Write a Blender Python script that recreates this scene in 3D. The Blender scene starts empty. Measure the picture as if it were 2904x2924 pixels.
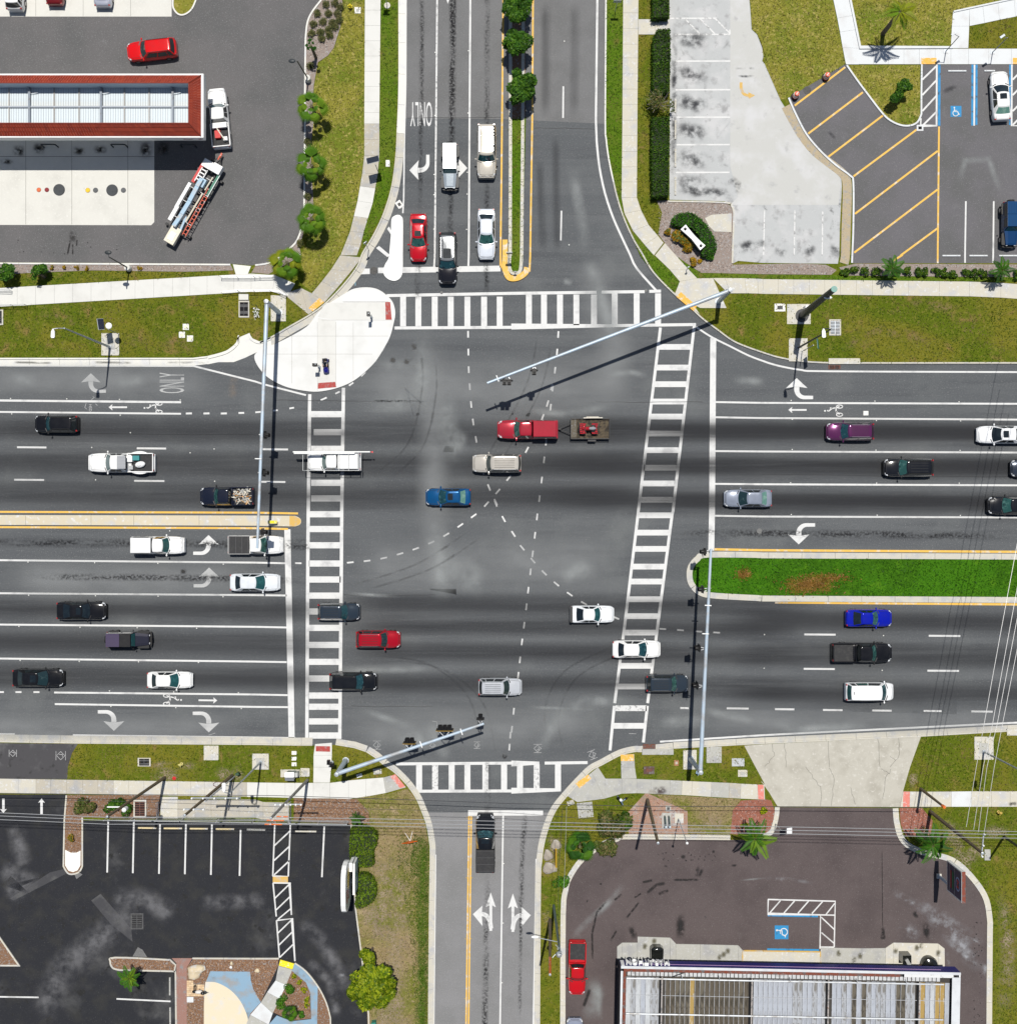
import bpy,math,random
import numpy as np
from mathutils import Vector,Matrix
from math import radians,sin,cos,pi,atan2,hypot

# ------------------------------------------------------------------ camera, sky, sun
S = 27.0            # photo pixels per metre on the ground
CX,CY = 1452.0,1462.0
HC = 122.0          # flying height of the camera
scene = bpy.context.scene
COL = scene.collection
cam_d = bpy.data.cameras.new("camera"); cam = bpy.data.objects.new("camera",cam_d); COL.objects.link(cam)
cam.location = (0,0,HC); cam.rotation_euler = (0,0,0)
cam_d.sensor_fit = 'VERTICAL'; cam_d.sensor_height = 36.0
cam_d.lens = 36.0*S*HC/2924.0
cam_d.clip_start = 1.0; cam_d.clip_end = 3000.0
scene.camera = cam

SUN_DIR = Vector((-0.035,-0.33,-1.0)).normalized()
world = bpy.data.worlds.new("World"); scene.world = world; world.use_nodes = True
wn = world.node_tree; wn.nodes.clear()
wo = wn.nodes.new('ShaderNodeOutputWorld'); wb = wn.nodes.new('ShaderNodeBackground'); sk = wn.nodes.new('ShaderNodeTexSky')
sk.sky_type = 'NISHITA'; sk.sun_disc = False
sk.sun_elevation = math.asin(-SUN_DIR.z); sk.sun_rotation = atan2(-SUN_DIR.x,-SUN_DIR.y)
wb.inputs['Strength'].default_value = 0.06
wn.links.new(sk.outputs['Color'],wb.inputs['Color']); wn.links.new(wb.outputs['Background'],wo.inputs['Surface'])
sun_d = bpy.data.lights.new("sun",'SUN'); sun_d.energy = 4.6; sun_d.angle = radians(0.5); sun_d.color = (1.0,0.965,0.90)
sun = bpy.data.objects.new("sun",sun_d); COL.objects.link(sun)
sun.rotation_euler = SUN_DIR.to_track_quat('-Z','Y').to_euler(); sun.location = (0,40,100)
vs = scene.view_settings
vs.view_transform = 'Standard'; vs.look = 'None'; vs.exposure = 0.0; vs.gamma = 1.0; vs.use_curve_mapping = False

rng = np.random.default_rng(7); random.seed(7)

# ------------------------------------------------------------------ photo pixels -> world metres
def P(u,v,z=0.0):
    k = (1.0 - z/HC)/S
    return ((u - CX)*k,-(v - CY)*k,z)
def W2(pts,z=0.0):
    return [P(u,v,z)[:2] for u,v in pts]
U0 = {'0': 0,'1': 730,'2': 1460,'3': 2174}
V0 = {'0': 0,'1': 730,'2': 1460,'3': 2190}
K = 730.0/1919.0
def Z(rc,*xy):       # survey tiles (row,column) -> photo pixels
    u0,v0 = U0[rc[1]],V0[rc[0]]
    return [(u0 + xy[i]*K,v0 + xy[i + 1]*K) for i in range(0,len(xy),2)]
def T(u0,v0,s,*xy):
    return [(u0 + xy[i]/s,v0 + xy[i + 1]/s) for i in range(0,len(xy),2)]
F1 = lambda *xy: T(660,780,5.3306,*xy)
F2 = lambda *xy: T(400,2170,3.1983,*xy)
F3 = lambda *xy: T(500,2700,4.7975,*xy)
F5 = lambda *xy: T(1540,2130,4.1717,*xy)
F6 = lambda *xy: T(2560,2100,3.8634,*xy)

def smooth(pts,n=6,closed=False):
    p = [Vector(q) for q in pts]; out = []; m = len(p)
    rg = range(m) if closed else range(m - 1)
    for i in rg:
        if closed: a,b,c,d = p[i - 1],p[i],p[(i + 1) % m],p[(i + 2) % m]
        else: a,b,c,d = p[max(i - 1,0)],p[i],p[i + 1],p[min(i + 2,m - 1)]
        for k in range(n):
            t = k/n
            out.append(tuple(0.5*((2*b) + (c - a)*t + (2*a - 5*b + 4*c - d)*t*t + (3*b - a - 3*c + d)*t ** 3)))
    if not closed: out.append(tuple(p[-1]))
    return out

# ------------------------------------------------------------------ materials
def nodes_of(m):
    m.use_nodes = True; nt = m.node_tree; nt.nodes.clear()
    return nt,nt.nodes,nt.links
def principled(nt,rough=.6,metal=0.0,coat=0.0,spec=.5):
    o = nt.nodes.new('ShaderNodeOutputMaterial'); b = nt.nodes.new('ShaderNodeBsdfPrincipled')
    b.inputs['Roughness'].default_value = rough; b.inputs['Metallic'].default_value = metal
    b.inputs['Coat Weight'].default_value = coat; b.inputs['Specular IOR Level'].default_value = spec
    b.inputs['Coat Roughness'].default_value = .04
    nt.links.new(b.outputs[0],o.inputs[0]); return b
def rgb(c): return (c,c,c,1) if isinstance(c,(int,float)) else (c[0],c[1],c[2],1)
def noise(nt,co,scale,detail=4,rough=.55,dist=0.0):
    n = nt.nodes.new('ShaderNodeTexNoise'); n.inputs['Scale'].default_value = scale; n.inputs['Detail'].default_value = detail
    n.inputs['Roughness'].default_value = rough; n.inputs['Distortion'].default_value = dist
    nt.links.new(co,n.inputs['Vector']); return n.outputs['Fac']
def ramp(nt,fac,lo,hi):
    r = nt.nodes.new('ShaderNodeMapRange'); r.inputs['From Min'].default_value = lo; r.inputs['From Max'].default_value = hi
    r.interpolation_type = 'SMOOTHSTEP'
    nt.links.new(fac,r.inputs['Value']); return r.outputs['Result']
def mixc(nt,fac,a,b):
    m = nt.nodes.new('ShaderNodeMix'); m.data_type = 'RGBA'
    if hasattr(fac,'is_linked'): nt.links.new(fac,m.inputs['Factor'])
    else: m.inputs['Factor'].default_value = fac
    for s,v in (('A',a),('B',b)):
        sock = [i for i in m.inputs if i.name == s and i.type == 'RGBA'][0]
        if hasattr(v,'is_linked'): nt.links.new(v,sock)
        else: sock.default_value = rgb(v)
    return [o for o in m.outputs if o.type == 'RGBA'][0]
def coords(nt,kind='Object',stretch=None):
    t = nt.nodes.new('ShaderNodeTexCoord'); c = t.outputs[kind]
    if stretch:
        mp = nt.nodes.new('ShaderNodeMapping'); mp.inputs['Scale'].default_value = stretch
        nt.links.new(c,mp.inputs['Vector']); c = mp.outputs[0]
    return c
MATS = {}
def surf(name,layers,rough=.85,bump=0.0,bscale=8.0,metal=0.0,coat=0.0,spec=.4,stretch=None):
    """layers: base colour, then (colour, noise scale, lo, hi[, detail, distortion]) laid over it."""
    if name in MATS: return MATS[name]
    m = bpy.data.materials.new(name); nt,N,L = nodes_of(m); b = principled(nt,rough,metal,coat,spec)
    co = coords(nt,'Object',stretch); c = layers[0]
    for i,l in enumerate(layers[1:]):
        nf = noise(nt,coords(nt,'Object',l[6]) if len(l) > 6 else co,l[1],l[4] if len(l) > 4 else 4,.6,l[5] if len(l) > 5 else 0.0)
        c = mixc(nt,ramp(nt,nf,l[2],l[3]),c,l[0])
    if hasattr(c,'is_linked'): L.new(c,b.inputs['Base Color'])
    else: b.inputs['Base Color'].default_value = rgb(c)
    if bump:
        bp = N.new('ShaderNodeBump'); bp.inputs['Strength'].default_value = bump; bp.inputs['Distance'].default_value = .05
        L.new(noise(nt,co,bscale,3),bp.inputs['Height']); L.new(bp.outputs[0],b.inputs['Normal'])
    MATS[name] = m; return m
def paint(c,metal=0.0,rough=.13,coat=.6):
    n = 'car_paint_%s_%s' % ('_'.join('%02d' % int(x*99) for x in c),int(metal*10))
    if n in MATS: return MATS[n]
    m = bpy.data.materials.new(n); nt,N,L = nodes_of(m); b = principled(nt,rough,metal,coat,.3)
    co = coords(nt); nf = noise(nt,co,1.3,5)
    L.new(mixc(nt,ramp(nt,nf,.35,.75),c,tuple(x*.86 + .006 for x in c)),b.inputs['Base Color'])
    r2 = N.new('ShaderNodeMapRange'); r2.inputs['To Min'].default_value = rough*.8; r2.inputs['To Max'].default_value = rough*1.3
    L.new(noise(nt,co,9,3),r2.inputs['Value']); L.new(r2.outputs[0],b.inputs['Roughness'])
    MATS[n] = m; return m
def leafmat(name,c,tr=.25):
    if name in MATS: return MATS[name]
    m = bpy.data.materials.new(name); nt,N,L = nodes_of(m)
    o = N.new('ShaderNodeOutputMaterial'); b = N.new('ShaderNodeBsdfPrincipled'); t = N.new('ShaderNodeBsdfTranslucent'); mx = N.new('ShaderNodeMixShader')
    b.inputs['Roughness'].default_value = .5; b.inputs['Specular IOR Level'].default_value = .15
    co = coords(nt); col = mixc(nt,ramp(nt,noise(nt,co,.8,5),.3,.7),c,tuple(x*.62 for x in c))
    L.new(col,b.inputs['Base Color']); L.new(col,t.inputs['Color']); mx.inputs[0].default_value = tr
    L.new(b.outputs[0],mx.inputs[1]); L.new(t.outputs[0],mx.inputs[2]); L.new(mx.outputs[0],o.inputs[0])
    MATS[name] = m; return m
def decal(name,c,strength,soft=1.6,nscale=1.2,lo=.35,hi=.65,stretch=None,rough=.8,grain=0.0,ends=.16):
    """A wear mark: opacity falls off across the strip (UV x), fades at its ends (UV y) and is broken up by noise."""
    if name in MATS: return MATS[name]
    m = bpy.data.materials.new(name); nt,N,L = nodes_of(m)
    o = N.new('ShaderNodeOutputMaterial'); b = N.new('ShaderNodeBsdfPrincipled'); b.inputs['Roughness'].default_value = rough
    b.inputs['Base Color'].default_value = rgb(c); b.inputs['Specular IOR Level'].default_value = .3
    uv = N.new('ShaderNodeUVMap'); sx = N.new('ShaderNodeSeparateXYZ'); L.new(uv.outputs[0],sx.inputs[0])
    def M(op,a,bb=None):
        n = N.new('ShaderNodeMath'); n.operation = op; n.use_clamp = (op == 'MULTIPLY')
        for i,q in enumerate((a,bb)):
            if q is None: continue
            if hasattr(q,'is_linked'): L.new(q,n.inputs[i])
            else: n.inputs[i].default_value = q
        return n.outputs[0]
    d = M('ABSOLUTE',M('SUBTRACT',M('MULTIPLY',sx.outputs[0],1.0),.5)); ax = M('POWER',ramp(nt,d,.5,0.0),soft)
    e = M('MINIMUM',sx.outputs[1],M('SUBTRACT',1.0,sx.outputs[1])); ay = ramp(nt,e,0.0,ends)
    co = coords(nt,'Object',stretch); nf = ramp(nt,noise(nt,co,nscale,6,.62),lo,hi)
    a = M('MULTIPLY',M('MULTIPLY',ax,ay),M('MULTIPLY',nf,strength))
    if grain: a = M('MULTIPLY',a,ramp(nt,noise(nt,coords(nt),grain,4,.7),.38,.6))
    t = N.new('ShaderNodeBsdfTransparent'); mx = N.new('ShaderNodeMixShader')
    L.new(a,mx.inputs[0]); L.new(t.outputs[0],mx.inputs[1]); L.new(b.outputs[0],mx.inputs[2]); L.new(mx.outputs[0],o.inputs[0])
    MATS[name] = m; return m

# ------------------------------------------------------------------ mesh helpers
def tidy(pts):
    p = [Vector(q) for q in pts]; i = 1
    while i < len(p):
        if (p[i] - p[i - 1]).length < .02: p.pop(i); continue
        if 1 <= i < len(p) - 1:
            a,b = p[i] - p[i - 1],p[i + 1] - p[i]
            if a.dot(b) < -.5*a.length*b.length and min(a.length,b.length) < 1.2: p.pop(i); i = max(1,i - 1); continue
        i += 1
    return p
class MB:
    def __init__(s): s.v = []; s.f = []; s.m = []; s.uv = None
    def add(s,vs,fs,mi=0):
        o = len(s.v); s.v += [tuple(x) for x in vs]; s.f += [tuple(i + o for i in f) for f in fs]; s.m += [mi]*len(fs)
    def poly(s,p2,z,mi=0):
        p = list(p2); a = sum(p[i - 1][0]*p[i][1] - p[i][0]*p[i - 1][1] for i in range(len(p)))
        if a < 0: p = p[::-1]
        s.add([(x,y,z) for x,y in p],[tuple(range(len(p)))],mi)
    def prism(s,p2,z0,z1,mi=0,bev=0.0):
        p = list(p2); a = sum(p[i - 1][0]*p[i][1] - p[i][0]*p[i - 1][1] for i in range(len(p)))
        if a < 0: p = p[::-1]
        n = len(p)
        s.add([(x,y,z0) for x,y in p] + [(x,y,z1) for x,y in p],
              [tuple(range(n,2*n))] + [(i,(i + 1) % n,n + (i + 1) % n,n + i) for i in range(n)],mi)
    def box(s,c,d,rz=0.0,mi=0,M=None,taper=1.0):
        x,y,z = d[0]/2,d[1]/2,d[2]/2
        R = M if M is not None else Matrix.Rotation(rz,3,'Z')
        vs = [Vector(c) + R @ Vector((a*x*(taper if k > 0 else 1),b*y*(taper if k > 0 else 1),k*z)) for k in (-1,1) for a,b in ((-1,-1),(1,-1),(1,1),(-1,1))]
        s.add(vs,[(3,2,1,0),(4,5,6,7),(0,1,5,4),(1,2,6,5),(2,3,7,6),(3,0,4,7)],mi)
    def tube(s,a,b,r0,r1=None,n=8,mi=0,cap=True):
        a,b = Vector(a),Vector(b); r1 = r0 if r1 is None else r1
        d = (b - a).normalized(); q = d.to_track_quat('Z','Y').to_matrix()
        vs = [c + q @ Vector((cos(2*pi*i/n)*r,sin(2*pi*i/n)*r,0)) for c,r in ((a,r0),(b,r1)) for i in range(n)]
        fs = [(i,(i + 1) % n,n + (i + 1) % n,n + i) for i in range(n)]
        if cap: fs += [tuple(range(n))[::-1],tuple(range(n,2*n))]
        s.add(vs,fs,mi)
    def path(s,pts,r,n=7,mi=0):
        for a,b in zip(pts[:-1],pts[1:]): s.tube(a,b,r,r,n,mi)
    def disc(s,c,r,n=20,mi=0,ry=None):
        s.add([(c[0] + cos(2*pi*i/n)*r,c[1] + sin(2*pi*i/n)*(ry or r),c[2]) for i in range(n)],[tuple(range(n))],mi)
    def lathe(s,c,prof,n=16,mi=0):
        vs = []; fs = []
        for r,z in prof: vs += [(c[0] + cos(2*pi*i/n)*r,c[1] + sin(2*pi*i/n)*r,c[2] + z) for i in range(n)]
        for k in range(len(prof) - 1): fs += [(k*n + i,k*n + (i + 1) % n,(k + 1)*n + (i + 1) % n,(k + 1)*n + i) for i in range(n)]
        fs.append(tuple(range((len(prof) - 1)*n,len(prof)*n))); s.add(vs,fs,mi)
    def ball(s,c,r,n=10,m=6,mi=0):
        r = (r,r,r) if isinstance(r,(int,float)) else r
        vs = [(c[0] + r[0]*sin(pi*j/m)*cos(2*pi*i/n),c[1] + r[1]*sin(pi*j/m)*sin(2*pi*i/n),c[2] + r[2]*cos(pi*j/m)) for j in range(m + 1) for i in range(n)]
        s.add(vs,[(j*n + i,(j + 1)*n + i,(j + 1)*n + (i + 1) % n,j*n + (i + 1) % n) for j in range(m) for i in range(n)],mi)
    def ribbon(s,pts,w,z,mi=0,uv=False,w1=None):
        """flat strip along 2-D points; w may vary to w1"""
        p = tidy(pts); n = len(p); L = []; R = []; acc = [0.0]
        for i in range(n):
            d = (p[min(i + 1,n - 1)] - p[max(i - 1,0)]); d.normalize(); nn = Vector((-d.y,d.x))
            ww = w if w1 is None else w + (w1 - w)*i/(n - 1)
            if 0 < i < n - 1:
                d1 = (p[i] - p[i - 1]).normalized(); c = max(.5,nn.dot(Vector((-d1.y,d1.x)))); nn = nn/c
            L.append(p[i] + nn*ww/2); R.append(p[i] - nn*ww/2)
            if i: acc.append(acc[-1] + (p[i] - p[i - 1]).length)
        vs = [(q.x,q.y,z) for q in L] + [(q.x,q.y,z) for q in R]
        s.add(vs,[(i,n + i,n + i + 1,i + 1) for i in range(n - 1)],mi)
        if uv:
            if s.uv is None: s.uv = []
            for i in range(n - 1):
                t0,t1 = acc[i]/acc[-1],acc[i + 1]/acc[-1]
                s.uv += [(0,t0),(1,t0),(1,t1),(0,t1)]
    def mesh(s,name,mats,sharp=None):
        me = bpy.data.meshes.new(name); me.from_pydata(s.v,[],s.f)
        for m in (mats if isinstance(mats,(list,tuple)) else [mats]): me.materials.append(m)
        if len(me.materials) > 1: me.polygons.foreach_set('material_index',s.m)
        if s.uv: me.uv_layers.new(name='UVMap').data.foreach_set('uv',[c for q in s.uv for c in q])
        if sharp is not None:
            me.polygons.foreach_set('use_smooth',[True]*len(me.polygons)); me.set_sharp_from_angle(angle=radians(sharp))
        me.update(); return me
    def obj(s,name,mats,parent=None,sharp=None,**props): return put(name,s.mesh(name,mats,sharp),parent,**props)
def put(name,me,parent=None,loc=None,rz=None,**props):
    o = bpy.data.objects.new(name,me); COL.objects.link(o)
    if parent is not None: o.parent = parent
    if loc is not None: o.location = loc
    if rz is not None: o.rotation_euler = (0,0,rz)
    for k,v in props.items(): o[k] = v
    return o
def thing(name,label,cat,loc=(0,0,0),rz=0.0,group=None):
    o = bpy.data.objects.new(name,None); COL.objects.link(o); o.location = loc; o.rotation_euler = (0,0,rz)
    o.empty_display_size = .3; o['label'] = label; o['category'] = cat
    if group: o['group'] = group
    return o
def struct(name,mb,mats,parent=None,sharp=None):
    return mb.obj(name,mats,parent,sharp,kind='structure') if parent is None else mb.obj(name,mats,parent,sharp)
def copy_tree(o,parent=None,loc=None,rz=None,label=None):
    c = o.copy(); COL.objects.link(c)
    if parent is not None: c.parent = parent
    if loc is not None: c.location = loc
    if rz is not None: c.rotation_euler = (0,0,rz)
    if label: c['label'] = label
    for ch in list(o.children): copy_tree(ch,c)
    return c

def leaves_mesh(name,cen,nrm,size,midx,mats,aspect=.6,shape='diamond'):
    """many small leaf faces as one mesh (numpy)"""
    n = len(cen); nrm = nrm/(np.linalg.norm(nrm,axis=1,keepdims=True) + 1e-9)
    a = rng.normal(size=(n,3)); t = a - (a*nrm).sum(1,keepdims=True)*nrm; t /= np.linalg.norm(t,axis=1,keepdims=True) + 1e-9
    b = np.cross(nrm,t); s = size.reshape(-1,1)
    if shape == 'diamond':
        v = np.stack([cen - t*s,cen + b*s*aspect,cen + t*s - nrm*s*.25,cen - b*s*aspect],1); k = 4
    else:
        v = np.stack([cen - b*s*aspect,cen + b*s*aspect,cen + t*s*2],1); k = 3
    me = bpy.data.meshes.new(name); me.vertices.add(n*k); me.vertices.foreach_set('co',v.reshape(-1))
    me.loops.add(n*k); me.loops.foreach_set('vertex_index',np.arange(n*k,dtype=np.int32))
    me.polygons.add(n); me.polygons.foreach_set('loop_start',np.arange(0,n*k,k,dtype=np.int32))
    try: me.polygons.foreach_set('loop_total',np.full(n,k,dtype=np.int32))
    except Exception: pass
    for m in mats: me.materials.append(m)
    me.polygons.foreach_set('material_index',midx.astype(np.int32)); me.update(calc_edges=True); me.validate(); return me
def inside(poly,x,y):
    c = np.zeros(len(x),bool); n = len(poly)
    for i in range(n):
        x0,y0 = poly[i - 1]; x1,y1 = poly[i]
        if y0 == y1: continue
        q = ((y0 > y) != (y1 > y)) & (x < (x1 - x0)*(y - y0)/(y1 - y0) + x0); c ^= q
    return c
def scatter(poly,dens):
    xs = [p[0] for p in poly]; ys = [p[1] for p in poly]
    x0,x1,y0,y1 = min(xs),max(xs),min(ys),max(ys)
    n = int((x1 - x0)*(y1 - y0)*dens)
    x = rng.uniform(x0,x1,n); y = rng.uniform(y0,y1,n); k = inside(poly,x,y)
    return x[k],y[k]
_fontcache = {}
def text_mesh(txt):
    if txt in _fontcache: return _fontcache[txt]
    cu = bpy.data.curves.new('text','FONT'); cu.body = txt; cu.resolution_u = 3
    o = bpy.data.objects.new('text_tmp',cu); COL.objects.link(o)
    bpy.context.view_layer.update()
    dg = bpy.context.evaluated_depsgraph_get(); me = bpy.data.meshes.new_from_object(o.evaluated_get(dg))
    bpy.data.objects.remove(o); bpy.data.curves.remove(cu)
    vs = [v.co.copy() for v in me.vertices]; fs = [tuple(p.vertices) for p in me.polygons]
    x0 = min(v.x for v in vs); x1 = max(v.x for v in vs); y0 = min(v.y for v in vs); y1 = max(v.y for v in vs)
    vs = [((v.x - x0)/(x1 - x0) - .5,(v.y - y0)/(y1 - y0) - .5) for v in vs]
    _fontcache[txt] = (vs,fs); return vs,fs
def text_into(mb,txt,c,w,h,rz,z,mi=0):
    vs,fs = text_mesh(txt); ca,sa = cos(rz),sin(rz)
    mb.add([(c[0] + x*w*ca - y*h*sa,c[1] + x*w*sa + y*h*ca,z) for x,y in vs],fs,mi)
# ------------------------------------------------------------------ ground materials
A_ROAD = surf('road_asphalt',[(.087,.093,.099),((.108,.114,.119),.5,.40,.70,5,0,(.07,1,1)),((.072,.077,.083),.9,.48,.72,5,0,(.06,1,1)),((.125,.132,.134),.12,.5,.75,5),((.175,.175,.175),8,.55,.70),((.034,.034,.037),12,.56,.72)],.9,.35,26)
A_OLD = surf('old_road_asphalt',[(.158,.158,.160),(.130,.22,.35,.7),(.22,9,.55,.70),(.085,13,.56,.72)],.9,.35,26)
A_LOT = surf('lot_asphalt',[(.120,.115,.116),(.096,.18,.35,.7),(.19,9,.55,.70),(.065,13,.57,.72),(.17,.9,.66,.8)],.9,.35,24)
A_LOT2 = surf('blue_grey_lot_asphalt',[(.126,.121,.130),(.102,.2,.35,.7),(.19,9,.56,.70),(.065,13,.57,.72),(.17,.6,.64,.8)],.9,.35,24)
A_SEAL = surf('sealed_black_asphalt',[(.0125,.0135,.018),(.022,.5,.45,.7),(.085,.13,.56,.78,7,.25),(.011,.9,.58,.68,6),(.15,3.2,.69,.8,6),(.05,9,.58,.72),(.006,12,.58,.72)],.8,.3,24)
A_BROWN = surf('brown_grey_asphalt',[((.094,.074,.073)),((.072,.056,.056),.22,.4,.7),((.12,.105,.103),.5,.62,.8,6),((.15,.135,.13),9,.57,.72),((.04,.03,.03),13,.57,.72),(.035,1.9,.70,.76,5)],.9,.35,24)
A_PALE = surf('bleached_pavement',[(.42,.43,.43),(.50,.3,.45,.7),(.30,.9,.52,.72,7),(.10,.42,.60,.76,8,.6),(.06,2.4,.66,.76,7),(.55,9,.6,.75)],.9,.25,18)
A_PALE2 = surf('bleached_concrete',[(.47,.47,.45),(.53,.3,.45,.7),(.36,.7,.58,.75,7),(.30,2.5,.66,.8,7),(.55,9,.6,.75)],.9,.2,18)
C_WHITE = surf('white_concrete',[(.60,.59,.545),((.53,.52,.48),.35,.45,.75,6),((.64,.63,.59),6,.55,.7),((.42,.405,.37),1.3,.66,.82,7),((.40,.39,.36),8,.66,.8)],.85,.12,30)
C_SLAB = surf('new_slab_concrete',[(.62,.615,.585),((.55,.545,.515),.6,.45,.75,6),((.44,.43,.40),1.7,.66,.8,7),((.45,.44,.41),9,.66,.8)],.85,.12,30)
C_OLD = surf('old_slab_concrete',[(.43,.395,.325),(.34,.8,.45,.7,6),(.50,4,.55,.7),(.24,1.7,.64,.8,7),(.30,14,.58,.74)],.9,.15,30)
C_TAN = surf('tan_slab_concrete',[(.53,.50,.42),(.45,.7,.45,.7,6),(.60,4,.55,.7),(.33,1.9,.66,.8,7),(.42,15,.58,.74)],.9,.15,30)
C_GREY = surf('grey_slab_concrete',[(.40,.395,.36),(.32,.7,.45,.7,6),(.47,4,.55,.7),(.20,1.3,.66,.8,7),(.28,14,.58,.74)],.9,.15,30)
C_KERB = surf('kerb_concrete',[(.50,.475,.41),(.40,.9,.45,.7,6),(.24,1.6,.62,.8,7),(.6,5,.58,.75)],.9,.15,30)
C_KERBW = surf('white_kerb_concrete',[(.68,.67,.62),(.6,.9,.45,.7,6),(.38,1.3,.64,.8,7)],.9,.12,30)
C_BLUE = surf('pale_blue_concrete',[(.62,.64,.65),(.56,.6,.45,.7,6),(.48,2.2,.68,.8,7)],.85,.1,30)
C_LINE = surf('joint_grout',[(.16,.15,.135)],.95)
P_WHITE = surf('white_road_paint',[(.62,.62,.61),(.52,1.5,.5,.75,6),(.30,7,.62,.78,6),(.42,.5,.52,.72,6),(.20,22,.66,.8)],.7)
P_WORN = surf('worn_white_paint',[(.62,.62,.61),(.30,3.0,.48,.66,7),(.12,12,.6,.74,6)],.8)
P_YEL = surf('yellow_road_paint',[(.70,.42,.075),(.60,1.5,.5,.75,6),(.35,7,.66,.8,6)],.7)
P_YELW = surf('worn_yellow_paint',[(.58,.37,.10),(.40,1.5,.45,.7,6),(.2,7,.6,.78,6)],.8)
P_BLUE = surf('blue_road_paint',[(.02,.22,.46),(.03,2,.5,.75,6),(.07,9,.62,.78)],.7)
P_RED = surf('red_tactile_paint',[(.36,.055,.045),(.28,4,.5,.75,6),(.42,14,.6,.75)],.8)
P_PINK = surf('faded_red_tactile_paint',[(.62,.20,.16),(.52,4,.5,.75,6)],.8)
P_YTAC = surf('yellow_tactile_paint',[(.72,.40,.07),(.62,4,.5,.75,6),(.5,14,.62,.78)],.8)
P_BRIGHT = surf('bright_yellow_paint',[(.80,.66,.02),(.7,4,.5,.75,6)],.8)
def lawn_mat(name,a,b,c,d): return surf(name,[a,(b,.16,.40,.62,5,.5),(c,.55,.55,.72,6,.5),(d,3.2,.52,.68,5),(tuple(x*.35 for x in a),6,.54,.68,5)],.95,.8,16,spec=.08)  # last layer paints the shaded gaps between tufts as dark flecks
G_YEL = lawn_mat('yellowed_lawn',(.220,.205,.034),(.13,.165,.018),(.30,.255,.075),(.34,.29,.09))
G_MIX = lawn_mat('patchy_lawn',(.088,.120,.008),(.150,.142,.016),(.21,.145,.05),(.17,.165,.03))
G_DRY = lawn_mat('dry_lawn',(.25,.19,.10),(.14,.15,.025),(.34,.26,.16),(.30,.24,.13))
G_RICH = lawn_mat('rich_green_lawn',(.045,.145,.006),(.035,.105,.005),(.07,.17,.008),(.06,.17,.008))
G_STRIP = lawn_mat('verge_lawn',(.075,.14,.008),(.11,.15,.015),(.14,.13,.03),(.12,.17,.02))
SOIL = surf('bare_soil',[(.30,.24,.18),(.22,1,.45,.7,6),(.38,5,.55,.72),(.15,14,.6,.74)],.95,.4,20)
M_BROWN = surf('brown_mulch',[(.20,.105,.055),(.30,6,.5,.7,6,.5),(.10,11,.52,.7,6,.8),(.36,17,.62,.75)],.95,.7,24)
M_GREY = surf('grey_mulch',[(.27,.215,.185),(.36,6,.5,.7,6,.5),(.16,11,.52,.7,6,.8),(.42,17,.62,.75)],.95,.7,24)
M_RED = surf('red_mulch',[(.27,.095,.06),(.34,4,.55,.75,6,.5),(.17,11,.52,.7,6,.8),((.38,.22,.16),15,.62,.75)],.95,.7,24)

ZB,ZG,ZL,ZS = .08,.10,.088,.13      # block soil,grass mat,parking-lot pavement,sidewalk slab tops
def flat(name,pts,mat,z,parent=None,z0=None):
    mb = MB()
    if z0 is None: mb.poly(W2(pts),z)
    else: mb.prism(W2(pts),z0,z)
    return struct(name,mb,mat,parent)

# the ground to the horizon, then the road
mb = MB(); mb.poly([(-900,-900),(900,-900),(900,900),(-900,900)],-.06)
struct('ground',mb,surf('distant_ground',[(.13,.14,.06),(.20,.02,.4,.6,5),(.10,.05,.5,.6,5)],.95))
ROAD = flat('road',[(-900,900),(3800,900),(3800,2230),(-900,2230)],A_ROAD,0.0)
flat('road_surface',[(700,-900),(2120,-900),(2120,372),(1440,340),(700,334)],A_OLD,.002,ROAD)
flat('road_surface',[(700,334),(1440,340),(2120,372),(2120,900),(700,900)],A_ROAD,.0,ROAD)
flat('road_surface',[(1160,2230),(1740,2230),(1740,2320),(1160,2320)],A_ROAD,.0,ROAD)
flat('road_surface',[(1160,2320),(1740,2320),(1740,3800),(1160,3800)],surf('pale_road_asphalt',[(.215,.213,.217),(.18,.22,.35,.7),(.28,9,.55,.70),(.12,13,.56,.72)],.9,.35,26),.0,ROAD)

# ------------------------------------------------------------------ the four corner blocks (back-of-kerb outlines)
NW_S = Z('10',-900,768,0,768,1450,768,1560,755,1700,715,1785,650)
NW_NOTCH = [(686,962),(712.5,950.7),(722,966),(742.5,975)]
NW_E = smooth([(742.5,977),(774,962),(829,930),(881,900),(926,868),(979,814),(1020,760)] + Z('01',800,1900,880,1770,960,1600,1020,1400,1050,1180,1060,1000,1073,640,1073,0,1073,-600),5)
NE_W = smooth(Z('02',703,-600,703,0,698,900,705,1050,725,1200,760,1370,800,1530,850,1670,910,1800,970,1900) + Z('12',1060,130,1210,285,1290,345,1420,470,1540,560,1650,640,1760,690,1919,745) + Z('13',120,768,250,792,420,808,740,812,1919,812,3300,815),5)
SW_E = smooth(Z('31',960,-15,1040,40,1130,130,1200,230,1240,320,1280,430,1303,560,1308,650,1303,1000,1295,1919,1290,3300),5)
SW_C = Z('21',600,1752) + Z('21',740,1775,830,1805,900,1850) + Z('31',960,-15)
SW_N = Z('20',-900,1725,0,1732,610,1742,1919,1752) + Z('21',290,1757,430,1757)
SE_W = smooth(Z('22',1215,1780,980,1805,930,1805,820,1832,680,1905) + Z('32',600,30,500,130,410,230,340,320,290,430,250,570,232,700,222,900,215,1919,205,3300),5)
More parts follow.
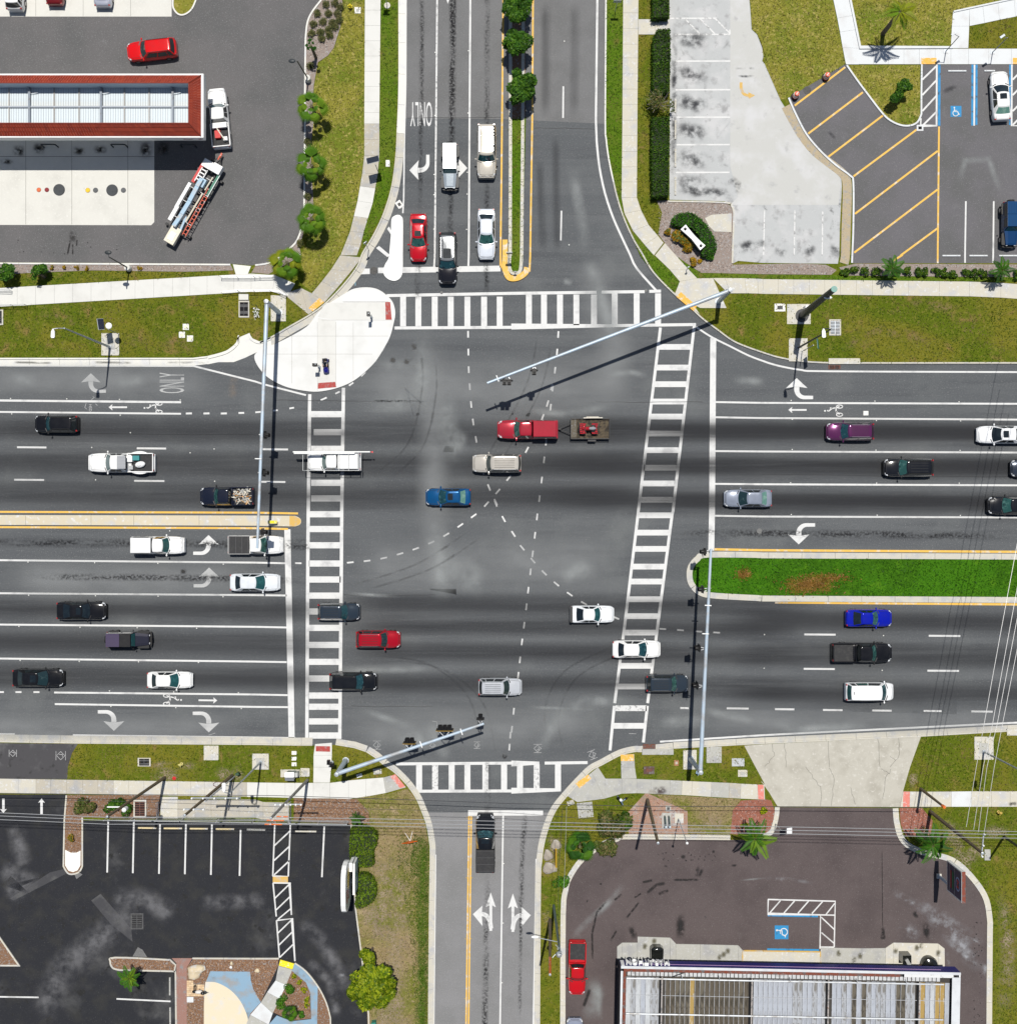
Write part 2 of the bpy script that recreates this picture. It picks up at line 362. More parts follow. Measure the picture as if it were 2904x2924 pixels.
SE_N = Z('22',1215,1780,1500,1765,1740,1752) + Z('23',0,1745,1190,1690,1919,1648,3300,1570)
NWB = flat('block_base',[(-900,-900)] + NW_S + NW_NOTCH + NW_E,G_MIX,ZB,None,-.05)
NEB = flat('block_base',NE_W + [(3800,-900)],G_MIX,ZB,None,-.05)
SWB = flat('block_base',SW_N + SW_C[:-1] + SW_E + [(-900,3700)],G_MIX,ZB,None,-.05)
SEB = flat('block_base',SE_W[::-1] + SE_N[1:] + [(3800,3700)],G_MIX,ZB,None,-.05)

# ------------------------------------------------------------------ kerbs cut into cast segments
def resample(p,step):
    p = tidy(p); out = [p[0]]; 
    for a,b in zip(p[:-1],p[1:]):
        n = max(1,int((b - a).length/step))
        out += [a.lerp(b,(k + 1)/n) for k in range(n)]
    return out
def offs(p,d):
    out = []; n = len(p)
    for i in range(n):
        t = (p[min(i + 1,n - 1)] - p[max(i - 1,0)]).normalized(); out.append(p[i] + Vector((-t.y,t.x))*d)
    return out
def kerb(pts,side,mat,w=.16,g=.62,h=.14,seg=3.0,parent=None,name='kerb',z0=-.02):
    """side: +1 road on the left of the run of points, -1 on the right. g: gutter width."""
    line = resample(W2(pts),.35); i0 = 0; acc = 0; parts = []
    for i in range(1,len(line)):
        acc += (line[i] - line[i - 1]).length
        if acc >= seg or i == len(line) - 1: parts.append(line[i0:i + 1]); i0 = i; acc = 0
    root = parent
    for k,p in enumerate(parts):
        L = (p[-1] - p[-2]).length; L0 = (p[1] - p[0]).length
        p = list(p); p[0] = p[0].lerp(p[1],min(.5,.012/max(L0,.01))); p[-1] = p[-1].lerp(p[-2],min(.5,.012/max(L,.01)))
        mb = MB(); a = p; b = offs(p,side*w); mb.prism([tuple(q) for q in a + b[::-1]],z0,h)
        if g:
            c = offs(p,side*(w + g)); mb.prism([tuple(q) for q in b + c[::-1]],z0,.014)
        if root is None: root = mb.obj(name,mat,None,None,kind='structure')
        else: mb.obj('kerb_segment',mat,root)
    return root
kerb(NW_S[:4],-1,C_KERBW,g=.66)
i_ = [q[1] > 390 for q in NW_E].index(False)
kerb(NW_E[:i_ + 1],-1,C_KERB,g=.68)
kerb(NW_E[i_:],-1,C_KERBW,g=.66)
i_ = [q[1] < 520 for q in NE_W].index(False)
kerb(NE_W[:i_ + 1],1,C_KERBW,g=.66)
kerb([q for q in NE_W[i_:] if q[0] < 2960],1,C_KERB,g=.62)
kerb(SW_N,1,C_KERB,g=.66)
kerb(SW_E,1,C_KERB,g=.46)
kerb(SW_C,1,C_KERB,g=.5)
kerb(SE_W,-1,C_KERB,g=.46)
kerb(SE_N,1,C_KERB,g=.5)
flat('kerb_apron',Z('10',1560,755,1700,715,1785,650) + [(686,962),(712.5,950.7),(722,966),(742.5,975),(774,964),(776,986),(742,1002),(700,1022),(668,1034)] + Z('10',1640,800,1560,816),C_KERBW,.03,None,-.05)
kerb(smooth(Z('10',1560,755,1700,715,1775,655,1790,600) + [(686,960)],4),-1,C_KERBW,g=0,w=.3)
kerb(smooth([(714,951),(722,966),(742.5,975),(774,963)],4),1,C_KERBW,g=0,w=-.25)

# ------------------------------------------------------------------ lots, islands of pavement
NWLOT = smooth(Z('01',492,0,420,95,385,180,372,300),4) + Z('01',368,700,368,1000,362,1560) + smooth(Z('01',350,1690,312,1800,250,1868) + Z('11',120,45,0,68),3)
NWLOT_P = [(-900,-900),(925,-900)] + NWLOT + Z('10',1900,75,1740,62,0,50) + [(-900,749)]
flat('parking_lot',NWLOT_P,A_LOT,ZL)
kerb([(920,-300)] + NWLOT,1,C_KERBW,w=.17,g=0,h=.2,z0=.05)
kerb(Z('10',-300,54,0,54,1735,64),-1,C_KERBW,w=.17,g=0,h=.2,z0=.05)
flat('concrete_pad',Z('00',-900,700,1163,700,1163,1668,1140,1692,-900,1688),C_WHITE,ZL + .006)
for xx in (-300,200,545,965):
    mb = MB(); mb.ribbon(W2(Z('00',xx,705,xx,1686)),.035,ZL + .009); struct('pad_joint',mb,C_LINE)
mb = MB(); mb.ribbon(W2(Z('00',-600,1177,1163,1177)),.05,ZL + .010); struct('pad_joint',mb,C_LINE)
flat('concrete_parking',Z('00',-900,-900,1293,-900,1293,127,-900,127),C_WHITE,ZL + .006)
for xx in (-120,275,630,985):
    mb = MB(); mb.ribbon(W2(Z('00',xx,-500,xx,125)),.03,ZL + .009); struct('pad_joint',mb,C_LINE)
ISL = [(500,-300)] + smooth(Z('00',1310,0,1312,60,1345,105,1390,108,1440,70,1472,0),4) + [(566,-300)]
flat('lawn',ISL,G_YEL,.15,None,.05)
kerb(ISL[1:-1],1,C_KERBW,w=-.16,g=0,h=.2,z0=.05)
# NE
NELOT_L = smooth(Z('03',205,735,260,860,340,1010,450,1140,560,1240,665,1318,690,1375,690,1700,682,1919) + Z('13',680,58),4)
NEIS = smooth(Z('03',640,490,720,605,800,712,900,842,960,900,1040,937,1110,940,1160,915,1187,860),4) + Z('03',1187,700,1190,487)
flat('parking_lot',Z('03',205,735,610,482) + NEIS + Z('03',3300,487) + [(3400,752)] + Z('13',680,58) + NELOT_L[::-1][1:-1],A_LOT2,ZL)
kerb(NELOT_L,-1,C_BLUE,w=.18,g=0,h=.21,z0=.05)
kerb(NEIS,-1,C_BLUE,w=.18,g=0,h=.21,z0=.05)
PALE = Z('02',1190,-900,1780,-900,1785,0,1802,225,1842,262,1895,400,1880,460) + Z('03',20,480,140,755,200,850,270,975,340,1085,460,1185,590,1270,600,1400,585,1700,580,1919) + Z('13',570,62,0,55) + Z('12',1700,40,1660,60) + Z('02',1657,1919,1667,1600,1650,1542,1600,1512,1172,1500)
flat('old_lot',PALE,A_PALE,ZL)
flat('old_lot_slab',Z('02',1640,-600,1770,-600,1780,0,1797,230,1838,267,1888,400,1873,462) + Z('03',14,482,133,757,192,852,262,978,332,1089,452,1190,580,1276,590,1400,575,1540,-240,1540) + Z('02',1700,1480,1640,1250),A_PALE2,ZL + .004)
kerb(smooth(Z('02',1172,1508,1600,1518,1655,1548,1672,1600),3) + Z('12',1660,60),-1,C_TAN,w=.16,g=0,h=.2,z0=.05)
# SW
SWK = Z('31',715,430,748,1060,790,1390,845,1850,860,2400)
flat('parking_lot',Z('30',-900,205,505,205,492,400,488,740) + smooth(Z('30',488,740,520,790,556,797,600,780,622,740),3) + Z('30',622,400) + Z('31',715,430) + SWK + [(-900,3300)],A_SEAL,ZL)
flat('parking_lot',Z('20',-900,1728,590,1745,545,1815,515,1919) + Z('30',510,90,-900,85),surf('driveway_asphalt',[(.06,.058,.062),(.14,.4,.5,.75,7),(.03,.9,.55,.7,6),(.2,5,.66,.8,6)],.9,.3,22),ZL)
kerb(SWK,1,C_TAN,w=.15,g=0,h=.2,z0=.05)
SWI = Z('30',512,210,497,400,490,740) + smooth(Z('30',490,740,520,788,556,795,600,778,620,740),3)[1:] + Z('30',620,375)
flat('planter_bed',SWI + Z('30',1020,385,1120,385,1210,210),M_BROWN,.14,None,.05)
kerb(SWI,1,C_TAN,w=-.16,g=0,h=.2,z0=.05)
mb = MB(); mb.prism(W2(Z('30',497,618,540,640,580,640,613,625,612,735,590,772,556,785,522,775,497,735)),.1,.185); struct('whitewashed_end',mb,surf('whitewash',[(.78,.76,.70),(.5,2.2,.66,.72,6),(.3,1.6,.70,.76,5)],.8))
flat('planter_bed',Z('30',-900,1490,-900,-300,0,1270,160,1490),M_BROWN,.14,None,.05)
kerb(Z('30',-900,1490,162,1492,0,1258,-200,960),1,C_TAN,w=.16,g=0,h=.2,z0=.05)
SWP = smooth(Z('30',1285,1438,870,1420,830,1460,850,1508,900,1525),4) + Z('30',1318,1535)
flat('planter_bed',SWP + Z('30',1322,1480),M_BROWN,.14,None,.05)
kerb(SWP + Z('30',1322,1919,1322,2400),1,C_KERB,w=.17,g=0,h=.2,z0=.05)
kerb(Z('30',1320,1535,1330,1480,1285,1438),1,C_KERB,w=.15,g=0,h=.2,z0=.05)
flat('brick_path',Z('30',1295,1432,1450,1432,1408,1500,1408,2600,1330,2600,1330,1470),surf('brick_red_concrete',[(.28,.155,.125),(.22,1,.5,.7,6),(.33,9,.58,.75)],.9),.15,None,.05)
kerb(Z('30',1450,1438,1919,1440) + Z('31',180,1440),1,C_KERB,w=.16,g=0,h=.2,z0=.05)
flat('planter_bed',Z('30',1408,1500,1455,1440) + Z('31',175,1442) + F3(1420,270,1180,770,1040,940) + [(700,3100),(534,3100)],M_BROWN,.14,None,.05)
flat('planter_bed',Z('31',275,1525) + F3(1800,500,1850,620,1870,990,1600,1020,1340,900,1480,610),M_BROWN,.16,None,.05)
flat('planter_bed',Z('31',470,1640,500,1690,550,1800,560,1919,560,2500,465,2500,465,1919),M_BROWN,.16,None,.05)
flat('patio',F3(490,345,1035,350,1050,480,1080,590,1180,770,1040,920,980,1080,800,1080,400,700,420,520),surf('blue_painted_concrete',[(.22,.34,.45),(.28,.8,.45,.7,7),(.17,.5,.55,.75,7)],.9,.1),.152,None,.05)
flat('patio',smooth(F3(425,490,560,495,690,550,800,630,890,735,950,840,1000,970,1015,1100),3) + F3(1030,2000,400,2000,405,780),surf('cream_concrete',[(.66,.58,.43),(.58,.8,.5,.75,7),(.45,2.5,.68,.8,7)],.9,.1),.156,None,.05)
flat('patio',smooth(Z('31',295,1470,380,1530,470,1640),3) + Z('31',465,1919,465,2500,120,2500) + F3(1290,1075,1400,950,1600,1030,1870,1000,1860,650,1800,500,1610,340),MATS['blue_painted_concrete'],.148,None,.05)
kerb(smooth(Z('31',295,1472,380,1535,470,1650,530,1770,560,1880),4) + Z('31',566,2500),1,C_TAN,w=.14,g=0,h=.19,z0=.05)
# SE
SEK = smooth(Z('32',1640,545,900,540,800,555,700,590,600,660,520,730,450,840,425,930,408,1100,405,1919,403,3000),3)
SEK2 = Z('33',978,308) + smooth(Z('33',985,400,1015,520,1080,600,1210,660,1380,700,1480,760,1590,880,1660,1000,1685,1150,1685,1250,1680,1919,1675,3000),4)
flat('parking_lot',SEK[::-1] + Z('32',1640,545) + Z('33',-20,545,110,430,133,300) + SEK2 ,A_BROWN,ZL)
kerb(SEK,1,C_TAN,w=-.55,g=0,h=.2,z0=.05)
kerb(SEK2,-1,C_TAN,w=-.6,g=0,h=.2,z0=.05)
kerb(smooth(Z('33',-20,548,80,500,120,400,133,300),3),1,C_TAN,w=.5,g=0,h=.2,z0=.05)
flat('driveway_apron',Z('22',1745,1758) + Z('23',0,1748,1192,1690) + Z('33',1110,0,1058,180,1035,298,120,298,55,190,-10,100) + Z('32',1900,130,1830,0),surf('apron_concrete',[(.44,.42,.365),((.36,.34,.29),.5,.45,.7,6),((.52,.50,.45),3,.55,.72),((.22,.20,.165),.9,.66,.82,7),((.3,.28,.24),14,.6,.75)],.9,.15,30),.11,None,.02)
# red-brown beds and bare earth at the SE corner
flat('planter_bed',Z('32',870,340,1010,190,1120,240,1320,330,1325,500,880,505),surf('washed_mulch',[(.33,.20,.14),(.42,.7,.5,.72,6),(.24,6,.5,.7,6),(.40,14,.6,.75)],.95,.5,22),ZG + .012)
flat('planter_bed',Z('32',1640,500,1660,320,1720,250,1890,240) + Z('33',0,235,70,250,95,320,90,420,60,490,-30,520),M_RED,ZG + .012)
flat('planter_bed',Z('33',1030,306,1200,306,1280,400,1260,520,1080,520,1040,430),M_RED,ZG + .012)
flat('planter_bed',Z('31',290,232,760,238,850,330,860,440,720,430,290,405),M_BROWN,ZG + .012)
flat('planter_bed',Z('30',1120,210,1210,215,1205,385,1115,385),M_BROWN,ZG + .012)
flat('planter_bed',Z('01',500,0,655,0,640,200,590,360,545,420,470,470,440,640,430,800,440,900,415,1100,432,1450,440,1600,380,1700,330,1850,345,1919) + Z('11',190,90,100,140,0,130) + Z('10',1890,130,1919,85) + Z('11',0,78,130,55) + Z('01',260,1870,318,1800,356,1690,368,1560,374,1000,374,700,380,300,392,180,428,95),M_GREY,ZG + .012)
flat('planter_bed',Z('10',-900,70,0,68,1738,72,1755,112,1400,122,700,112,200,132,0,150,-900,170),M_GREY,ZG + .012)
flat('planter_bed',Z('02',1090,1510,1172,1506,1600,1520,1650,1552,1664,1600,1655,1919) + Z('12',1660,70,1919,65) + Z('13',300,60,480,70,560,110,520,145,0,140) + Z('12',1420,130,1300,50,1230,0) + Z('02',1210,1905,1100,1760,1130,1600),M_GREY,ZG + .012)
flat('planter_bed',Z('13',700,62,1919,68,2600,70,2600,165,1500,160,620,150,580,90),M_GREY,ZG + .012)
mb = MB(); mb.ribbon(W2(smooth(Z('03',180,800,240,915,310,1030,400,1140,520,1235,610,1310,640,1400,632,1700,626,1919) + Z('13',615,60),3)),.95,ZL + .012); struct('dry_strip',mb,surf('dry_grass_strip',[(.40,.33,.22),(.30,2,.5,.7,6),(.20,6,.55,.72,6),(.5,13,.6,.75)],.95,.5,20))
flat('bed_slab',Z('02',1450,1640,1500,1615,1650,1605,1648,1745,1520,1740,1480,1700),C_TAN,.16,None,.08)

# lawns of a different look laid over the block
LAWNS = []
def lawn(pts,mat,dens,pal,z=ZG): flat('lawn',pts,mat,z); LAWNS.append((W2(pts),dens,pal,z))
lawn(Z('01',655,0,818,0,815,930,815,1180,768,1510,700,1740,640,1900) + Z('11',560,105,425,270,350,215,370,130,330,20) + Z('01',380,1850,440,1600,435,1450,420,1100,440,900,432,800,445,640,480,470,545,425,595,360,645,200),G_YEL,32,'yel')
lawn(Z('01',943,0,1068,0,1068,640,1055,1000,1045,1180,1015,1400,955,1595,870,1770,800,1880,812,1745,882,1525,920,1320,932,1170,933,930,937,640),G_STRIP,32,'grn')
lawn(Z('10',-300,175,0,155,200,136,700,116,1400,126,1760,114,1768,140,1660,150,0,243,-300,262),G_MIX,32,'grn')
lawn(Z('10',-600,400,0,392,220,375,850,338,1680,290,1790,290,1790,470,1885,470,1885,290,1919,292) + Z('11',245,315,340,365,395,445) + [(829,926),(774,957),(742,970),(724,962),(712,945),(686,955)] + Z('10',1785,640,1700,708,1560,748,1450,762,0,762,-600,762),G_MIX,30,'mix')
lawn(Z('02',707,-300,832,-300,836,0,830,900,824,1500,846,1620,918,1745,1010,1855,1070,1919) + Z('12',1180,104,1262,195,1265,215,1212,280,1062,126,965,0) + Z('02',915,1800,855,1670,806,1530,765,1370,730,1200,710,1050,703,900,707,0),G_STRIP,30,'grn')
lawn(Z('02',955,-300,1185,-300,1185,146,953,146),G_MIX,30,'mix')
lawn(Z('02',953,266,1190,266,1185,1500,1090,1512,1130,1600,1105,1765,1035,1690,975,1600,944,1500,948,800),G_MIX,30,'mix')
lawn(Z('12',1230,0,1305,52,1425,132) + Z('13',0,142,560,148,700,155,1919,165,2300,168,2300,205,1800,197,480,186,0,175) + Z('12',1395,168,1330,108),G_STRIP,30,'grn')
lawn(Z('12',1612,400,1640,285,1919,290) + Z('13',480,303,1919,322,2600,330,2600,806,740,806,420,802,250,786,120,760) + Z('12',1919,738,1765,685,1655,635,1545,555,1425,465,1415,400),G_MIX,30,'mix')
lawn(Z('03',-130,-500,420,-500,530,0,600,350,622,485,205,732,140,752,18,475,0,340) + Z('02',1898,400,1845,260,1805,222,1790,0),G_YEL,32,'yel')
lawn(NEIS[:-1] + Z('03',1184,492,645,492),G_YEL,32,'yel')
lawn(Z('03',660,-500,1900,-500,1919,-12,1430,88,1420,352,740,352,665,0),G_YEL,32,'yel')
lawn(Z('03',1556,204,1919,128,2600,0,2600,364,1550,364),G_MIX,30,'mix')
lawn(Z('20',612,1746,1919,1757) + Z('21',430,1762,436,1790,436,1919) + Z('31',434,112,0,112) + Z('30',1919,112,860,100,512,92) + Z('20',515,1915,550,1815,600,1755),G_MIX,30,'mix')
lawn(Z('21',582,1770,660,1765,830,1812,900,1855,960,1900) + Z('31',1045,48,980,70,700,100,560,120,560,0),G_MIX,30,'mix')
lawn(Z('31',740,225,990,200,1140,165,1195,232,1235,322,1275,432,1297,560,1302,650,1297,1000,1290,1919,1285,2500,860,2500,840,1850,795,1390,752,1060,760,1050,780,760,720,700,760,440,860,400),G_DRY,36,'dry')
LAWNS.append((W2(Z('31',1080,500,1297,560,1302,650,1297,1000,1290,1919,1285,2400,1195,2400,1195,1919,1175,1400,1120,1000,1060,700)),60,'grn',ZG + .02)); LAWNS.append((W2(Z('31',1190,500,1297,560,1302,650,1297,1000,1290,1919,1285,2400,1235,2400,1235,1919,1225,1400,1200,1000,1160,700)),130,'grn',ZG + .02))
lawn(Z('32',405,235,480,262,495,270,610,260,780,205,980,195,880,340,870,500,700,560,520,690,425,840,400,930,385,1100,372,1919,370,2500,218,2500,218,1919,226,900,236,700,254,570,294,430,345,320),G_MIX,32,'mix')
lawn(Z('32',705,80,650,-10) + Z('22',690,1905,820,1838,820,1919) + Z('32',825,84),G_MIX,32,'mix')
lawn(Z('22',940,1805,1215,1786,1740,1758,1830,1919) + Z('32',1830,0,1895,128,1200,95,942,84,940,0),G_MIX,32,'mix')
lawn(Z('32',1120,240,1090,205,1200,210,1720,242,1660,320,1640,500,1640,520,1330,520,1325,330),G_DRY,40,'dry')
lawn(Z('23',1200,1692,1919,1652,2500,1620) + Z('33',2500,180,1115,178,1060,176,1115,0),G_MIX,34,'mix')
lawn(Z('33',1260,302,2500,302,2500,3000,1730,3000,1735,1919,1742,1250,1735,1100,1700,980,1640,870,1520,740,1400,680,1230,640,1100,570,1050,500,1280,510),G_MIX,34,'mix')

# ------------------------------------------------------------------ sidewalks laid slab by slab
def slabs(left,right,mats,name='sidewalk',gap=.016,z=ZS,parent=None):
    """left[i], right[i]: ends of joint i. Slab i lies between joints i and i+1."""
    L = [Vector(q) for q in W2(left)]; R = [Vector(q) for q in W2(right)]; root = parent
    base = MB(); base.poly([tuple(q) for q in L + R[::-1]],z - .03)
    if root is None: root = struct(name,base,C_LINE)
    for i in range(len(L) - 1):
        a,b,c,d = L[i],R[i],R[i + 1],L[i + 1]
        g1 = gap/2/max(.05,(d - a).length); g2 = gap/2/max(.05,(c - b).length)
        q = [a.lerp(d,g1),b.lerp(c,g2),c.lerp(b,g2),d.lerp(a,g1)]
        zz = z + random.uniform(-.004,.004)
        mb = MB(); mb.prism([tuple(x) for x in q],ZB - .02,zz); m = mats[i % len(mats)] if isinstance(mats,list) else mats
        mb.obj('slab',m,root)
    return root
def along(line,ys):   # x of a polyline (list of (x,y)) at given y
    out = []
    for y in ys:
        for (x0,y0),(x1,y1) in zip(line[:-1],line[1:]):
            if min(y0,y1) <= y <= max(y0,y1) and y0 != y1: out.append((x0 + (x1 - x0)*(y - y0)/(y1 - y0),y)); break
        else: out.append((line[-1][0] if abs(y - line[-1][1]) < abs(y - line[0][1]) else line[0][0],y))
    return out
def tile(rc,pts): return [Z(rc,x,y)[0] for x,y in pts]
ys = [-300,-200,-100,0,80,195,310,424,538,652,768,848,931]
l = along([(823,-300),(823,0),(818,931)],ys); r = along([(940,-300),(940,0),(930,931)],ys)
l += [(818,1050),(818,1170),(803,1300),(786,1400),(768,1510),(740,1625),(712,1738),(675,1830),(640,1919)]
r += [(931,1050),(930,1170),(918,1310),(900,1415),(880,1528),(845,1640),(812,1748),(790,1840),(762,1919)]
slabs(tile('01',l),tile('01',r),[C_SLAB]*12 + [C_OLD]*4 + [C_SLAB,C_SLAB] + [C_OLD]*4)
slabs(Z('11',637,0,570,105,500,195,425,285),Z('11',800,15,720,118,610,250,520,352),C_OLD)
slabs(Z('11',425,285,345,245,240,280),Z('11',520,352,400,442,242,312),C_OLD)
xs = [-420,-280,-140,0,137,275,415,553,690,840,1020,1160,1300,1430,1560,1760,1890]
slabs([Z('10',x,245 - x*.0575 if x > 0 else 245)[0] for x in xs] + Z('11',150,150,300,212),[Z('10',x,385 - x*.0595 if x > 0 else 385)[0] for x in xs] + Z('11',130,272,240,308),C_SLAB)
slabs(Z('10',1752,66,1775,145),Z('10',1888,80,1862,145),C_KERBW)
ys = [-300,-200,-100,0,100,218,335,438,558,672,787,905,1020,1140,1255,1368,1485,1605]
l = along([(838,-300),(838,0),(832,900),(826,1485),(848,1605)],ys); r = along([(952,-300),(952,0),(945,800),(940,1500),(972,1605)],ys)
r = [(x,y - (25 if y > 1500 else 0)) for x,y in r]
l += [(912,1735),(1000,1840),(1068,1919)]; r += [(1028,1690),(1098,1772),(1140,1825)]
slabs(tile('02',l),tile('02',r),[C_TAN]*30)
slabs(Z('12',1076,0,1185,105,1262,195),Z('12',1150,-92,1330,108,1392,172),C_TAN)
cor = slabs(Z('12',1262,195,1225,290),Z('12',1392,172,1415,395),C_TAN)
slabs(Z('12',1225,290,1290,348),Z('12',1300,280,1412,440),C_TAN,parent=cor)
slabs(Z('12',1392,172,1415,395),Z('12',1510,170,1612,395),C_TAN,parent=cor)
xs = [8,122,238,355,470,588,708,828,985,1100,1330,1555,1790,1919,2100,2300]
tp = lambda x: 178 + x*.012 if x < 1700 else 200 + (x - 1700)*.07
slabs(Z('12',1510,170,1600,170,1750,172,1845,175) + [Z('13',x,tp(x))[0] for x in xs],Z('12',1625,285,1640,284,1760,284,1850,286) + [Z('13',x,tp(x) + 110)[0] for x in xs],C_TAN)
slabs(Z('02',952,148,1068,148,1186,150),Z('02',952,262,1085,262,1186,222),C_TAN)
# NE walks
nw = slabs(Z('03',500,-250,535,0,565,140,585,245,605,360,630,487),Z('03',625,-250,660,-10,688,118,708,225,730,366,727,487),C_BLUE)
xs = [727,835,947,1064,1180,1298,1416,1548,1700,1870,2050,2230]
slabs([Z('03',x,369)[0] for x in xs],[Z('03',x,485)[0] for x in xs],C_BLUE)
slabs(Z('03',1416,365,1424,200,1432,90),Z('03',1546,365,1553,200,1556,70),C_BLUE)
slabs(Z('03',1556,66,1655,46,1768,22,1890,-4,2100,-50),Z('03',1556,198,1668,176,1780,152,1900,128,2100,86),C_BLUE)
mb = MB(); mb.ribbon(W2(Z('03',657,-200,660,0,735,361,1426,361)),.22,.26)
for a_,b_ in zip(Z('03',657,-200,660,0,735,361),Z('03',660,0,735,361,1426,361)):
    p,q = Vector(P(*a_)),Vector(P(*b_)); d = (q - p); mb.box(((p + q)/2).to_tuple()[:2] + (.17,),(d.length + .2,.2,.16),atan2(d.y,d.x))
p = [P(*q) for q in Z('03',1436,92,1919,-12,2200,-70)]
for a_,b_ in zip(p[:-1],p[1:]):
    a_,b_ = Vector(a_),Vector(b_); d = b_ - a_; mb.box(((a_ + b_)/2).to_tuple()[:2] + (.17,),(d.length,.16,.16),atan2(d.y,d.x))
struct('walk_edging',mb,C_BLUE)
# SW walks
xs = [0,145,277,388,508,628,742,858,972,1085,1212,1338,1437,1540,1640,1740,1858]
slabs(Z('30',-300,85,-150,85) + [Z('30',x,86 + x*.015)[0] for x in xs],Z('30',-300,195,-150,195) + [Z('30',x,196 + x*.013)[0] for x in xs],[C_TAN]*4 + [C_OLD]*5 + [C_TAN]*8 + [C_OLD,C_OLD,C_OLD])
slabs(Z('30',1858,114) + Z('31',90,116,225,118,300,118,436,118),Z('30',1858,222) + Z('31',90,224,225,228,300,230,436,233),C_SLAB)
slabs(Z('31',436,118,560,118,700,100,830,88,960,78),Z('31',436,233,560,233,700,238,830,220,980,193),C_SLAB)
slabs(Z('31',960,78,1020,62),Z('31',980,193,1130,150),C_GREY)
slabs(Z('21',450,1745,438,1830,438,1919) + Z('31',436,116),Z('21',575,1735,575,1830,570,1919) + Z('31',560,116),C_SLAB)
xs = [1210,1340,1470,1590,1700,1800,1919]
slabs([Z('30',x,222)[0] for x in xs[:2]],[Z('30',x,385)[0] for x in xs[:2]],C_TAN)
bs = slabs([Z('30',x,242)[0] for x in xs[1:]] + Z('31',60,262,150,264,255,266),[Z('30',x,318)[0] for x in xs[1:]] + Z('31',60,325,150,325,255,325),C_OLD)
slabs([Z('30',x,318)[0] for x in xs[1:]] + Z('31',60,325,150,325,255,325),[Z('30',x,378)[0] for x in xs[1:]] + Z('31',60,392,150,394,255,396),C_OLD,parent=bs)
F3w = slabs(F3(1425,270,1385,470,1270,630,1185,770,1040,940,985,1060,900,1300),F3(1615,320,1530,530,1440,720,1345,920,1290,1075,1240,1180,1150,1400),[C_GREY,MATS['pale_blue_concrete'],C_GREY,MATS['pale_blue_concrete']],z=.175)
# SE walks
slabs(Z('32',650,0,600,40,410,210),Z('32',705,85,700,235,495,262),C_GREY)
se = slabs(Z('32',705,86,828,86,940,88,1045,92,1192,98,1280,102,1355,106,1500,112,1635,118,1720,124,1845,130,1895,132),Z('32',700,235,828,198,940,194,1045,198,1185,205,1275,208,1350,212,1495,222,1628,230,1715,235,1845,240,1900,242),[C_GREY]*4 + [C_GREY,C_TAN,C_TAN,C_GREY,C_OLD,C_TAN,C_TAN])
slabs(Z('22',822,1825,822,1919) + Z('32',825,86),Z('22',920,1820,925,1919) + Z('32',938,86),C_GREY)
slabs(Z('33',1058,182,1108,183,1240,184,1420,183,1570,181,1720,181,1860,181,2000,181,2200,181),Z('33',1036,298,1108,297,1240,296,1420,296,1570,296,1720,296,1860,296,2000,296,2200,296),[C_TAN,C_TAN,C_TAN,C_BLUE,C_TAN,C_TAN])
slabs(Z('32',490,270,505,385),Z('32',605,258,617,372),C_GREY)
# building apron slabs (SE)
ap = slabs(Z('32',792,1345,830,1315,945,1315),Z('32',792,1440,830,1440,945,1440),C_GREY,z=.17)
slabs(Z('32',945,1270,1190,1278,1232,1322),Z('32',945,1440,1190,1445,1232,1447),C_GREY,parent=ap,z=.17)
slabs(Z('32',1232,1325,1415,1328,1700,1335,1735,1375),Z('32',1232,1447,1415,1450,1700,1455,1735,1458),C_GREY,parent=ap,z=.17)
slabs(Z('33',440,1352,748,1358,925,1356),Z('33',430,1500,748,1510,925,1515),C_GREY,parent=ap,z=.17)
slabs(Z('33',925,1356,985,1315,1320,1322,1368,1360),Z('33',925,1515,985,1516,1320,1522,1370,1525),C_TAN,parent=ap,z=.17)
flat('door_pad',Z('32',1735,1380) + Z('33',435,1388,435,1465) + Z('32',1735,1462),C_TAN,.2,None,.1)
kerb(Z('32',1735,1462,1735,1378) + Z('33',433,1386,433,1468),1,P_YELW,w=.12,g=0,h=.24,z0=.05)

# ------------------------------------------------------------------ traffic islands and medians
ISLAND = smooth(Z('11',0,740,60,700,200,640,385,535,470,430,570,350,640,305,680,280,730,253,800,240,880,243,940,265,1000,312,1035,360,1050,430,1040,500,1010,610,960,705,900,797,820,877,740,938,660,978,560,1008,440,1022,300,1003,200,973,100,918,40,858,0,790),4,True)
IS = flat('traffic_island',ISLAND,surf('island_concrete',[(.66,.66,.645),((.60,.60,.58),.4,.45,.72,6),((.50,.49,.47),1.6,.68,.82,7),((.48,.48,.46),9,.66,.8)],.85,.12,30),.12,None,-.02)
flat('island_slab',Z('11',470,470,605,490,605,960,470,960),C_SLAB,.124,IS); flat('island_slab',Z('11',520,356,975,352,978,478,606,484,470,462),C_SLAB,.1232,IS)
flat('island_slab',smooth(Z('11',655,345,690,300,800,258,880,258,940,280,985,320,998,345),4),surf('white_painted_concrete',[(.8,.8,.78),(.72,1,.5,.75,6)],.8),.17,IS,.1)
for a_ in ((275,585,275,960),(467,500,467,1015),(605,500,605,985),(735,500,735,930),(60,740,880,740),(130,605,1000,605),(500,485,1030,485),(660,350,1000,350)):
    mb = MB(); mb.ribbon(W2(Z('11',*a_)),.025,.127); struct('island_joint',mb,surf('pale_joint',[(.30,.29,.27)]),IS)
flat('tactile_mat',Z('11',975,350,1012,350,1024,482,978,482),P_RED,.135,IS,.1)
flat('tactile_mat',Z('11',470,957,600,948,608,988,470,1000),P_RED,.135,IS,.1)
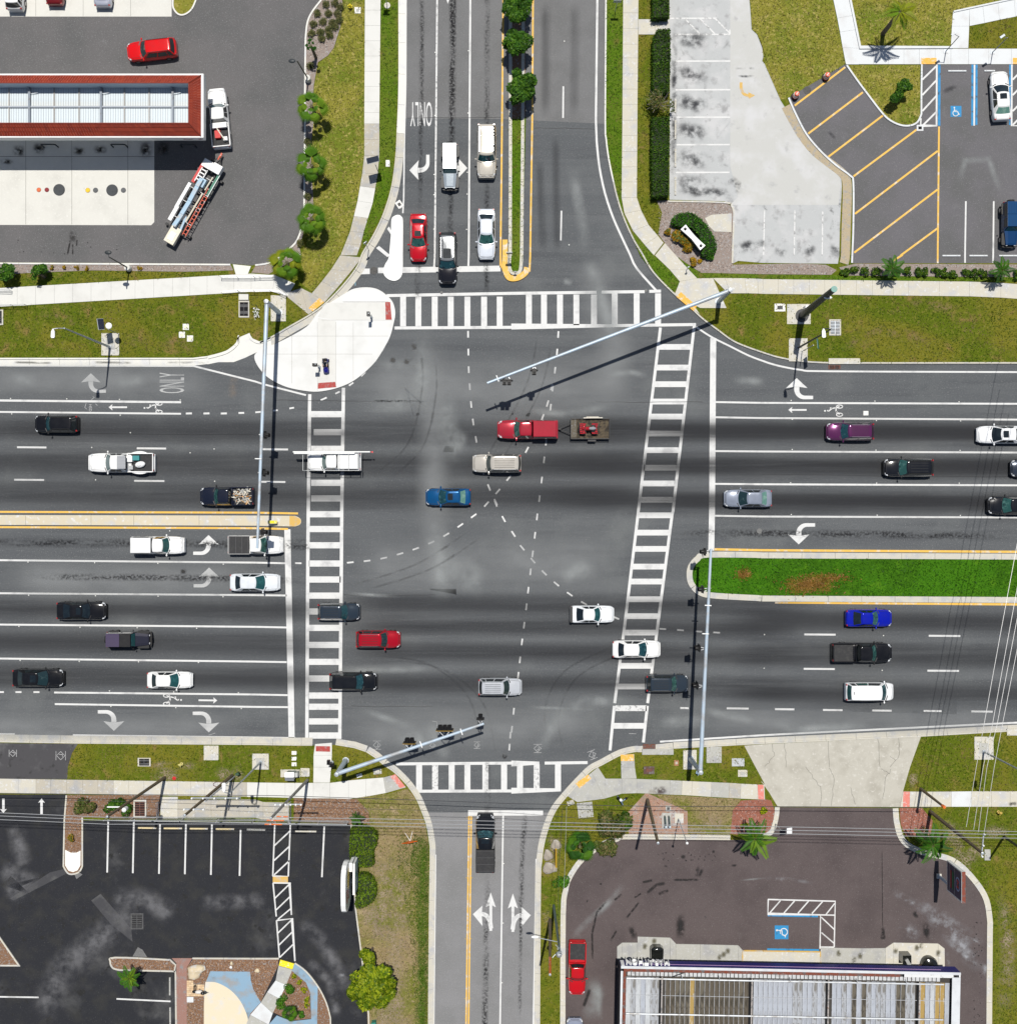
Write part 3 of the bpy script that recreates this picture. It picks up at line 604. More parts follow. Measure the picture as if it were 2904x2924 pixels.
NOSE = smooth(Z('01',1018,1750,1022,1650,1045,1622,1075,1615,1098,1630,1107,1662,1107,1800,1106,1919) + Z('11',1105,110,1090,165,1050,190,1005,182,972,155,960,115,975,65,1000,20) + Z('01',1010,1850),4,True)
flat('traffic_island',NOSE,surf('white_painted_concrete',[0]),.13,None,-.02)
WMED = Z('20',-900,25,0,28,1919,32) + smooth(Z('21',300,34,335,52,345,76,335,100,300,114),4) + Z('20',1919,108,0,102,-900,100)
WM = flat('median',WMED,surf('stained_concrete',[(.55,.49,.37),(.48,.7,.45,.7,7),(.62,2,.55,.72,6),(.34,1.3,.66,.8,7)],.9,.15),.13,None,-.02)
for xx in (200,690,1010,1500): 
    mb = MB(); mb.ribbon(W2(Z('20',xx,32,xx,104)),.03,.133); struct('median_joint',mb,C_LINE,WM)
mb = MB(); mb.poly(W2(Z('21',258,34,300,36,333,54,343,76,333,98,300,112,258,114)),.135); struct('median_nose_paint',mb,P_YELW,WM)
EIN = smooth(Z('22',1919,350,1480,347,1410,372,1365,425,1357,485,1372,540,1425,590,1540,612,1919,632),4)
EMI = Z('23',3300,365) [:1] + Z('23',1919,362,0,352) + EIN[1:-1] + Z('23',0,630,1919,642,3300,648)
flat('median_base',EMI,G_RICH,.10,None,-.02); LAWNS.append((W2(EMI),40,'rich',.10))
EO = Z('23',3300,368,1919,362,0,352) + EIN[1:-1] + Z('23',0,632,1919,643,3300,648)
kerb(EO,1,C_KERB,w=-.62,g=0,seg=3.3)
NMED = [(1453,-900),(1453,300)] + Z('01',1900,1300,1898,1919) + smooth(Z('11',1895,0,1892,80,1905,125) + Z('12',15,147,60,140,80,110,86,60,90,0),3) + Z('02',93,1500,98,900) + [(1503,-900)]
flat('median_base',NMED,G_MIX,.10,None,-.02)
lawn([(1453,335),(1502,335)] + Z('02',93,1500,90,1919) + Z('12',84,80,60,135,15,142) + Z('11',1905,118,1895,60) + Z('01',1900,1700),G_STRIP,34,'grn',.108)
flat('planter_bed',[(1455,-300),(1502,-300),(1500,340),(1456,340)],M_BROWN,.112)
kerb(NMED,-1,C_TAN,w=-.34,g=0,h=.15)
mb = MB(); mb.ribbon(W2(smooth(Z('01',1872,1800) + Z('11',1872,0,1868,85,1890,150) + Z('12',0,172,55,165,105,130,118,90),4)),.55,.10)
mb.ribbon(W2(smooth(Z('11',1872,60,1868,85,1890,150) + Z('12',0,172,55,165,105,130,118,90),4)),.62,.16); struct('median_nose_paint',mb,P_YEL)
# tactile pads at the kerb ramps
def tactile(pts,mat,z=.14):
    flat('tactile_mat',pts,mat,z,None,.1)
tactile(Z('11',400,395,480,320,518,352,432,420),P_YTAC,.142)
tactile(Z('12',1235,310,1270,275,1390,380,1365,418),P_YTAC,.142)
tactile(Z('03',1195,438,1308,438,1308,485,1195,485),P_YTAC,.142)
tactile(Z('03',1880,438,2000,438,2000,485,1880,485),P_YTAC,.142)
tactile(Z('21',455,1760,562,1762,562,1803,455,1800),P_RED,.142)
tactile(Z('31',1010,68,1050,52,1128,148,1085,155),P_PINK,.142)
tactile(Z('22',818,1825,918,1822,918,1872,820,1872),P_YTAC,.142)
tactile(Z('32',482,122,575,55,600,85,512,158),P_YTAC,.142)
tactile(Z('32',1845,131,1888,133,1893,240,1850,238),P_PINK,.142)
tactile(Z('33',1060,183,1108,184,1106,297,1056,298),P_PINK,.142)
tactile(F3(1450,185,1640,240,1615,315,1428,265),P_BRIGHT,.19)
# ------------------------------------------------------------------ painted markings (thin sheets on the pavement)
ZM = .006
MK = [0]
def zz_(z): MK[0] += 1; return z + .00025*(MK[0] % 11)
def stripe(pts,wpx,mat=P_WHITE,z=ZM,name='lane_line',parent=None):
    mb = MB(); mb.ribbon(W2(pts),wpx/S,zz_(z)); return mb.obj(name,mat,parent or ROAD)
def area(name,pts,mat,z=ZM,parent=None):
    mb = MB(); mb.poly(W2(pts),zz_(z)); return mb.obj(name,mat,parent or ROAD)
LW = 5.2
WL = lambda rc,*xy,w=LW,m=P_WHITE,n='lane_line': stripe(Z(rc,*xy),w,m,ZM,n)
# west road
stripe(Z('10',-900,1079,0,1087,1362,1100),6); stripe(Z('10',-900,1164,0,1173,1362,1187),5)
stripe(Z('10',-900,827,0,826,1450,829),4.5,name='edge_line'); stripe(Z('10',1445,826,1919,945) + Z('11',60,965,380,1047),5,name='edge_line')
for x0,x1,y in ((132,352,1438),(1030,1250,1446),(110,335,1682),(1010,1237,1690),(-790,-570,1430),(-800,-580,1674)): WL('10',x0,y,x1,y + 2)
WL('11',40,1453,245,1455); WL('11',30,1697,225,1699)
for x0,x1,y in ((1398,1443,1185),(1530,1575,1185),(1660,1705,1185),(1793,1835,1181)): WL('10',x0,y,x1,y - 1)
for a in ((0,1176,48,1172),(132,1164,168,1160),(255,1147,290,1141),(490,1085,535,1065),(600,1036,633,1020),(702,975,735,953),(793,905,825,874),(878,812,907,784),(948,718,967,684)): WL('11',*a,w=4.6)
for y0,y1,y2 in ((367,385,390),(615,629,632),(850,867,872),(1105,1128,1132)): stripe(Z('20',-900,y0 - 8,0,y0,1919,y1) + Z('21',235,y2),LW)
stripe(Z('20',410,1360,1919,1375) + Z('21',242,1380),LW); stripe(Z('20',415,1447,1919,1468) + Z('21',244,1470),LW)
for x in (-400,-260,-130,-12,120,255): WL('20',x,1357,x + 45,1357,w=4.8)
stripe(Z('20',550,1680,1919,1698) + Z('21',300,1702),LW,name='edge_line'); WL('20',-600,1665,115,1673)
for y0,y1 in ((4,10),(119,127)):
    stripe(Z('20',-900,y0 - 3,0,y0,1919,y1) + Z('21',320 if y0 < 50 else 245,y1 + 6),5.6,P_YEL,name='yellow_line')
# east road
for a in ((1530,1099,1105,1112),(1530,1213,1219,1231),(1528,1467,1470,1478),(1525,1713,1716,1724)):
    stripe(Z('12',a[0],a[1],1919,a[1] + 3) + Z('13',0,a[2],1919,a[3],3300,a[3] + 5),LW)
stripe(Z('22',1520,33,1919,37) + Z('23',0,39,1919,46,3300,52),LW)
stripe(smooth(Z('12',1385,535,1500,610,1640,680,1780,750,1900,795) + Z('13',60,808,150,832,300,858,500,868,1919,874,3300,878),3),5,name='edge_line')
stripe(Z('22',1520,285,1919,291) + Z('23',0,292,1919,304,3300,312),6.4,P_YEL,name='yellow_line')
stripe(Z('23',100,684,1919,699,3300,708),6.4,P_YEL,name='yellow_line')
for x0,x1,y in ((320,555,924),(1253,1490,934),(2200,2430,944),(315,548,1182),(1243,1480,1196),(2190,2420,1206),(100,245,1485),(460,607,1491),(830,975,1495),(1573,1733,1502),(1940,2090,1508)): WL('23',x0,y,x1,y + 2,w=5.4)
WL('23',1215,1498,1350,1500,m=P_WORN); WL('22',1615,1479,1780,1481); WL('22',1265,1477,1330,1478,m=P_WORN)
stripe(Z('22',1115,1729,1919,1684) + Z('23',0,1681,500,1655,1919,1586,3300,1520),5.2,name='edge_line')
# north road
stripe(Z('01',1364,-600,1363,0,1355,900,1345,1919) + Z('11',1340,85),5,surf('worn_white_paint',[0])); stripe(Z('01',1612,-600,1612,0,1606,900,1600,1919) + Z('11',1597,78),LW)
stripe(Z('01',1130,-600,1130,0,1128,640,1118,1040,1112,1500,1106,1600),4,name='edge_line')
stripe([(1437,-300),(1437,0),(1434,300),(1432,500)] + Z('11',1838,0,1838,90),5,P_YEL,name='yellow_line')
stripe([(1522,-300),(1522,0)] + Z('02',157,900,148,1500,142,1919) + Z('12',137,120),5,P_YEL,name='yellow_line')
stripe(Z('02',646,-300,645,0,634,900,640,1060) + smooth(Z('02',640,1060,660,1250,702,1450,762,1630,833,1790,890,1910) + Z('12',940,95,1090,265),3)[1:],6,name='edge_line')
for a in ((390,648,388,885),(376,1582,371,1805),(395,-250,393,-60)): WL('02',*a,w=4.6)
# south road
stripe(Z('31',1602,370,1580,1919,1572,3000),4.4,P_YEL,name='yellow_line'); stripe(Z('31',1619,370,1599,1919,1591,3000),4.4,P_YEL,name='yellow_line')
stripe(Z('31',1858,365,1835,1919,1828,3000),4.6); stripe(Z('31',1350,658,1336,1919,1330,3000),5.4,name='edge_line'); stripe(Z('32',188,690,166,1919,160,3000),4.8,name='edge_line')
# stop bars
area('stop_line',Z('11',920,90,1838,75,1838,118,920,132),P_WHITE); area('stop_line',Z('11',785,97,858,97,858,138,785,140),P_WHITE)
stripe(Z('12',1514,618,1505,1919) + Z('22',1499,295),17,name='stop_line'); stripe(Z('21',240,135,252,700,264,1250,272,1700),17.5,name='stop_line')
area('stop_line',Z('31',1595,325,1919,325) + Z('32',0,325,238,328,238,365,0,365) + Z('31',1595,367),P_WHITE)
# crosswalks
def xwalk(rails,bars,wr,wb,horizontal=True,worn=()):
    for r in rails: stripe(r,wr,name='crosswalk_edge')
    for i,(a,b) in enumerate(bars): stripe([a,b],wb,P_WORN if i in worn else P_WHITE,ZM,'crosswalk_stripe')
b = []
for x in (1108,1222,1345,1465,1590,1715,1832): b.append((Z('11',x,308)[0],Z('11',x,530)[0]))
for x in (132,245,365,488,620,775,940,1100): b.append((Z('12',x,292 if x < 700 else 283)[0],Z('12',x,522)[0]))
xwalk([Z('11',985,300,1919,283) + Z('12',0,284,640,275),Z('12',676,274,1000,270),Z('12',1034,268,1122,266),Z('11',1043,543,1919,538) + Z('12',0,532,740,526,1384,517)],b,8.5,16.8)
lx = lambda y: 1118 - (y - 540)*.1255 if y < 1919 else None
b = []
for y in (685,840,965,1095,1208,1335,1460,1592,1710,1832): b.append((Z('12',1106 - (y - 640)*.1265 + 8,y)[0],Z('12',1360 - (y - 640)*.12 - 8,y)[0]))
for y in (30,160,282,415,527,660,787,910,1040,1160,1315,1478,1610): b.append((Z('22',950 - y*.118 + 6,y)[0],Z('22',1208 - y*.127 - 6,y)[0]))
xwalk([Z('12',1118,540,952,1919) + Z('22',948,40,852,840,775,1440),Z('22',772,1460,740,1795),Z('12',1372,520,1212,1919) + Z('22',1206,20,1100,840,1022,1440),Z('22',1020,1460,990,1735)],b,8.2,16.2,worn=(21,))
b = []
for y in (1190,1325,1450,1580,1705,1822): b.append((Z('11',418 if y != 1325 else 438,y)[0],Z('11',650,y)[0]))
for y in (22,133,255,392,512,633,752,875,1003,1130,1255,1383,1467,1577,1683): b.append((Z('21',402,y)[0],Z('21',640,y)[0]))
xwalk([Z('11',408,1040,397,1919) + Z('21',394,300,386,1700),Z('11',661,992,648,1919) + Z('21',646,300,633,1708)],b,9.6,17.6)
b = []
for x in (1228,1348,1472,1590,1725,1865): b.append((Z('31',x,-20)[0],Z('31',x,178)[0]))
for x in (65,190,350): b.append((Z('32',x,-20)[0],Z('32',x,175)[0]))
xwalk([Z('21',1055,1896,1919,1890) + Z('22',0,1893,210,1890),Z('22',250,1890,572,1886),Z('31',1205,182,1919,180) + Z('32',0,178,372,172)],b,8.4,17,worn=(1,7))
# dotted guide lines
def dots(rc,pts,L=50,w=4.6,d=None):
    for i,(x,y) in enumerate(pts):
        a = pts[max(i - 1,0)]; c = pts[min(i + 1,len(pts) - 1)]; t = Vector((c[0] - a[0],c[1] - a[1])).normalized()*L/2
        stripe(Z(rc,x - t.x,y - t.y,x + t.x,y + t.y),w,P_WHITE,ZM + .001,'guide_dash')
dots('11',[(1595,590),(1597,724),(1600,856),(1608,984),(1618,1117),(1633,1249),(1655,1379)])
dots('12',[(352,592),(343,724),(328,860),(311,994),(295,1138),(278,1270),(261,1400),(246,1533),(228,1684),(211,1824)])
dots('22',[(193,42),(177,180),(160,320),(144,454),(127,592),(113,717),(96,855),(80,981),(65,1115),(52,1231),(35,1365),(18,1501),(4,1636)])
dots('21',[(1912,1680),(1905,1770)])
dots('11',[(1705,1620),(1752,1740),(1802,1860)]); dots('21',[(1802,-70),(1862,58),(1935,170)]); dots('22',[(82,274),(162,370),(247,462),(338,545),(438,622),(545,690),(670,750),(785,800)])
dots('21',[(712,384),(838,372),(963,351),(1085,319),(1203,281),(1319,234),(1431,176),(1537,106),(1637,34)]); dots('11',[(1733,1865),(1818,1770),(1900,1670)]); dots('12',[(117,1458),(195,1310),(235,1213),(272,1110),(302,985)])
dots('22',[(1135,883),(1268,892),(1405,902),(1539,910)]); stripe(Z('21',298,389,346,390),4.6,name='guide_dash')
# arrows
def arrow(tip,ang,hand,sc=1.0,mat=P_WHITE,back=2.3,side=1.73,z=ZM):
    """head points along ang; the tail bends to the right (hand=1) or left (-1) of that heading"""
    mb = MB(); c = [(0,-.95),(0,-1.2)]; r = .85
    for k in range(1,9): t = k/8*pi/2; c.append((hand*(r - r*cos(t)),-1.2 - r*sin(t)))
    c.append((hand*side,-1.2 - r)); n = len(c); sa,ca = sin(ang - pi/2),cos(ang - pi/2); x0,y0,_ = P(*tip)
    tr = lambda q: (x0 + (q[0]*ca - q[1]*sa)*sc,y0 + (q[0]*sa + q[1]*ca)*sc)
    mb.ribbon([tr(q) for q in c],.56*sc,z,w1=.36*sc)
    mb.poly([tr(q) for q in ((0,0),(-1.13,-1.05),(-.3,-.93),(.3,-.93),(1.13,-1.05))],z + .001)
    return mb.obj('turn_arrow',mat,ROAD)
arrow(Z('10',685,883)[0],pi/2,1,.92,P_WHITE); arrow(Z('13',263,919)[0],pi/2,1,1.0)
arrow(Z('23',278,248)[0],-pi/2,-1,1.0); arrow(Z('20',1568,178)[0],pi/2,-1,.94); arrow(Z('20',1572,422)[0],pi/2,-1,.94)
arrow(Z('20',858,1648)[0],-pi/2,1,.98); arrow(Z('20',1570,1659)[0],-pi/2,1,.98); arrow(Z('01',1155,1278)[0],pi,1,.95); arrow(Z('01',1590,1262)[0],0,-1,.95)
def combo(tx,ty,rc,hand):
    mb = MB(); m = hand
    mb.ribbon(W2(Z(rc,tx,ty + 90,tx,ty + 288)),8/S,ZM); mb.poly(W2(Z(rc,tx,ty,tx - 38,ty + 112,tx - 5,ty + 92,tx + 5,ty + 92,tx + 38,ty + 112)),ZM + .001)
    mb.ribbon(W2(smooth(Z(rc,tx + m*2,ty + 270,tx - m*8,ty + 215,tx - m*35,ty + 172,tx - m*75,ty + 160),4)),12/S,ZM + .002)
    mb.poly(W2(Z(rc,tx - m*134,ty + 163,tx - m*62,ty + 98,tx - m*68,ty + 160,tx - m*62,ty + 252)),ZM + .003); mb.obj('turn_arrow',P_WHITE,ROAD)
combo(1765,942,'31',1); combo(12,950,'32',-1)
area('turn_arrow',Z('01',1430,-12,1458,-12,1443,28),P_WHITE)
def straight(tip,tail,hw,sw,mat=P_WHITE,z=ZM,parent=None):
    a,b = Vector(P(*tip)[:2]),Vector(P(*tail)[:2]); d = (b - a).normalized(); n = Vector((-d.y,d.x)); hl = hw*1.25
    mb = MB(); mb.poly([tuple(q) for q in (a,a + d*hl + n*hw,a + d*hl*.85 + n*sw,b + n*sw,b - n*sw,a + d*hl*.85 - n*sw,a + d*hl - n*hw)],z); return mb.obj('lane_arrow',mat,parent or ROAD)
straight(Z('10',818,1138)[0],Z('10',957,1138)[0],.34,.09); straight(Z('13',200,1158)[0],Z('13',337,1158)[0],.34,.09); straight(Z('20',1633,1420)[0],Z('20',1493,1418)[0],.34,.09)
straight(Z('30',318,235)[0],Z('30',318,352)[0],.36,.13,P_WHITE,ZL + .006); straight(Z('30',32,345)[0],Z('30',32,237)[0],.36,.13,P_WHITE,ZL + .006)
# lettering on the road
def lettering(txt,c,w,h,rz,mat=P_WHITE,z=ZM): 
    mb = MB(); text_into(mb,txt,P(*c),w,h,rz,z); return mb.obj('road_lettering',mat,ROAD)
lettering('ONLY',Z('10',1293,955)[0],2.15,2.65,pi/2); lettering('ONLY',Z('01',1243,857)[0],2.3,2.6,pi)
def bike(rc,x,y,fx,fy):
    q = lambda a,b: Z(rc,x + fx*a,y + fy*b)[0]; mb = MB()
    for cy_ in (-30,31):
        cx_,cyy = P(*q(47,cy_))[:2]; mb.ribbon([(cx_ + cos(t)*.33,cyy + sin(t)*.17) for t in np.linspace(0,2*pi,20)],.09,ZM)
    for a in ((47,-30,22,-22,20,5,47,28),(20,5,-10,15,30,22),(22,-22,-8,-16,-38,6),(-38,6,-45,-4),(-8,-16,-25,-20)): mb.ribbon(W2([q(a[i],a[i + 1]) for i in range(0,len(a),2)]),.12,ZM + .002)
    hx,hy = P(*q(-62,2))[:2]; mb.disc((hx,hy,ZM),.1,10); return mb.obj('bicycle_symbol',P_WHITE,ROAD)
bike('10',1150,1141,1,1); bike('13',537,1163,1,1); bike('20',1300,1414,-1,1)
# crew marks in chalk
P_CHALK = surf('chalk_mark',[(.42,.42,.42),(.2,8,.5,.7,6)],.9)
def survey(rc,x,y,s=1.0,rz=0.0,dark=False,base=ROAD,z=ZM + .002):
    c = P(*Z(rc,x,y)[0]); mb = MB(); k = 27*s*K/S
    ro = lambda a,b: (c[0] + (a*cos(rz) - b*sin(rz))*k,c[1] + (a*sin(rz) + b*cos(rz))*k)
    for p in ([(0,1),(1,0),(0,-1),(-1,0),(0,1)],[(-1.1,1.15),(1.1,1.15)],[(-1.1,-1.15),(1.1,-1.15)],[(-.3,-.4),(-.3,.4),(.3,-.4),(.3,.4)]): mb.ribbon([ro(*q) for q in p],.045,z)
    mb.obj('survey_mark',P_CHALK,base)
survey('21',912,1755); survey('21',1330,1757,.8); survey('21',1662,1755,.8); survey('22',197,1780); survey('22',608,1828,1,.35); survey('20',462,1833,1.15,pi/2,z=ZL + .01); survey('20',103,1815,.9,pi/2,z=ZL + .01)
lettering('HSD',Z('10',682,1143)[0],.75,.3,-pi/2,P_CHALK); 
for a in (('10',690,1082,712,1062,700,1056),('10',650,1108,640,1140,655,1152),('10',720,1112,740,1105,735,1125),('21',1325,1575,1362,1580,1362,1615),('20',1568,1680,1620,1664),('22',880,1668,935,1670),('11',748,170,750,225)): stripe(Z(a[0],*a[1:]),1.3,P_CHALK if a[0] != '11' else surf('cyan_mark',[(.25,.5,.6)]),ZM + .002,'survey_mark')
# raised reflectors
RB = MB(); RB.box((0,0,.02),(.11,.11,.03),0,taper=.7); RM = RB.mesh('reflector',surf('reflector_ceramic',[(.75,.75,.7)],.4)); RB.box((0,0,.02),(.11,.11,.03)); RY = RB.mesh('reflector',surf('amber_reflector',[(.5,.36,.1)],.4))
def refl(rc,*xy,me=RM):
    for u,v in Z(rc,*xy): put('reflector',me,ROAD,P(u,v,0.0))
refl('10',83,1072,505,1075,900,1079,1356,1084,92,1188,906,1197,692,1440,1610,1451,721,1683,1614,1693,982,1329,1430,1480)
refl('13',221,1087,849,1092,1480,1097,229,1229,860,1238,1492,1241,229,1455,857,1460,1488,1462,217,1704,862,1707,1482,1708)
refl('20',1277,147,214,381,714,386,1188,391,1679,397,219,630,720,634,1190,637,1677,641,146,864,604,870,1033,874,1479,878,155,1119,598,1126,1043,1130,1492,1135,825,1348,1307,1356,1792,1362,836,1465,1323,1474,1814,1480)
refl('01',1348,393,1346,867,1340,1310,1338,1462,1338,1720,1598,381,1595,849,1590,1293,1588,1457,1584,1722); refl('02',398,309,433,1838); refl('23',21,926,914,933,19,1178,904,1194,222,24,866,29,1490,31)
refl('22',1898,925,1895,1178); refl('31',1862,725,1858,1172,1850,1620); refl('31',1587,381,1628,381,1583,832,1624,832,1576,1290,1617,1289,1570,1738,1609,1737,me=RY)
# slip-lane hatching
for a in ((1055,1520,1078,1500,1108,1552,1088,1566),(988,1718,1003,1700,1018,1730,1018,1762),(905,1862,928,1846,1010,1915,990,1930)): area('hatch_stripe',Z('01',*a),P_WHITE)
# parking bays
def bay(pts,w,mat,z=ZL + .006,n='bay_line'): return stripe(pts,w,mat,z,n)
for y,x0,x1 in ((141,1190,1535),(262,1228,1640),(462,1230,1640),(677,1230,1640),(883,1235,1638),(1089,1235,1636),(1297,1232,1634)): bay(Z('02',x0,y,x1,y - 1),4.6,P_WORN if y < 300 else P_WHITE,ZL + .01)
for a in ((1300,143,1412,258),(1415,143,1525,258),(1528,143,1640,256),(1636,225,1640,262)): bay(Z('02',*a),4.2,P_WORN,ZL + .012)
for a in ((20,1580,12,1919),(248,1580,242,1919),(456,1590,452,1919)): bay(Z('03',*a),3.6,P_WORN,ZL + .012)
bay(Z('02',1897,1580,1890,1919),3.6,P_WORN,ZL + .012)
mb = MB(); mb.ribbon(W2(smooth(Z('02',1722,620,1722,660,1740,705,1785,725),4)),.3,ZL + .012); mb.poly(W2(Z('02',1775,695,1825,718,1780,745)),ZL + .013); mb.obj('turn_arrow',P_YELW,ROAD)
for a in ((246,795,625,506),(348,1005,757,695),(497,1180,910,867),(688,1325,1160,975),(698,1607,1318,1135),(692,1898,1316,1425)): bay(Z('03',*a),5.4,P_YEL)
bay(Z('03',1040,1919,1316,1716),5.4,P_YEL); bay(Z('13',985,40,1056,-5),5.4,P_YEL); bay(Z('03',1328,952,1318,1919) + Z('13',1318,58),5,P_YEL)
for a in ((1203,600,1306,500),(1203,716,1308,605),(1203,836,1308,722),(1210,940,1308,842)): bay(Z('03',*a),5,P_WHITE)
bay(Z('03',1311,487,1309,948),5,P_WHITE,ZL + .008); bay(Z('03',1192,890,1190,946,1312,946),4.4,P_WHITE,ZL + .01)
bay(Z('03',1330,487,1329,945),7,P_BLUE); bay(Z('03',1579,487,1577,945),6,P_BLUE); bay(Z('03',1609,487,1608,940),6,P_BLUE); bay(Z('03',1594,487,1591,946),4.6,P_WHITE); bay(Z('03',1862,487,1860,940),6,P_BLUE); bay(Z('03',1874,487,1872,946,2100,946),4.6,P_WHITE,ZL + .008)
for y in (600,716,836,940): bay(Z('03',1880,y,1985,y - 105),5,P_WHITE)
bay(Z('03',1529,1512,1523,1919) + Z('13',1523,55),4.6,P_WHITE); bay(Z('03',1738,1512,1734,1919) + Z('13',1732,55),4.6,P_WHITE); bay(Z('03',1950,1512,1946,1919) + Z('13',1946,55),4.6,P_WHITE)
def wheelchair(c,s,rz,z,mirror=1):
    x0,y0,_ = P(*c); k = s/2; mb = MB(); R = lambda a,b: (x0 + (a*mirror*cos(rz) - b*sin(rz))*k,y0 + (a*mirror*sin(rz) + b*cos(rz))*k)
    mb.poly([R(-1,-1),R(1,-1),R(1,1),R(-1,1)],z); mb.disc((*R(-.3,.68),z + .004),.15*k,10,1)
    mb.ribbon([R(-.3,.5),R(-.22,-.05),R(.32,-.08),R(.52,-.55),R(.72,-.5)],.15*k,z + .005,1); mb.ribbon([R(-.26,.2),R(.2,.18)],.11*k,z + .006,1)
    mb.ribbon([R(-.05 + .52*cos(t),-.33 + .52*sin(t)) for t in np.linspace(2.1,6.1,14)],.13*k,z + .004,1); return mb.obj('wheelchair_symbol',[P_BLUE,P_WHITE],ROAD)
wheelchair(Z('03',1455,838)[0],1.15,0,ZL + .006); wheelchair(Z('33',148,1239)[0],1.45,pi/2,ZL + .006,-1)
for x,y0,y1 in ((818,392,790),(1010,392,795),(1206,425,800),(1400,425,803),(1595,430,808),(1810,470,815)): bay(Z('30',x,y0,x - 8,y1),4.6,P_WHITE)
bay(Z('31',518,445,500,825),4.6,P_WHITE); bay(Z('31',728,445,725,500),3.6,P_WHITE)
bay(Z('31',148,400,132,818),4,P_WHITE); bay(Z('31',265,400,248,818,130,816),4,P_WHITE,ZL + .008)
for y in (590,700,808): bay(Z('31',142,y,258,y - 108),4,P_WHITE,ZL + .01)
area('tactile_mat',Z('31',132,818,246,818,246,866,132,866),P_YELW,ZL + .008)
bay(Z('31',133,868,258,870,272,1108),4,P_WHITE,ZL + .01); bay(Z('31',134,870,158,1120),4,P_WHITE); bay(Z('31',160,1150,276,1136,298,1455),4,P_WHITE,ZL + .01); bay(Z('31',160,1150,182,1430),4,P_WHITE)
for a in ((146,985,256,878),(156,1072,264,968),(170,1142,268,1060),(170,1245,276,1142),(178,1335,284,1230),(186,1425,292,1322)): bay(Z('31',*a),3.8,P_WHITE,ZL + .012)
bay(Z('30',-300,1718,297,1727),4.4,P_WHITE); bay(Z('30',880,1738,1285,1757),4.4,P_WHITE)
bay(Z('33',45,992,550,1006,542,1350),4,P_WHITE,ZL + .008); bay(Z('33',48,992,45,1100,440,1108,436,1362),4,P_WHITE,ZL + .01); bay(Z('33',440,1108,548,1110),4,P_WHITE,ZL + .01); bay(Z('33',436,1350,542,1350),4,P_WHITE,ZL + .012)
for a in ((60,1092,140,1000),(165,1094,245,1003),(270,1096,350,1005),(375,1098,455,1008),(480,1106,546,1022),(445,1125,546,1220),(446,1240,540,1320)): bay(Z('33',*a),3.6,P_WHITE,ZL + .014)
bay(Z('33',45,1112,420,1120),5,P_BLUE); bay(Z('33',40,1366,428,1372),5.4,P_BLUE)
# ------------------------------------------------------------------ tyre wear, oil and dust
D_OIL = decal('oil_wear',(.010,.010,.012),.80,1.2,1.1,.28,.62,(.25,1,1),grain=4)
D_OILV = decal('oil_wear_crossways',(.010,.010,.012),.78,1.2,1.1,.28,.64,(1,.25,1),grain=4)
D_BAND = decal('tyre_band',(.028,.029,.033),.54,1.0,.5,.10,.62,(.05,1.3,1)); D_BANDV = decal('tyre_band_crossways',(.035,.036,.04),.30,1.0,.5,.10,.62,(1.3,.05,1)); D_HAZE = decal('dust_film',(.27,.28,.285),.58,.8,.2,.05,.75,(.5,1,1))
D_DUST = decal('pale_dust',(.38,.40,.40),.58,1.1,.6,.2,.8,(.6,.6,1),.8,0,.35); D_BROWN = decal('brown_dust',(.30,.24,.19),.5,1.2,.9,.35,.8)
D_DRIP = decal('oil_drip',(.015,.014,.014),.95,1.0,1.9,.34,.55,None,.5,0,.5); D_WASH = decal('soap_streak',(.42,.43,.46),.6,1.2,1.6,.40,.70,(.5,.5,1),.8,0,.4); D_SKID = decal('skid_mark',(.022,.020,.020),.9,.7,2.2,.3,.55)
SK = [0]
def stain(pts,wpx,mat,base=0.0):
    SK[0] += 1; mb = MB(); p = resample(W2(pts),.7); mb.ribbon([tuple(q) for q in p],wpx/S,base + .011 + .0002*(SK[0] % 85),0,True); mb.obj('wear_mark',mat,ROAD)
for y in (1320,1570,1800): stain(Z('10',-700,y - 30,1919,y) + Z('11',1919,y + 10) + Z('12',1000,y - 10,1500,y - 10),112,D_BAND)
for y in (1315,1570,1845): stain(Z('12',0,y - 30,1000,y) + Z('13',-200,y + 5,1919,y + 15,2800,y + 20),105,D_BAND)
for y in (1330,1590,1850): stain(Z('12',900,y - 14,1400,y - 8) + Z('13',0,y - 10,900,y - 6,2400,y + 5),70,D_BAND)
for y0,y1 in ((720,745),(980,1000),(1235,1255)): stain(Z('20',-700,y0 - 10,0,y0,1919,y1) + Z('21',700,y1 + 10),98,D_BAND)
for y in (690,850,1050,1290): stain(Z('21',500,y,1919,y + 10) + Z('22',900,y + 10,1919,y + 40) + Z('23',500,y + 40),87,D_BAND)
for y in (780,1040,1330): stain(Z('22',1500,y + 30) + Z('23',0,y + 20,1919,y + 60,2800,y + 70),108,D_BAND)
stain(Z('20',-300,235,980,238,1919,252) + Z('21',420,250),36,D_OIL); stain(Z('20',200,490,1000,495,1919,510) + Z('21',420,520),30,D_OIL); stain(Z('22',1180,165,1919,180) + Z('23',0,165,600,170,1919,190),34,D_OIL)
stain(Z('21',215,250,420,252),50,D_OIL)
stain([(1204,-250),(1205,150),(1200,560),(1196,640)],22,D_OILV); stain([(1294,-250),(1293,100),(1290,400),(1283,790)],26,D_OILV); stain([(1294,-250),(1293,100),(1292,420)],30,D_OILV); stain([(1391,-250),(1391,120),(1390,420)],24,D_OILV); stain([(1391,500),(1389,640),(1389,850)],26,D_OILV); stain([(1196,740),(1192,860)],28,D_OILV)
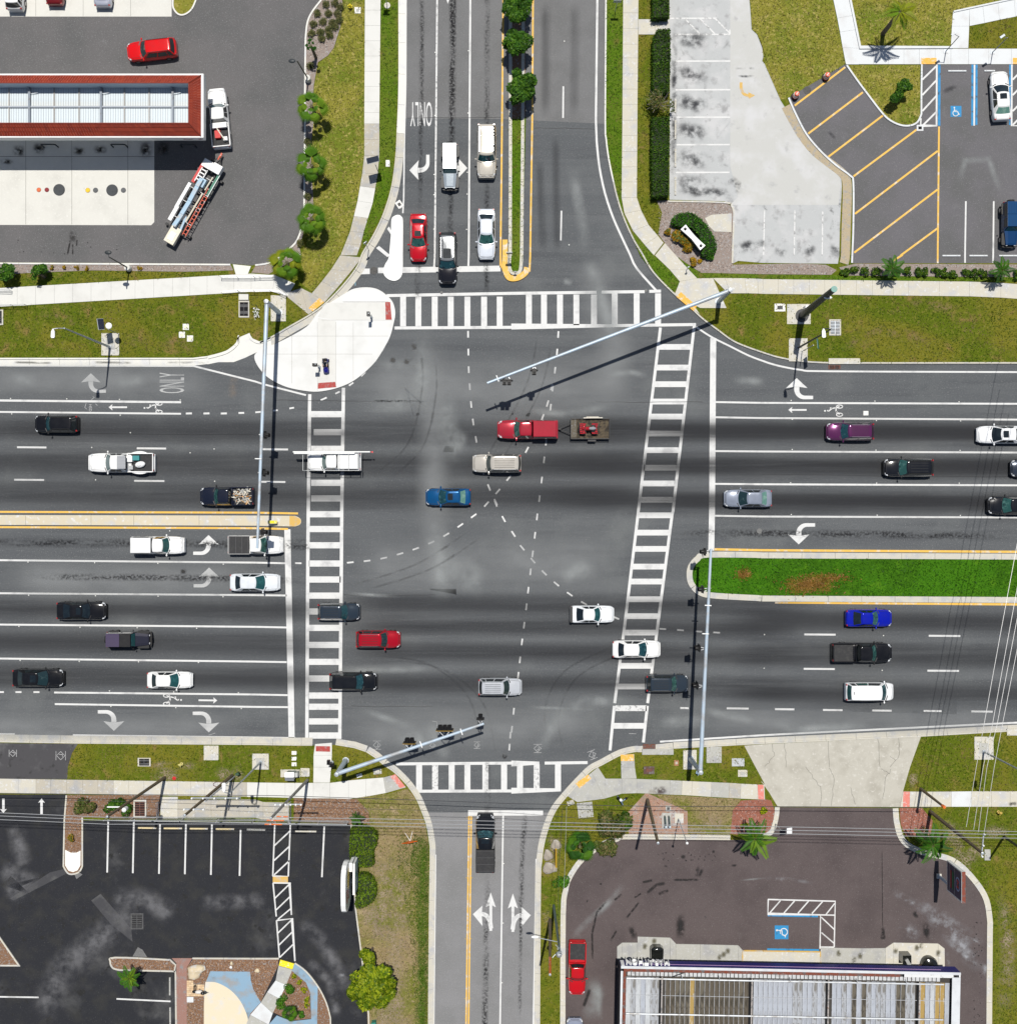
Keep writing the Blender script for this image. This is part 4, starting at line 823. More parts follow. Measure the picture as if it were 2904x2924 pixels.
stain(Z('31',1745,-60,1740,380),24,D_OILV); stain(Z('31',1745,760,1730,1300,1720,1919,1715,2600),26,D_OILV); stain(Z('32',110,330,85,600,70,1100),24,D_OILV); stain(Z('32',75,1000,60,1919),16,D_OILV)
for a in (((210,1180),(240,1919)),((330,990),(345,1919))): stain(Z('02',*a[0],*a[1]),34,D_BANDV)
stain(Z('02',260,0,255,900),40,D_BANDV); stain(Z('02',480,0,470,900),40,D_BANDV)
for a,w in ((('11',1250,520,1250,900,1220,1080,1000,1120,700,1160),90),(('11',1420,1000,1440,1300,1560,1600),90),(('11',900,830,1100,820,1300,830),44),(('12',540,-60,640,200,720,450,790,700),60),(('12',0,1150,400,1190,800,1120),34),(('21',1350,20,1370,300,1420,700),90),(('21',1340,420,1560,460,1760,580),130),(('21',660,615,1100,640),16),(('21',760,1480,1000,1560,1200,1640),34),(('22',150,1900,330,1560,560,1430,1000,1420),60),(('22',1050,1600,1500,1560),60),(('21',1000,1700,1500,1720),90),(('22',340,500,500,440,660,430),84),(('22',1400,1480,1919,1600),40),(('23',0,1550,250,1640,900,1600),40),(('02',440,1200,520,1600,560,1919),50),(('21',1300,1560,1450,1900),60),(('12',700,900,900,880,1040,900),30),(('11',1480,1500,1560,1300),60),(('21',500,1200,1400,1180),30),(('22',100,1470,700,1490),16)):
    stain(Z(a[0],*a[1:]),w,D_DUST)
stain(Z('11',870,1090,1300,1095),10,D_OIL); stain(Z('10',1770,900,1740,1080),40,D_BROWN); stain(Z('20',0,1690,560,1700),50,D_DUST); stain(Z('12',1640,930,1919,950),40,D_DUST)
stain(Z('10',60,900,300,950),60,D_DUST); stain(Z('10',850,950,1130,930),50,D_DUST)
for x,y in ((1030,780),(1135,790),(1190,680)): stain(Z('11',x - 30,y,x + 30,y + 10),22,D_DRIP)
stain(Z('21',1850,1820,1890,1860),18,D_DRIP); stain(Z('20',1350,455,1410,450),20,D_DRIP)
stain(Z('00',550,1720,555,1830),28,D_DRIP,ZL); stain(Z('00',535,1800,512,1919),7,D_SKID,ZL); stain(Z('00',552,1830,552,1915),6,D_SKID,ZL); stain(Z('00',585,1800,580,1850),6,D_SKID,ZL)
for _ in range(16): x,y = random.uniform(20,900),random.uniform(1800,1910); stain(Z('00',x,y,x + 14,y + 8),5,D_DRIP,ZL)
for x,y,w in ((300,1110,40),(150,1130,40),(600,1130,30),(760,1120,30),(1100,1120,60),(1230,1110,50),(60,1210,20)): stain(Z('00',x - 60,y,x + 60,y + 12),w,D_DRIP,ZL + .012)
stain(Z('21',660,330,1200,420,1919,400) + Z('22',300,400,850,330),210,D_HAZE); stain(Z('11',700,900,1200,960,1650,1000) + Z('12',400,1000,1000,900),230,D_HAZE); stain(Z('21',660,1640,1200,1620,1919,1640) + Z('22',700,1560),170,D_HAZE); stain(Z('11',1320,560,1330,1250,1340,1919) + Z('21',1350,700),120,D_HAZE); stain(Z('12',560,0,640,250,780,700,700,1100),150,D_HAZE); stain(Z('10',-300,940,900,940,1700,960),130,D_HAZE); stain(Z('20',-300,1610,900,1620,1919,1610),100,D_HAZE); stain(Z('22',1300,1560,1919,1570) + Z('23',200,1590,1919,1560),110,D_HAZE); stain(Z('20',0,500,900,520,1919,530),150,D_HAZE)
D_SOIL = decal('bare_earth',(.33,.26,.18),.95,.9,.7,.36,.60,None,.95,6,.3); D_GREEN = decal('green_fringe',(.085,.16,.012),.9,.9,.8,.3,.6,None,.95)
for a,w in (((1010,500,1060,700,1070,1000,1060,1300,1030,1500,1080,1919,1080,2300),95),((900,560,960,800,950,1150,900,1400),80),((900,1000,860,1150,930,1300),70),((1000,1700,960,2100),90)): stain(Z('31',*a),w,D_SOIL,ZG)
BU = decal('burnt_turf',(.27,.13,.025),.9,.9,1.6,.25,.55,None,.95,7); stain(Z('23',170,560,350,550,540,545),62,BU,ZG); stain(Z('23',330,500,560,495),34,BU,ZG); stain(Z('22',1690,470,1800,470),36,BU,ZG)
stain(Z('31',1245,420,1262,650,1255,1000,1250,1500,1245,2300),40,D_GREEN,ZG + .004)
for rc,a,w in (('30',(1150,30,1250,60,1380,90),60),('30',(1600,40,1760,70,1850,30),60),('20',(1100,1900,1500,1910),30),('33',(1300,420,1500,560,1700,700),90),('33',(1420,560,1600,780),60),('33',(1650,480,1860,500),50),('33',(1120,40,1160,160),40),('33',(1800,900,1850,1400,1800,1900),60),('32',(260,480,330,560,300,780),50),('32',(250,1060,290,1180),36),('32',(960,220,1100,260),60),('32',(1400,400,1600,420),60),('10',(900,700,1200,620,1500,700),50),('10',(300,420,600,500),40),('13',(600,700,900,560,1300,640),40),('13',(1100,330,1500,420),50)): stain(Z(rc,*a),w,D_SOIL if rc[0] > '1' else decal('dry_patch',(.25,.185,.08),.75,.8,.9,.42,.66,None,.95,5),ZG)
# old lot stains, by the wheel stops
for y in (300,560,780,990,1200,1380): stain(Z('02',1215,y - 60,1330,y,1500,y + 20),62,decal('black_mould',(.035,.036,.042),.85,.9,.8,.38,.66,None,.9,0,.4),ZL + .004)
stain(Z('02',1225,100,1215,1480),22,MATS['black_mould'],ZL + .004); stain(Z('02',1190,1440,1600,1450,1690,1560),34,MATS['black_mould'],ZL + .004); stain(Z('02',1600,1340,1760,1440),44,MATS['black_mould'],ZL + .004)
for x in (1750,1830): stain(Z('02',x,1800,x + 40,1900),60,MATS['black_mould'],ZL + .004)
for x in (140,350,550): stain(Z('03',x - 50,1860,x + 60,1900),42,MATS['black_mould'],ZL + .004)
for y in (515,575): stain(Z('02',1670,y,1830,y),10,MATS['black_mould'],ZL + .004)
stain(Z('03',490,980,560,1050),14,decal('dark_tyre_smear',(.05,.05,.055),.7,.9,1.2,.3,.6,None,.8,0,.5),ZL); stain(Z('03',1470,1400,1520,1210,1700,1200,1800,1480),30,D_DUST,ZL); stain(Z('03',1340,700,1480,640),22,MATS['dark_tyre_smear'],ZL)
# SE lot marks
for a,w in (((610,1460,605,1250,640,1090,720,1000),8),((860,1135,960,1010),8),((1010,950,1090,880,1160,870),12),((1100,955,1180,920),12),((980,865,1060,848),10),((1210,845,1410,845),9),((770,1000,830,950),8),((920,980,975,945),7),((540,1800,590,1660),12),((740,1310,790,1220),8)): stain(Z('32',*a),w,D_SKID,ZL)
for a,w in (((1270,1080,1265,1310),36),((1400,730,1385,830),16),((1440,750,1400,830),14),((1265,670,1310,672),16),((1500,635,1530,630),12),((560,1000,575,1010),12),((660,870,680,880),8),((890,1180,930,1300),26),((1640,740,1700,735),10),((1140,738,1175,745),8)): stain(Z('32',*a),w,D_DRIP,ZL)
for _ in range(26): x,y = random.uniform(1060,1560),random.uniform(640,700); stain(Z('32',x,y,x + 14,y + 4),random.uniform(3,6),D_DRIP,ZL)
for a,w in (((430,1300,600,1130,720,1030,860,860),30),((600,1560,640,1700,560,1919),60),((650,1600,660,1919),30),((1700,850,1919,830),8)): stain(Z('32',*a),w,D_DUST,ZL)
for a,w in (((1100,1010,1250,1060,1420,1190,1680,1360),60),((1180,1040,1380,1200,1560,1420,1680,1540),70),((1380,1300,1640,1510),20),((1430,1190,1680,1355),9),((1660,1480,1700,1590),30),((960,920,1240,1080),30),((0,830,200,840,400,870),16),((1000,1200,1200,1260),60),((1380,1380,1400,1500),20)): stain(Z('33',*a),w,D_WASH,ZL)
for a,w in (((1130,1080,1180,1130),22),((1225,1150,1240,1310),26),((880,1275,935,1275),18),((905,1190,910,1290),16),((1310,1640,1315,1660),8)): stain(Z('33',*a),w,D_DRIP,ZL)
for _ in range(34): x,y = random.uniform(1580,1660),random.uniform(1150,1919); stain(Z('33',x,y,x + 12,y + 6),5,D_DRIP,ZL)
stain(Z('33',900,600,905,1240),3,D_SKID,ZL); stain(Z('33',1660,1460,1700,1600),20,D_WASH,.13)
# tar-sealed cracks and turning scuffs
TAR = surf('sealed_crack',[(.03,.031,.033),((.06,.06,.06),3,.5,.7)],.7)
def tar(rc,*xy):
    p = smooth(Z(rc,*xy),4); mb = MB(); mb.ribbon(W2([(a + random.uniform(-1.2,1.2),b + random.uniform(-1.2,1.2)) for a,b in p]),.05,.0095); mb.obj('sealed_crack',TAR,ROAD)
for a in (('11',150,1085,500,1088,1290,1092),('12',640,1098,1000,1100,1440,1096),('21',660,625,1000,632,1350,628),('21',720,1462,1000,1466,1330,1464),('11',880,830,1100,826,1300,830),('01',1140,885,1600,884,1840,882),('02',170,960,400,964,630,972),('13',0,1640,600,1650,1919,1660),('10',0,1330,800,1336,1919,1345)): tar(*a)
for a in (('11',1240,700,1250,1000,1150,1400,900,1640),('21',700,560,1200,400,1600,150),('12',200,560,100,1000,-300,1700),('22',300,1800,250,1500,400,1200,800,1000),('21',1700,1800,1600,1400,1300,1150,900,1080)): stain(smooth(Z(*a),8),9,decal('turning_scuff',(.035,.036,.038),.22,1,.8,.3,.6)); stain([(u + 40,v + 14) for u,v in smooth(Z(*a),8)],9,MATS['turning_scuff'])
# cracks in the driveway apron
def crack(rc,*xy):
    p = Z(rc,*xy); q = []
    for a,b in zip(p[:-1],p[1:]):
        for k in range(5): t = k/5; q.append((a[0] + (b[0] - a[0])*t + random.uniform(-2.2,2.2),a[1] + (b[1] - a[1])*t + random.uniform(-2.2,2.2)))
    mb = MB(); mb.ribbon(W2(q + [p[-1]]),.035,.114); mb.obj('crack',surf('crack_line',[(.13,.125,.11)]),ROAD)
crack('23',80,1745,90,1830,20,1919); crack('23',500,1715,505,1919); crack('33',505,0,540,90,520,290); crack('23',868,1700,885,1919); crack('33',970,10,930,80,905,240); crack('23',172,1740,180,1919); crack('33',330,0,400,100,445,160,440,290); crack('23',1030,1695,1030,1840,960,1919); crack('33',660,150,700,280); crack('33',890,10,960,50); crack('23',960,1840,1000,1870)
stain(Z('32',1050,180,1180,170),30,decal('rust_wash',(.06,.035,.035),.85,.8,2,.3,.6,None,.8,0,.45),ZS); stain(Z('32',1020,180,1090,190),20,D_BROWN,ZS); stain(Z('33',1840,280,1919,270),16,D_DRIP,ZS)
for x,y in ((1000,1340),(1070,1300),(1620,1375),(1590,1400),(1560,1420)): stain(Z('32',x - 25,y,x + 25,y + 6),22,decal('olive_puddle',(.10,.09,.05),.8,.8,2.2,.35,.5,None,.5,0,.5),.17)
for x,y in ((575,1390),(690,1440),(735,1410),(1000,1370),(1160,1350),(1190,1335),(1320,1390)): stain(Z('33',x - 25,y,x + 25,y + 6),24,MATS['olive_puddle'],.17)
for x in (100,700,1250): stain(Z('10',x,800,x + 300,805),10,decal('kerb_grime',(.12,.115,.1),.6,1,1.5,.35,.6,(.3,1,1)),.01)
stain(Z('12',380,190,470,210),30,D_DUST)
# patches in the black lot
area('asphalt_patch',Z('30',690,1000,760,950,990,1210,1000,1310,830,1170),surf('asphalt_patch',[(.05,.05,.055),(.085,.8,.45,.7,6),(.03,15,.6,.72)],.9),ZL + .004); area('asphalt_patch',Z('30',80,985,380,790,500,760,500,800,110,1000),MATS['asphalt_patch'],ZL + .004)
area('asphalt_patch',Z('30',560,795,600,790,625,805,580,840),A_OLD,ZL + .005); area('asphalt_patch',Z('30',1040,1350,1075,1370,1110,1425,1000,1420),A_OLD,ZL + .005)
stain(Z('31',320,1150,500,1300,640,1560,700,1700),60,decal('grey_sweep',(.16,.16,.17),.8,.9,.5,.3,.7),ZL); stain(Z('31',380,1440,560,1600,620,1900),40,MATS['grey_sweep'],ZL); stain(Z('31',620,1560,700,1560),16,D_WASH,ZL)
stain(Z('30',300,1919,480,1500,800,1250,1060,1050),110,MATS['grey_sweep'],ZL); stain(Z('30',0,750,200,850,60,1000),80,MATS['grey_sweep'],ZL); stain(Z('30',830,980,1100,1000,1330,1120),90,MATS['grey_sweep'],ZL); stain(Z('30',120,420,180,760),70,MATS['grey_sweep'],ZL); stain(Z('30',1500,1020,1919,1000) + Z('31',100,1020),60,MATS['grey_sweep'],ZL)
# ------------------------------------------------------------------ vehicles
GLASS = surf('car_glass',[(.012,.060,.062),(.03,.12,.12),] [:1] + [((.022,.10,.10),2.2,.45,.7,4)],.06,0,8,0,.6,.8)
GLASSES = [GLASS,surf('blue_green_car_glass',[(.008,.045,.055),((.05,.12,.13),2.6,.52,.68,5),((.004,.012,.016),3.2,.55,.65,4)],.05,0,8,0,.6,.8),surf('smoky_car_glass',[(.010,.026,.028),((.045,.075,.075),2.2,.55,.7,5)],.05,0,8,0,.6,.8),surf('pale_green_car_glass',[(.02,.075,.065),((.08,.17,.15),3,.5,.68,5),((.008,.02,.02),2.4,.56,.66,4)],.05,0,8,0,.6,.8)]  # paler blotches paint dashboard reflections into the windscreen colour
GLASS_D = surf('tinted_car_glass',[(.006,.010,.012),((.014,.022,.024),2,.45,.7)],.06,0,8,0,.6,.8)
GLASS_L = surf('pale_car_glass',[(.10,.22,.18),((.20,.33,.27),2,.45,.7)],.08,0,8,0,.6,.8)
BLACKP = surf('black_trim',[(.012,.012,.013)],.5)
TYRE = surf('tyre_rubber',[(.016,.016,.017)],.85); RIM = surf('wheel_rim',[(.35,.35,.36)],.3,metal=.9)
CHROME = surf('bright_metal',[(.62,.63,.64)],.22,metal=1.0)
LAMP = surf('headlight_lens',[(.62,.64,.66),((.30,.31,.33),14,.45,.7)],.08,coat=1.0); TAIL = surf('tail_light_lens',[(.33,.012,.012),((.5,.04,.03),16,.5,.7)],.12,coat=1.0)
BED = surf('bed_liner',[(.03,.03,.032),(.05,3,.5,.7)],.8)
ALU = surf('bare_aluminium',[(.55,.56,.58),(.42,1.5,.45,.7,5)],.38,metal=.7)
TAN_P = surf('beige_trim',[(.42,.38,.32)],.5)
KIND = {  # x fractions from the rear bumper: rear glass base,roof rear,roof front,windscreen base; heights
    'sedan': dict(rb=.105,rr=.235,rf=.535,wb=.725,zh=.93,zn=.70,zt=1.02,roof=1.45,wr=.645,wB=.89,H=1.45),
    'coupe': dict(rb=.13,rr=.31,rf=.55,wb=.70,zh=.92,zn=.66,zt=1.0,roof=1.36,wr=.63,wB=.87,H=1.36),
    'hatch': dict(rb=.02,rr=.10,rf=.58,wb=.74,zh=1.02,zn=.78,zt=1.05,roof=1.58,wr=.68,wB=.90,H=1.58),
    'suv': dict(rb=.018,rr=.085,rf=.585,wb=.725,zh=1.08,zn=.84,zt=1.10,roof=1.72,wr=.70,wB=.915,H=1.72),
    'bigsuv': dict(rb=.012,rr=.055,rf=.63,wb=.725,zh=1.18,zn=.96,zt=1.20,roof=1.92,wr=.735,wB=.925,H=1.92),
    'van': dict(rb=.015,rr=.075,rf=.71,wb=.845,zh=1.08,zn=.78,zt=1.12,roof=1.80,wr=.76,wB=.94,H=1.8),
    'pickup': dict(rb=.405,rr=.435,rf=.635,wb=.735,zh=1.14,zn=.98,zt=1.12,roof=1.86,wr=.69,wB=.91,H=1.86),
}
def MB_box(c,s): m = MB(); m.box(c,s); return m
def lerp(a,b,t): return a + (b - a)*t
def car_body(L,W,k,bed=None,nose=.30,tail=.20,bulge=.03):
    mb = MB(); ts = [0,.012,.03,.06,.10,.16,.24,.34,.5,.62,k['wb'] - .02,k['wb'] + .03,.84,.90,.94,.97,.988,1.0]; rings = []
    for t in ts:
        pl = 1.0
        if t < .13: pl -= tail*(1 - t/.13) ** 2.6
        if t > .76: pl -= nose*((t - .76)/.24) ** 2.7
        w = W/2*pl; x = (t - .5)*L
        if t <= k['rb'] and bed is None: z = k['zt'] - (.05 if t < .02 else 0) - .02*(1 - t/max(k['rb'],.01))
        elif bed is not None and t <= bed: z = .74
        elif t < k['wb']: z = lerp(k['zt'],k['zh'],(t - k['rb'])/(k['wb'] - k['rb']))
        else: q = (t - k['wb'])/(1 - k['wb']); z = lerp(k['zh'],k['zn'] + .05,q ** 1.7)
        if t > .985: z -= .12
        if t < .008: z -= .10
        cr = bulge if t > k['wb'] else .012
        pts = [(w*.93,.24),(w*.985,.40),(w,.60),(w*.985,z - .20),(w*.93,z - .06),(w*.84,z),(w*.55,z + cr*.5),(w*.46,z + cr),(0,z + cr*1.25)]
        rings.append([(x,y,zz) for y,zz in pts] + [(x,-y,zz) for y,zz in pts[-2::-1]])
    n = len(rings[0]); vs = [v for r in rings for v in r]; fs = []
    for i in range(len(rings) - 1): fs += [(i*n + j,(i + 1)*n + j,(i + 1)*n + j + 1,i*n + j + 1) for j in range(n - 1)]
    fs += [tuple(range(n))[::-1] if False else tuple(range(n)),tuple(range((len(rings) - 1)*n,len(rings)*n))[::-1]]
    mb.add(vs,fs); return mb
def cabin(L,W,k,roofz=.05):
    """shell, roof skin and the panes of a greenhouse. Returns (shell MB, roof MB, {pane name: [MB]})"""
    X = lambda t: (t - .5)*L
    wb,wr = W/2*k['wB'],W/2*k['wr']; zb_f,zb_r = k['zh'] - .03,k['zt'] - .03; zr = k['roof'] - roofz
    def ring(s):    # s 0 at the belt,1 at the roof edge; returns dict of curves
        bf,br = lerp(.24,.12,s),lerp(.10,.06,s); xf,xr = lerp(X(k['wb']),X(k['rf']),s),lerp(X(k['rb']),X(k['rr']),s); w = lerp(wb,wr,s)
        zf,zz = lerp(zb_f,zr,s),lerp(zb_r,zr,s)
        front = [(xf - bf*abs(y) ** 2.2,y*w,zf) for y in np.linspace(-1,1,9)]
        rear = [(xr + br*abs(y) ** 2.2,y*w,zz) for y in np.linspace(1,-1,9)]
        side = lambda sg: [(lerp(front[-1][0],rear[0][0],q),sg*w*(1 + .035*sin(pi*q)),lerp(zf,zz,q)) for q in np.linspace(0,1,9)]
        return front,side(1),rear,side(-1)[::-1]
    def full(s): f,l,r,rr = ring(s); return f + l[1:-1] + r + rr[1:-1]
    shell = MB(); A,B = full(0),full(1); n = len(A); shell.add(A + B,[(i,(i + 1) % n,n + (i + 1) % n,n + i) for i in range(n)])
    roof = MB(); cx = (X(k['rf']) + X(k['rr']))/2
    lay = [B]
    for f,dz in ((.985,.022),(.94,.042),(.8,.055),(.5,.064),(.2,.067)): lay.append([(cx + (x - cx)*(f if f > .9 else f + .04),y*f,zr + dz*roofz/.05) for x,y,z in B])
    roof.add([v for l in lay for v in l] + [(cx,0,zr + .068*roofz/.05)],[(a*n + i,a*n + (i + 1) % n,(a + 1)*n + (i + 1) % n,(a + 1)*n + i) for a in range(len(lay) - 1) for i in range(n)] + [((len(lay) - 1)*n + i,(len(lay) - 1)*n + (i + 1) % n,len(lay)*n) for i in range(n)])
    out = .014
    def pane(idx,q0,q1,s0,s1,nrm):
        mb = MB(); N = 7; S2 = [s0,(s0 + s1)/2,s1]; vs = []
        for s in S2:
            c = ring(s)[idx]
            for q in np.linspace(q0,q1,N):
                f = q*(len(c) - 1); i = min(int(f),len(c) - 2); p = Vector(c[i]).lerp(Vector(c[i + 1]),f - i); vs.append(p + Vector(nrm)*out)
        mb.add(vs,[(a*N + i,a*N + i + 1,(a + 1)*N + i + 1,(a + 1)*N + i) for a in range(2) for i in range(N - 1)]); return mb
    P_ = {'windshield': [pane(0,.03,.97,.02,.93,(.6,0,.8))],'rear_window': [pane(2,.05,.95,.06,.92,(-.6,0,.8))],'side_window': []}
    for a,b in ((.08,.44),(.48,.80)) + (((.83,.97),) if k['rb'] < .05 else ()):
        P_['side_window'].append(pane(1,a,b,.05,.95,(0,1,.3))); P_['side_window'].append(pane(3,1 - b,1 - a,.05,.95,(0,-1,.3)))
    return shell,roof,P_
def vehicle(name,label,kind,u,v,hd,L,W,col,metal=0.0,cat='car',sunroof=False,rails=None,glass=GLASS,rear=GLASS_D,roofcol=None,group='vehicles on the roads',bed=None,extra=None,rough=.13,ribs=0,lampcol=None,mirrors=True,sheet=True):
    """u, v: centre of the body in the photo, hd: heading in degrees, 0 = right, 90 = up the photo"""
    k = KIND[kind]; p = paint(col,metal,rough); zm = k['H']*.55; base = ZL + .002 if not sheet else .002
    x,y,_ = P(u,v,zm); r = thing(name,label,cat,(x,y,base),radians(hd),group); X = lambda t: (t - .5)*L
    car_body(L,W,k,.40 if kind == 'pickup' else None,nose=.26 if kind in ('sedan','coupe','suv','hatch') else .19,tail=.20 if kind in ('sedan','coupe','suv','hatch') else .08).obj('body',p,r,32)
    shell,roof,panes = cabin(L,W,k)
    shell.obj('cabin',p,r,40); rp = roof.obj('roof',p if roofcol is None else roofcol,r,40)
    for pn,lst in panes.items():
        for m in lst: m.obj(pn,{'windshield': GLASSES[int(u*7 + v*3) % 4] if glass is GLASS else glass,'rear_window': rear}.get(pn,GLASS_D),r,40)
    zr = k['roof'] + .018
    mb = MB(); f = [(X(k['wb']) + .05 - .24*abs(q) ** 2.2,q*W/2*k['wB']*.99,k['zh'] + .012) for q in np.linspace(-1,1,9)]
    mb.add(f + [(a + .10,b,c - .004 + .012) for a,b,c in f],[(i,i + 9,i + 10,i + 1) for i in range(8)]); mb.obj('cowl',BLACKP,r)
    GR = surf('panel_gap_shadow',[(.012,.012,.013)],.7); zf = lambda t: lerp(k['zh'],k['zn'] + .05,((t - k['wb'])/(1 - k['wb'])) ** 1.7); mb = MB()
    for sg in (-1,1): mb.ribbon([(X(t),sg*W/2*(.80 - .10*(t - k['wb'])/.22)) for t in (k['wb'] + .01,k['wb'] + .08,.90,.945)],.022,0); o_ = len(mb.v) - 8; mb.v[o_:] = [(a,b,zf(min(max(a/L + .5,k['wb']),1)) + .010) for a,b,c_ in mb.v[o_:]]
    mb.add([(X(.945) + .06*(1 - q*q),q*W/2*.70,zf(.95) + .03) for q in np.linspace(-1,1,7)] + [(X(.945) + .025 + .06*(1 - q*q),q*W/2*.70,zf(.95) + .03) for q in np.linspace(-1,1,7)],[(i,i + 7,i + 8,i + 1) for i in range(6)])
    if kind in ('sedan','coupe'): mb.box((X(k['rb'] - .012),0,k['zt'] - .012),(.022,W*.66,.02)); [mb.box((X(k['rb']*.55),sg*W*.36,k['zt'] - .012),(k['rb']*L*.7,.02,.02)) for sg in (-1,1)]
    mb.obj('panel_gaps',GR,r)['kind'] = 'stuff'
    wm = MB(); wm.tube((0,-.11,0),(0,.11,0),.34,n=18); wme = wm.mesh('wheel',TYRE,40); rm = MB(); rm.tube((0,-.115,0),(0,.115,0),.21,n=14); rme = rm.mesh('rim',RIM,40)
    for t in ((.185,.82) if kind != 'pickup' else (.19,.825)):
        for sg in (-1,1):
            w = put('wheel',wme,r,(X(t),sg*(W/2 - .10),.34)); put('rim',rme,w,(0,0,0))
    if mirrors:
        for sg in (-1,1):
            mb = MB(); mb.ball((0,0,0),(.09,.13,.09),10,6); mb.tube((.0,-sg*.2,-.03),(0,0,0),.035,n=6); o = mb.obj('side_mirror',p if sum(col) > .1 else BLACKP,r,50); o.location = (X(k['wb']) - .30,sg*(W/2 + .10),k['zh'] + .08)
    for sg in (-1,1):
        mb = MB(); h = k['zn'] + .03; c = [(X(.925),.92,h + .03),(X(.955),.86,h),(X(.98),.72,h - .04),(X(.985),.56,h - .03),(X(.965),.60,h + .02),(X(.935),.74,h + .05)]
        vs = [(a,sg*b*W/2*.985,z + .04) for a,b,z in c] + [(a + .03,sg*b*W/2,z - .14) for a,b,z in c]
        mb.add(vs,[(0,1,2,3,4,5)] + [(i,(i + 1) % 6,6 + (i + 1) % 6,6 + i) for i in range(6)]); mb.obj('headlight',LAMP,r)
        mb = MB(); zt = k['zt'] - .12 if kind != 'pickup' else .95; mb.box((X(.016),sg*W/2*.79,zt),(.13,.20,.22 if kind not in ('sedan','coupe') else .16),0,taper=.8); mb.obj('tail_light',TAIL,r)
    [MB_box((X(.985),0,.42),(.16,W*.62,.16)).obj('bumper',BLACKP,r),MB_box((X(.02),0,.40),(.16,W*.74,.14)).obj('bumper',BLACKP,r)]
    mb = MB(); mb.box((X(.975),0,k['zn'] - .10),(.10,W*.46,.16)); mb.obj('grille',BLACKP if sum(col) > .3 else CHROME,r)
    if sunroof:
        a,b = X(lerp(k['rr'],k['rf'],.52)),X(lerp(k['rr'],k['rf'],.90)); w = W/2*k['wr']*.58; mb = MB(); mb.prism([(a,-w),(b - .06,-w*1.02),(b,-w*.8),(b,w*.8),(b - .06,w*1.02),(a,w)],zr - .02,zr + .012); mb.obj('sunroof',GLASS_D,rp)
    if rails:
        for sg in (-1,1):
            mb = MB(); yy = sg*W/2*k['wr']*.93; mb.path([(X(k['rr']) + .12,yy,zr - .03),(X(k['rr']) + .28,yy,zr + .05),(X(k['rf']) - .35,yy,zr + .05),(X(k['rf']) - .15,yy,zr - .03)],.022,6); mb.obj('roof_rail',rails,rp)
    for i in range(ribs):
        yy = lerp(-.5,.5,i/(ribs - 1))*W*k['wr']*.62; mb = MB(); mb.box(((X(k['rr']) + X(k['rf']))/2,yy,zr - .001),((k['rf'] - k['rr'])*L*.72,.035,.02),taper=.98); mb.obj('roof_rib_shade',GR,rp)  # dark strips painted as the shade lines of the roof ribs
    if kind == 'pickup':
        x0,x1 = X(.012),X(.40); mb = MB(); w = W/2*.985; hgt = 1.10
        for sg in (-1,1): mb.prism([(x0 + .06,sg*w),(x1,sg*w),(x1,sg*(w - .10)),(x0 + .06,sg*(w - .10))],.60,hgt)
        mb.prism([(x0,-w + .04),(x0 + .06,-w),(x0 + .09,-w),(x0 + .09,w),(x0 + .06,w),(x0,w - .04)],.55,hgt); mb.prism([(x1 - .06,-w + .1),(x1,-w + .1),(x1,w - .1),(x1 - .06,w - .1)],.60,hgt); mb.obj('bed_wall',p,r)
        if bed != 'topper':
            mb = MB(); mb.prism([(x0 + .09,-w + .1),(x1 - .06,-w + .1),(x1 - .06,w - .1),(x0 + .09,w - .1)],.70,.78)
            for i in range(9): yy = -w + .2 + i*(2*w - .4)/8; mb.box(((x0 + x1)/2,yy,.785),(x1 - x0 - .2,.07,.03))
            mb.obj('bed_floor',BED,r)
        if bed == 'cover':
            mb = MB(); mb.prism([(x0 + .05,-w + .04),(x1,-w + .04),(x1,w - .04),(x0 + .05,w - .04)],hgt - .02,hgt + .035)
            mb.obj('bed_cover',surf('vinyl_cover',[(.018,.018,.02),(.028,3,.45,.7)],.65),r)
            mb = MB()
            for i in range(4): mb.box((x0 + .18 + i*(x1 - x0 - .3)/3,0,hgt + .05),(.04,2*w - .2,.025))
            mb.obj('cover_rib',surf('vinyl_rib',[(.06,.06,.065)],.5),r)
        if bed == 'topper':
            mb = MB(); zt2 = k['roof'] + .06; a = [(x0 + .04,-w),(x1 + .05,-w),(x1 + .05,w),(x0 + .04,w)]; b = [(x0 + .12,-w*.84),(x1 + .08,-w*.84),(x1 + .08,w*.84),(x0 + .12,w*.84)]; c = [(x0 + .2,-w*.78),(x1 + .04,-w*.78),(x1 + .04,w*.78),(x0 + .2,w*.78)]
            mb.add([(q[0],q[1],hgt) for q in a] + [(q[0],q[1],zt2 - .05) for q in b] + [(q[0],q[1],zt2) for q in c],[(i,(i + 1) % 4,4 + (i + 1) % 4,4 + i) for i in range(4)] + [(4 + i,4 + (i + 1) % 4,8 + (i + 1) % 4,8 + i) for i in range(4)] + [(8,9,10,11)]); tp_ = mb.obj('bed_topper',p,r,30)
            for sg in (-1,1):
                mb = MB(); q = lambda xx,zz: (xx,sg*(lerp(w,w*.84,(zz - hgt)/(zt2 - .05 - hgt)) + .012),zz); mb.add([q(x0 + .3,hgt + .2),q(x1 - .2,hgt + .2),q(x1 - .25,zt2 - .2),q(x0 + .35,zt2 - .2)],[(0,1,2,3)]); mb.obj('side_window',GLASS_D,r)
    if extra: extra(r,X,W,k)
    return r
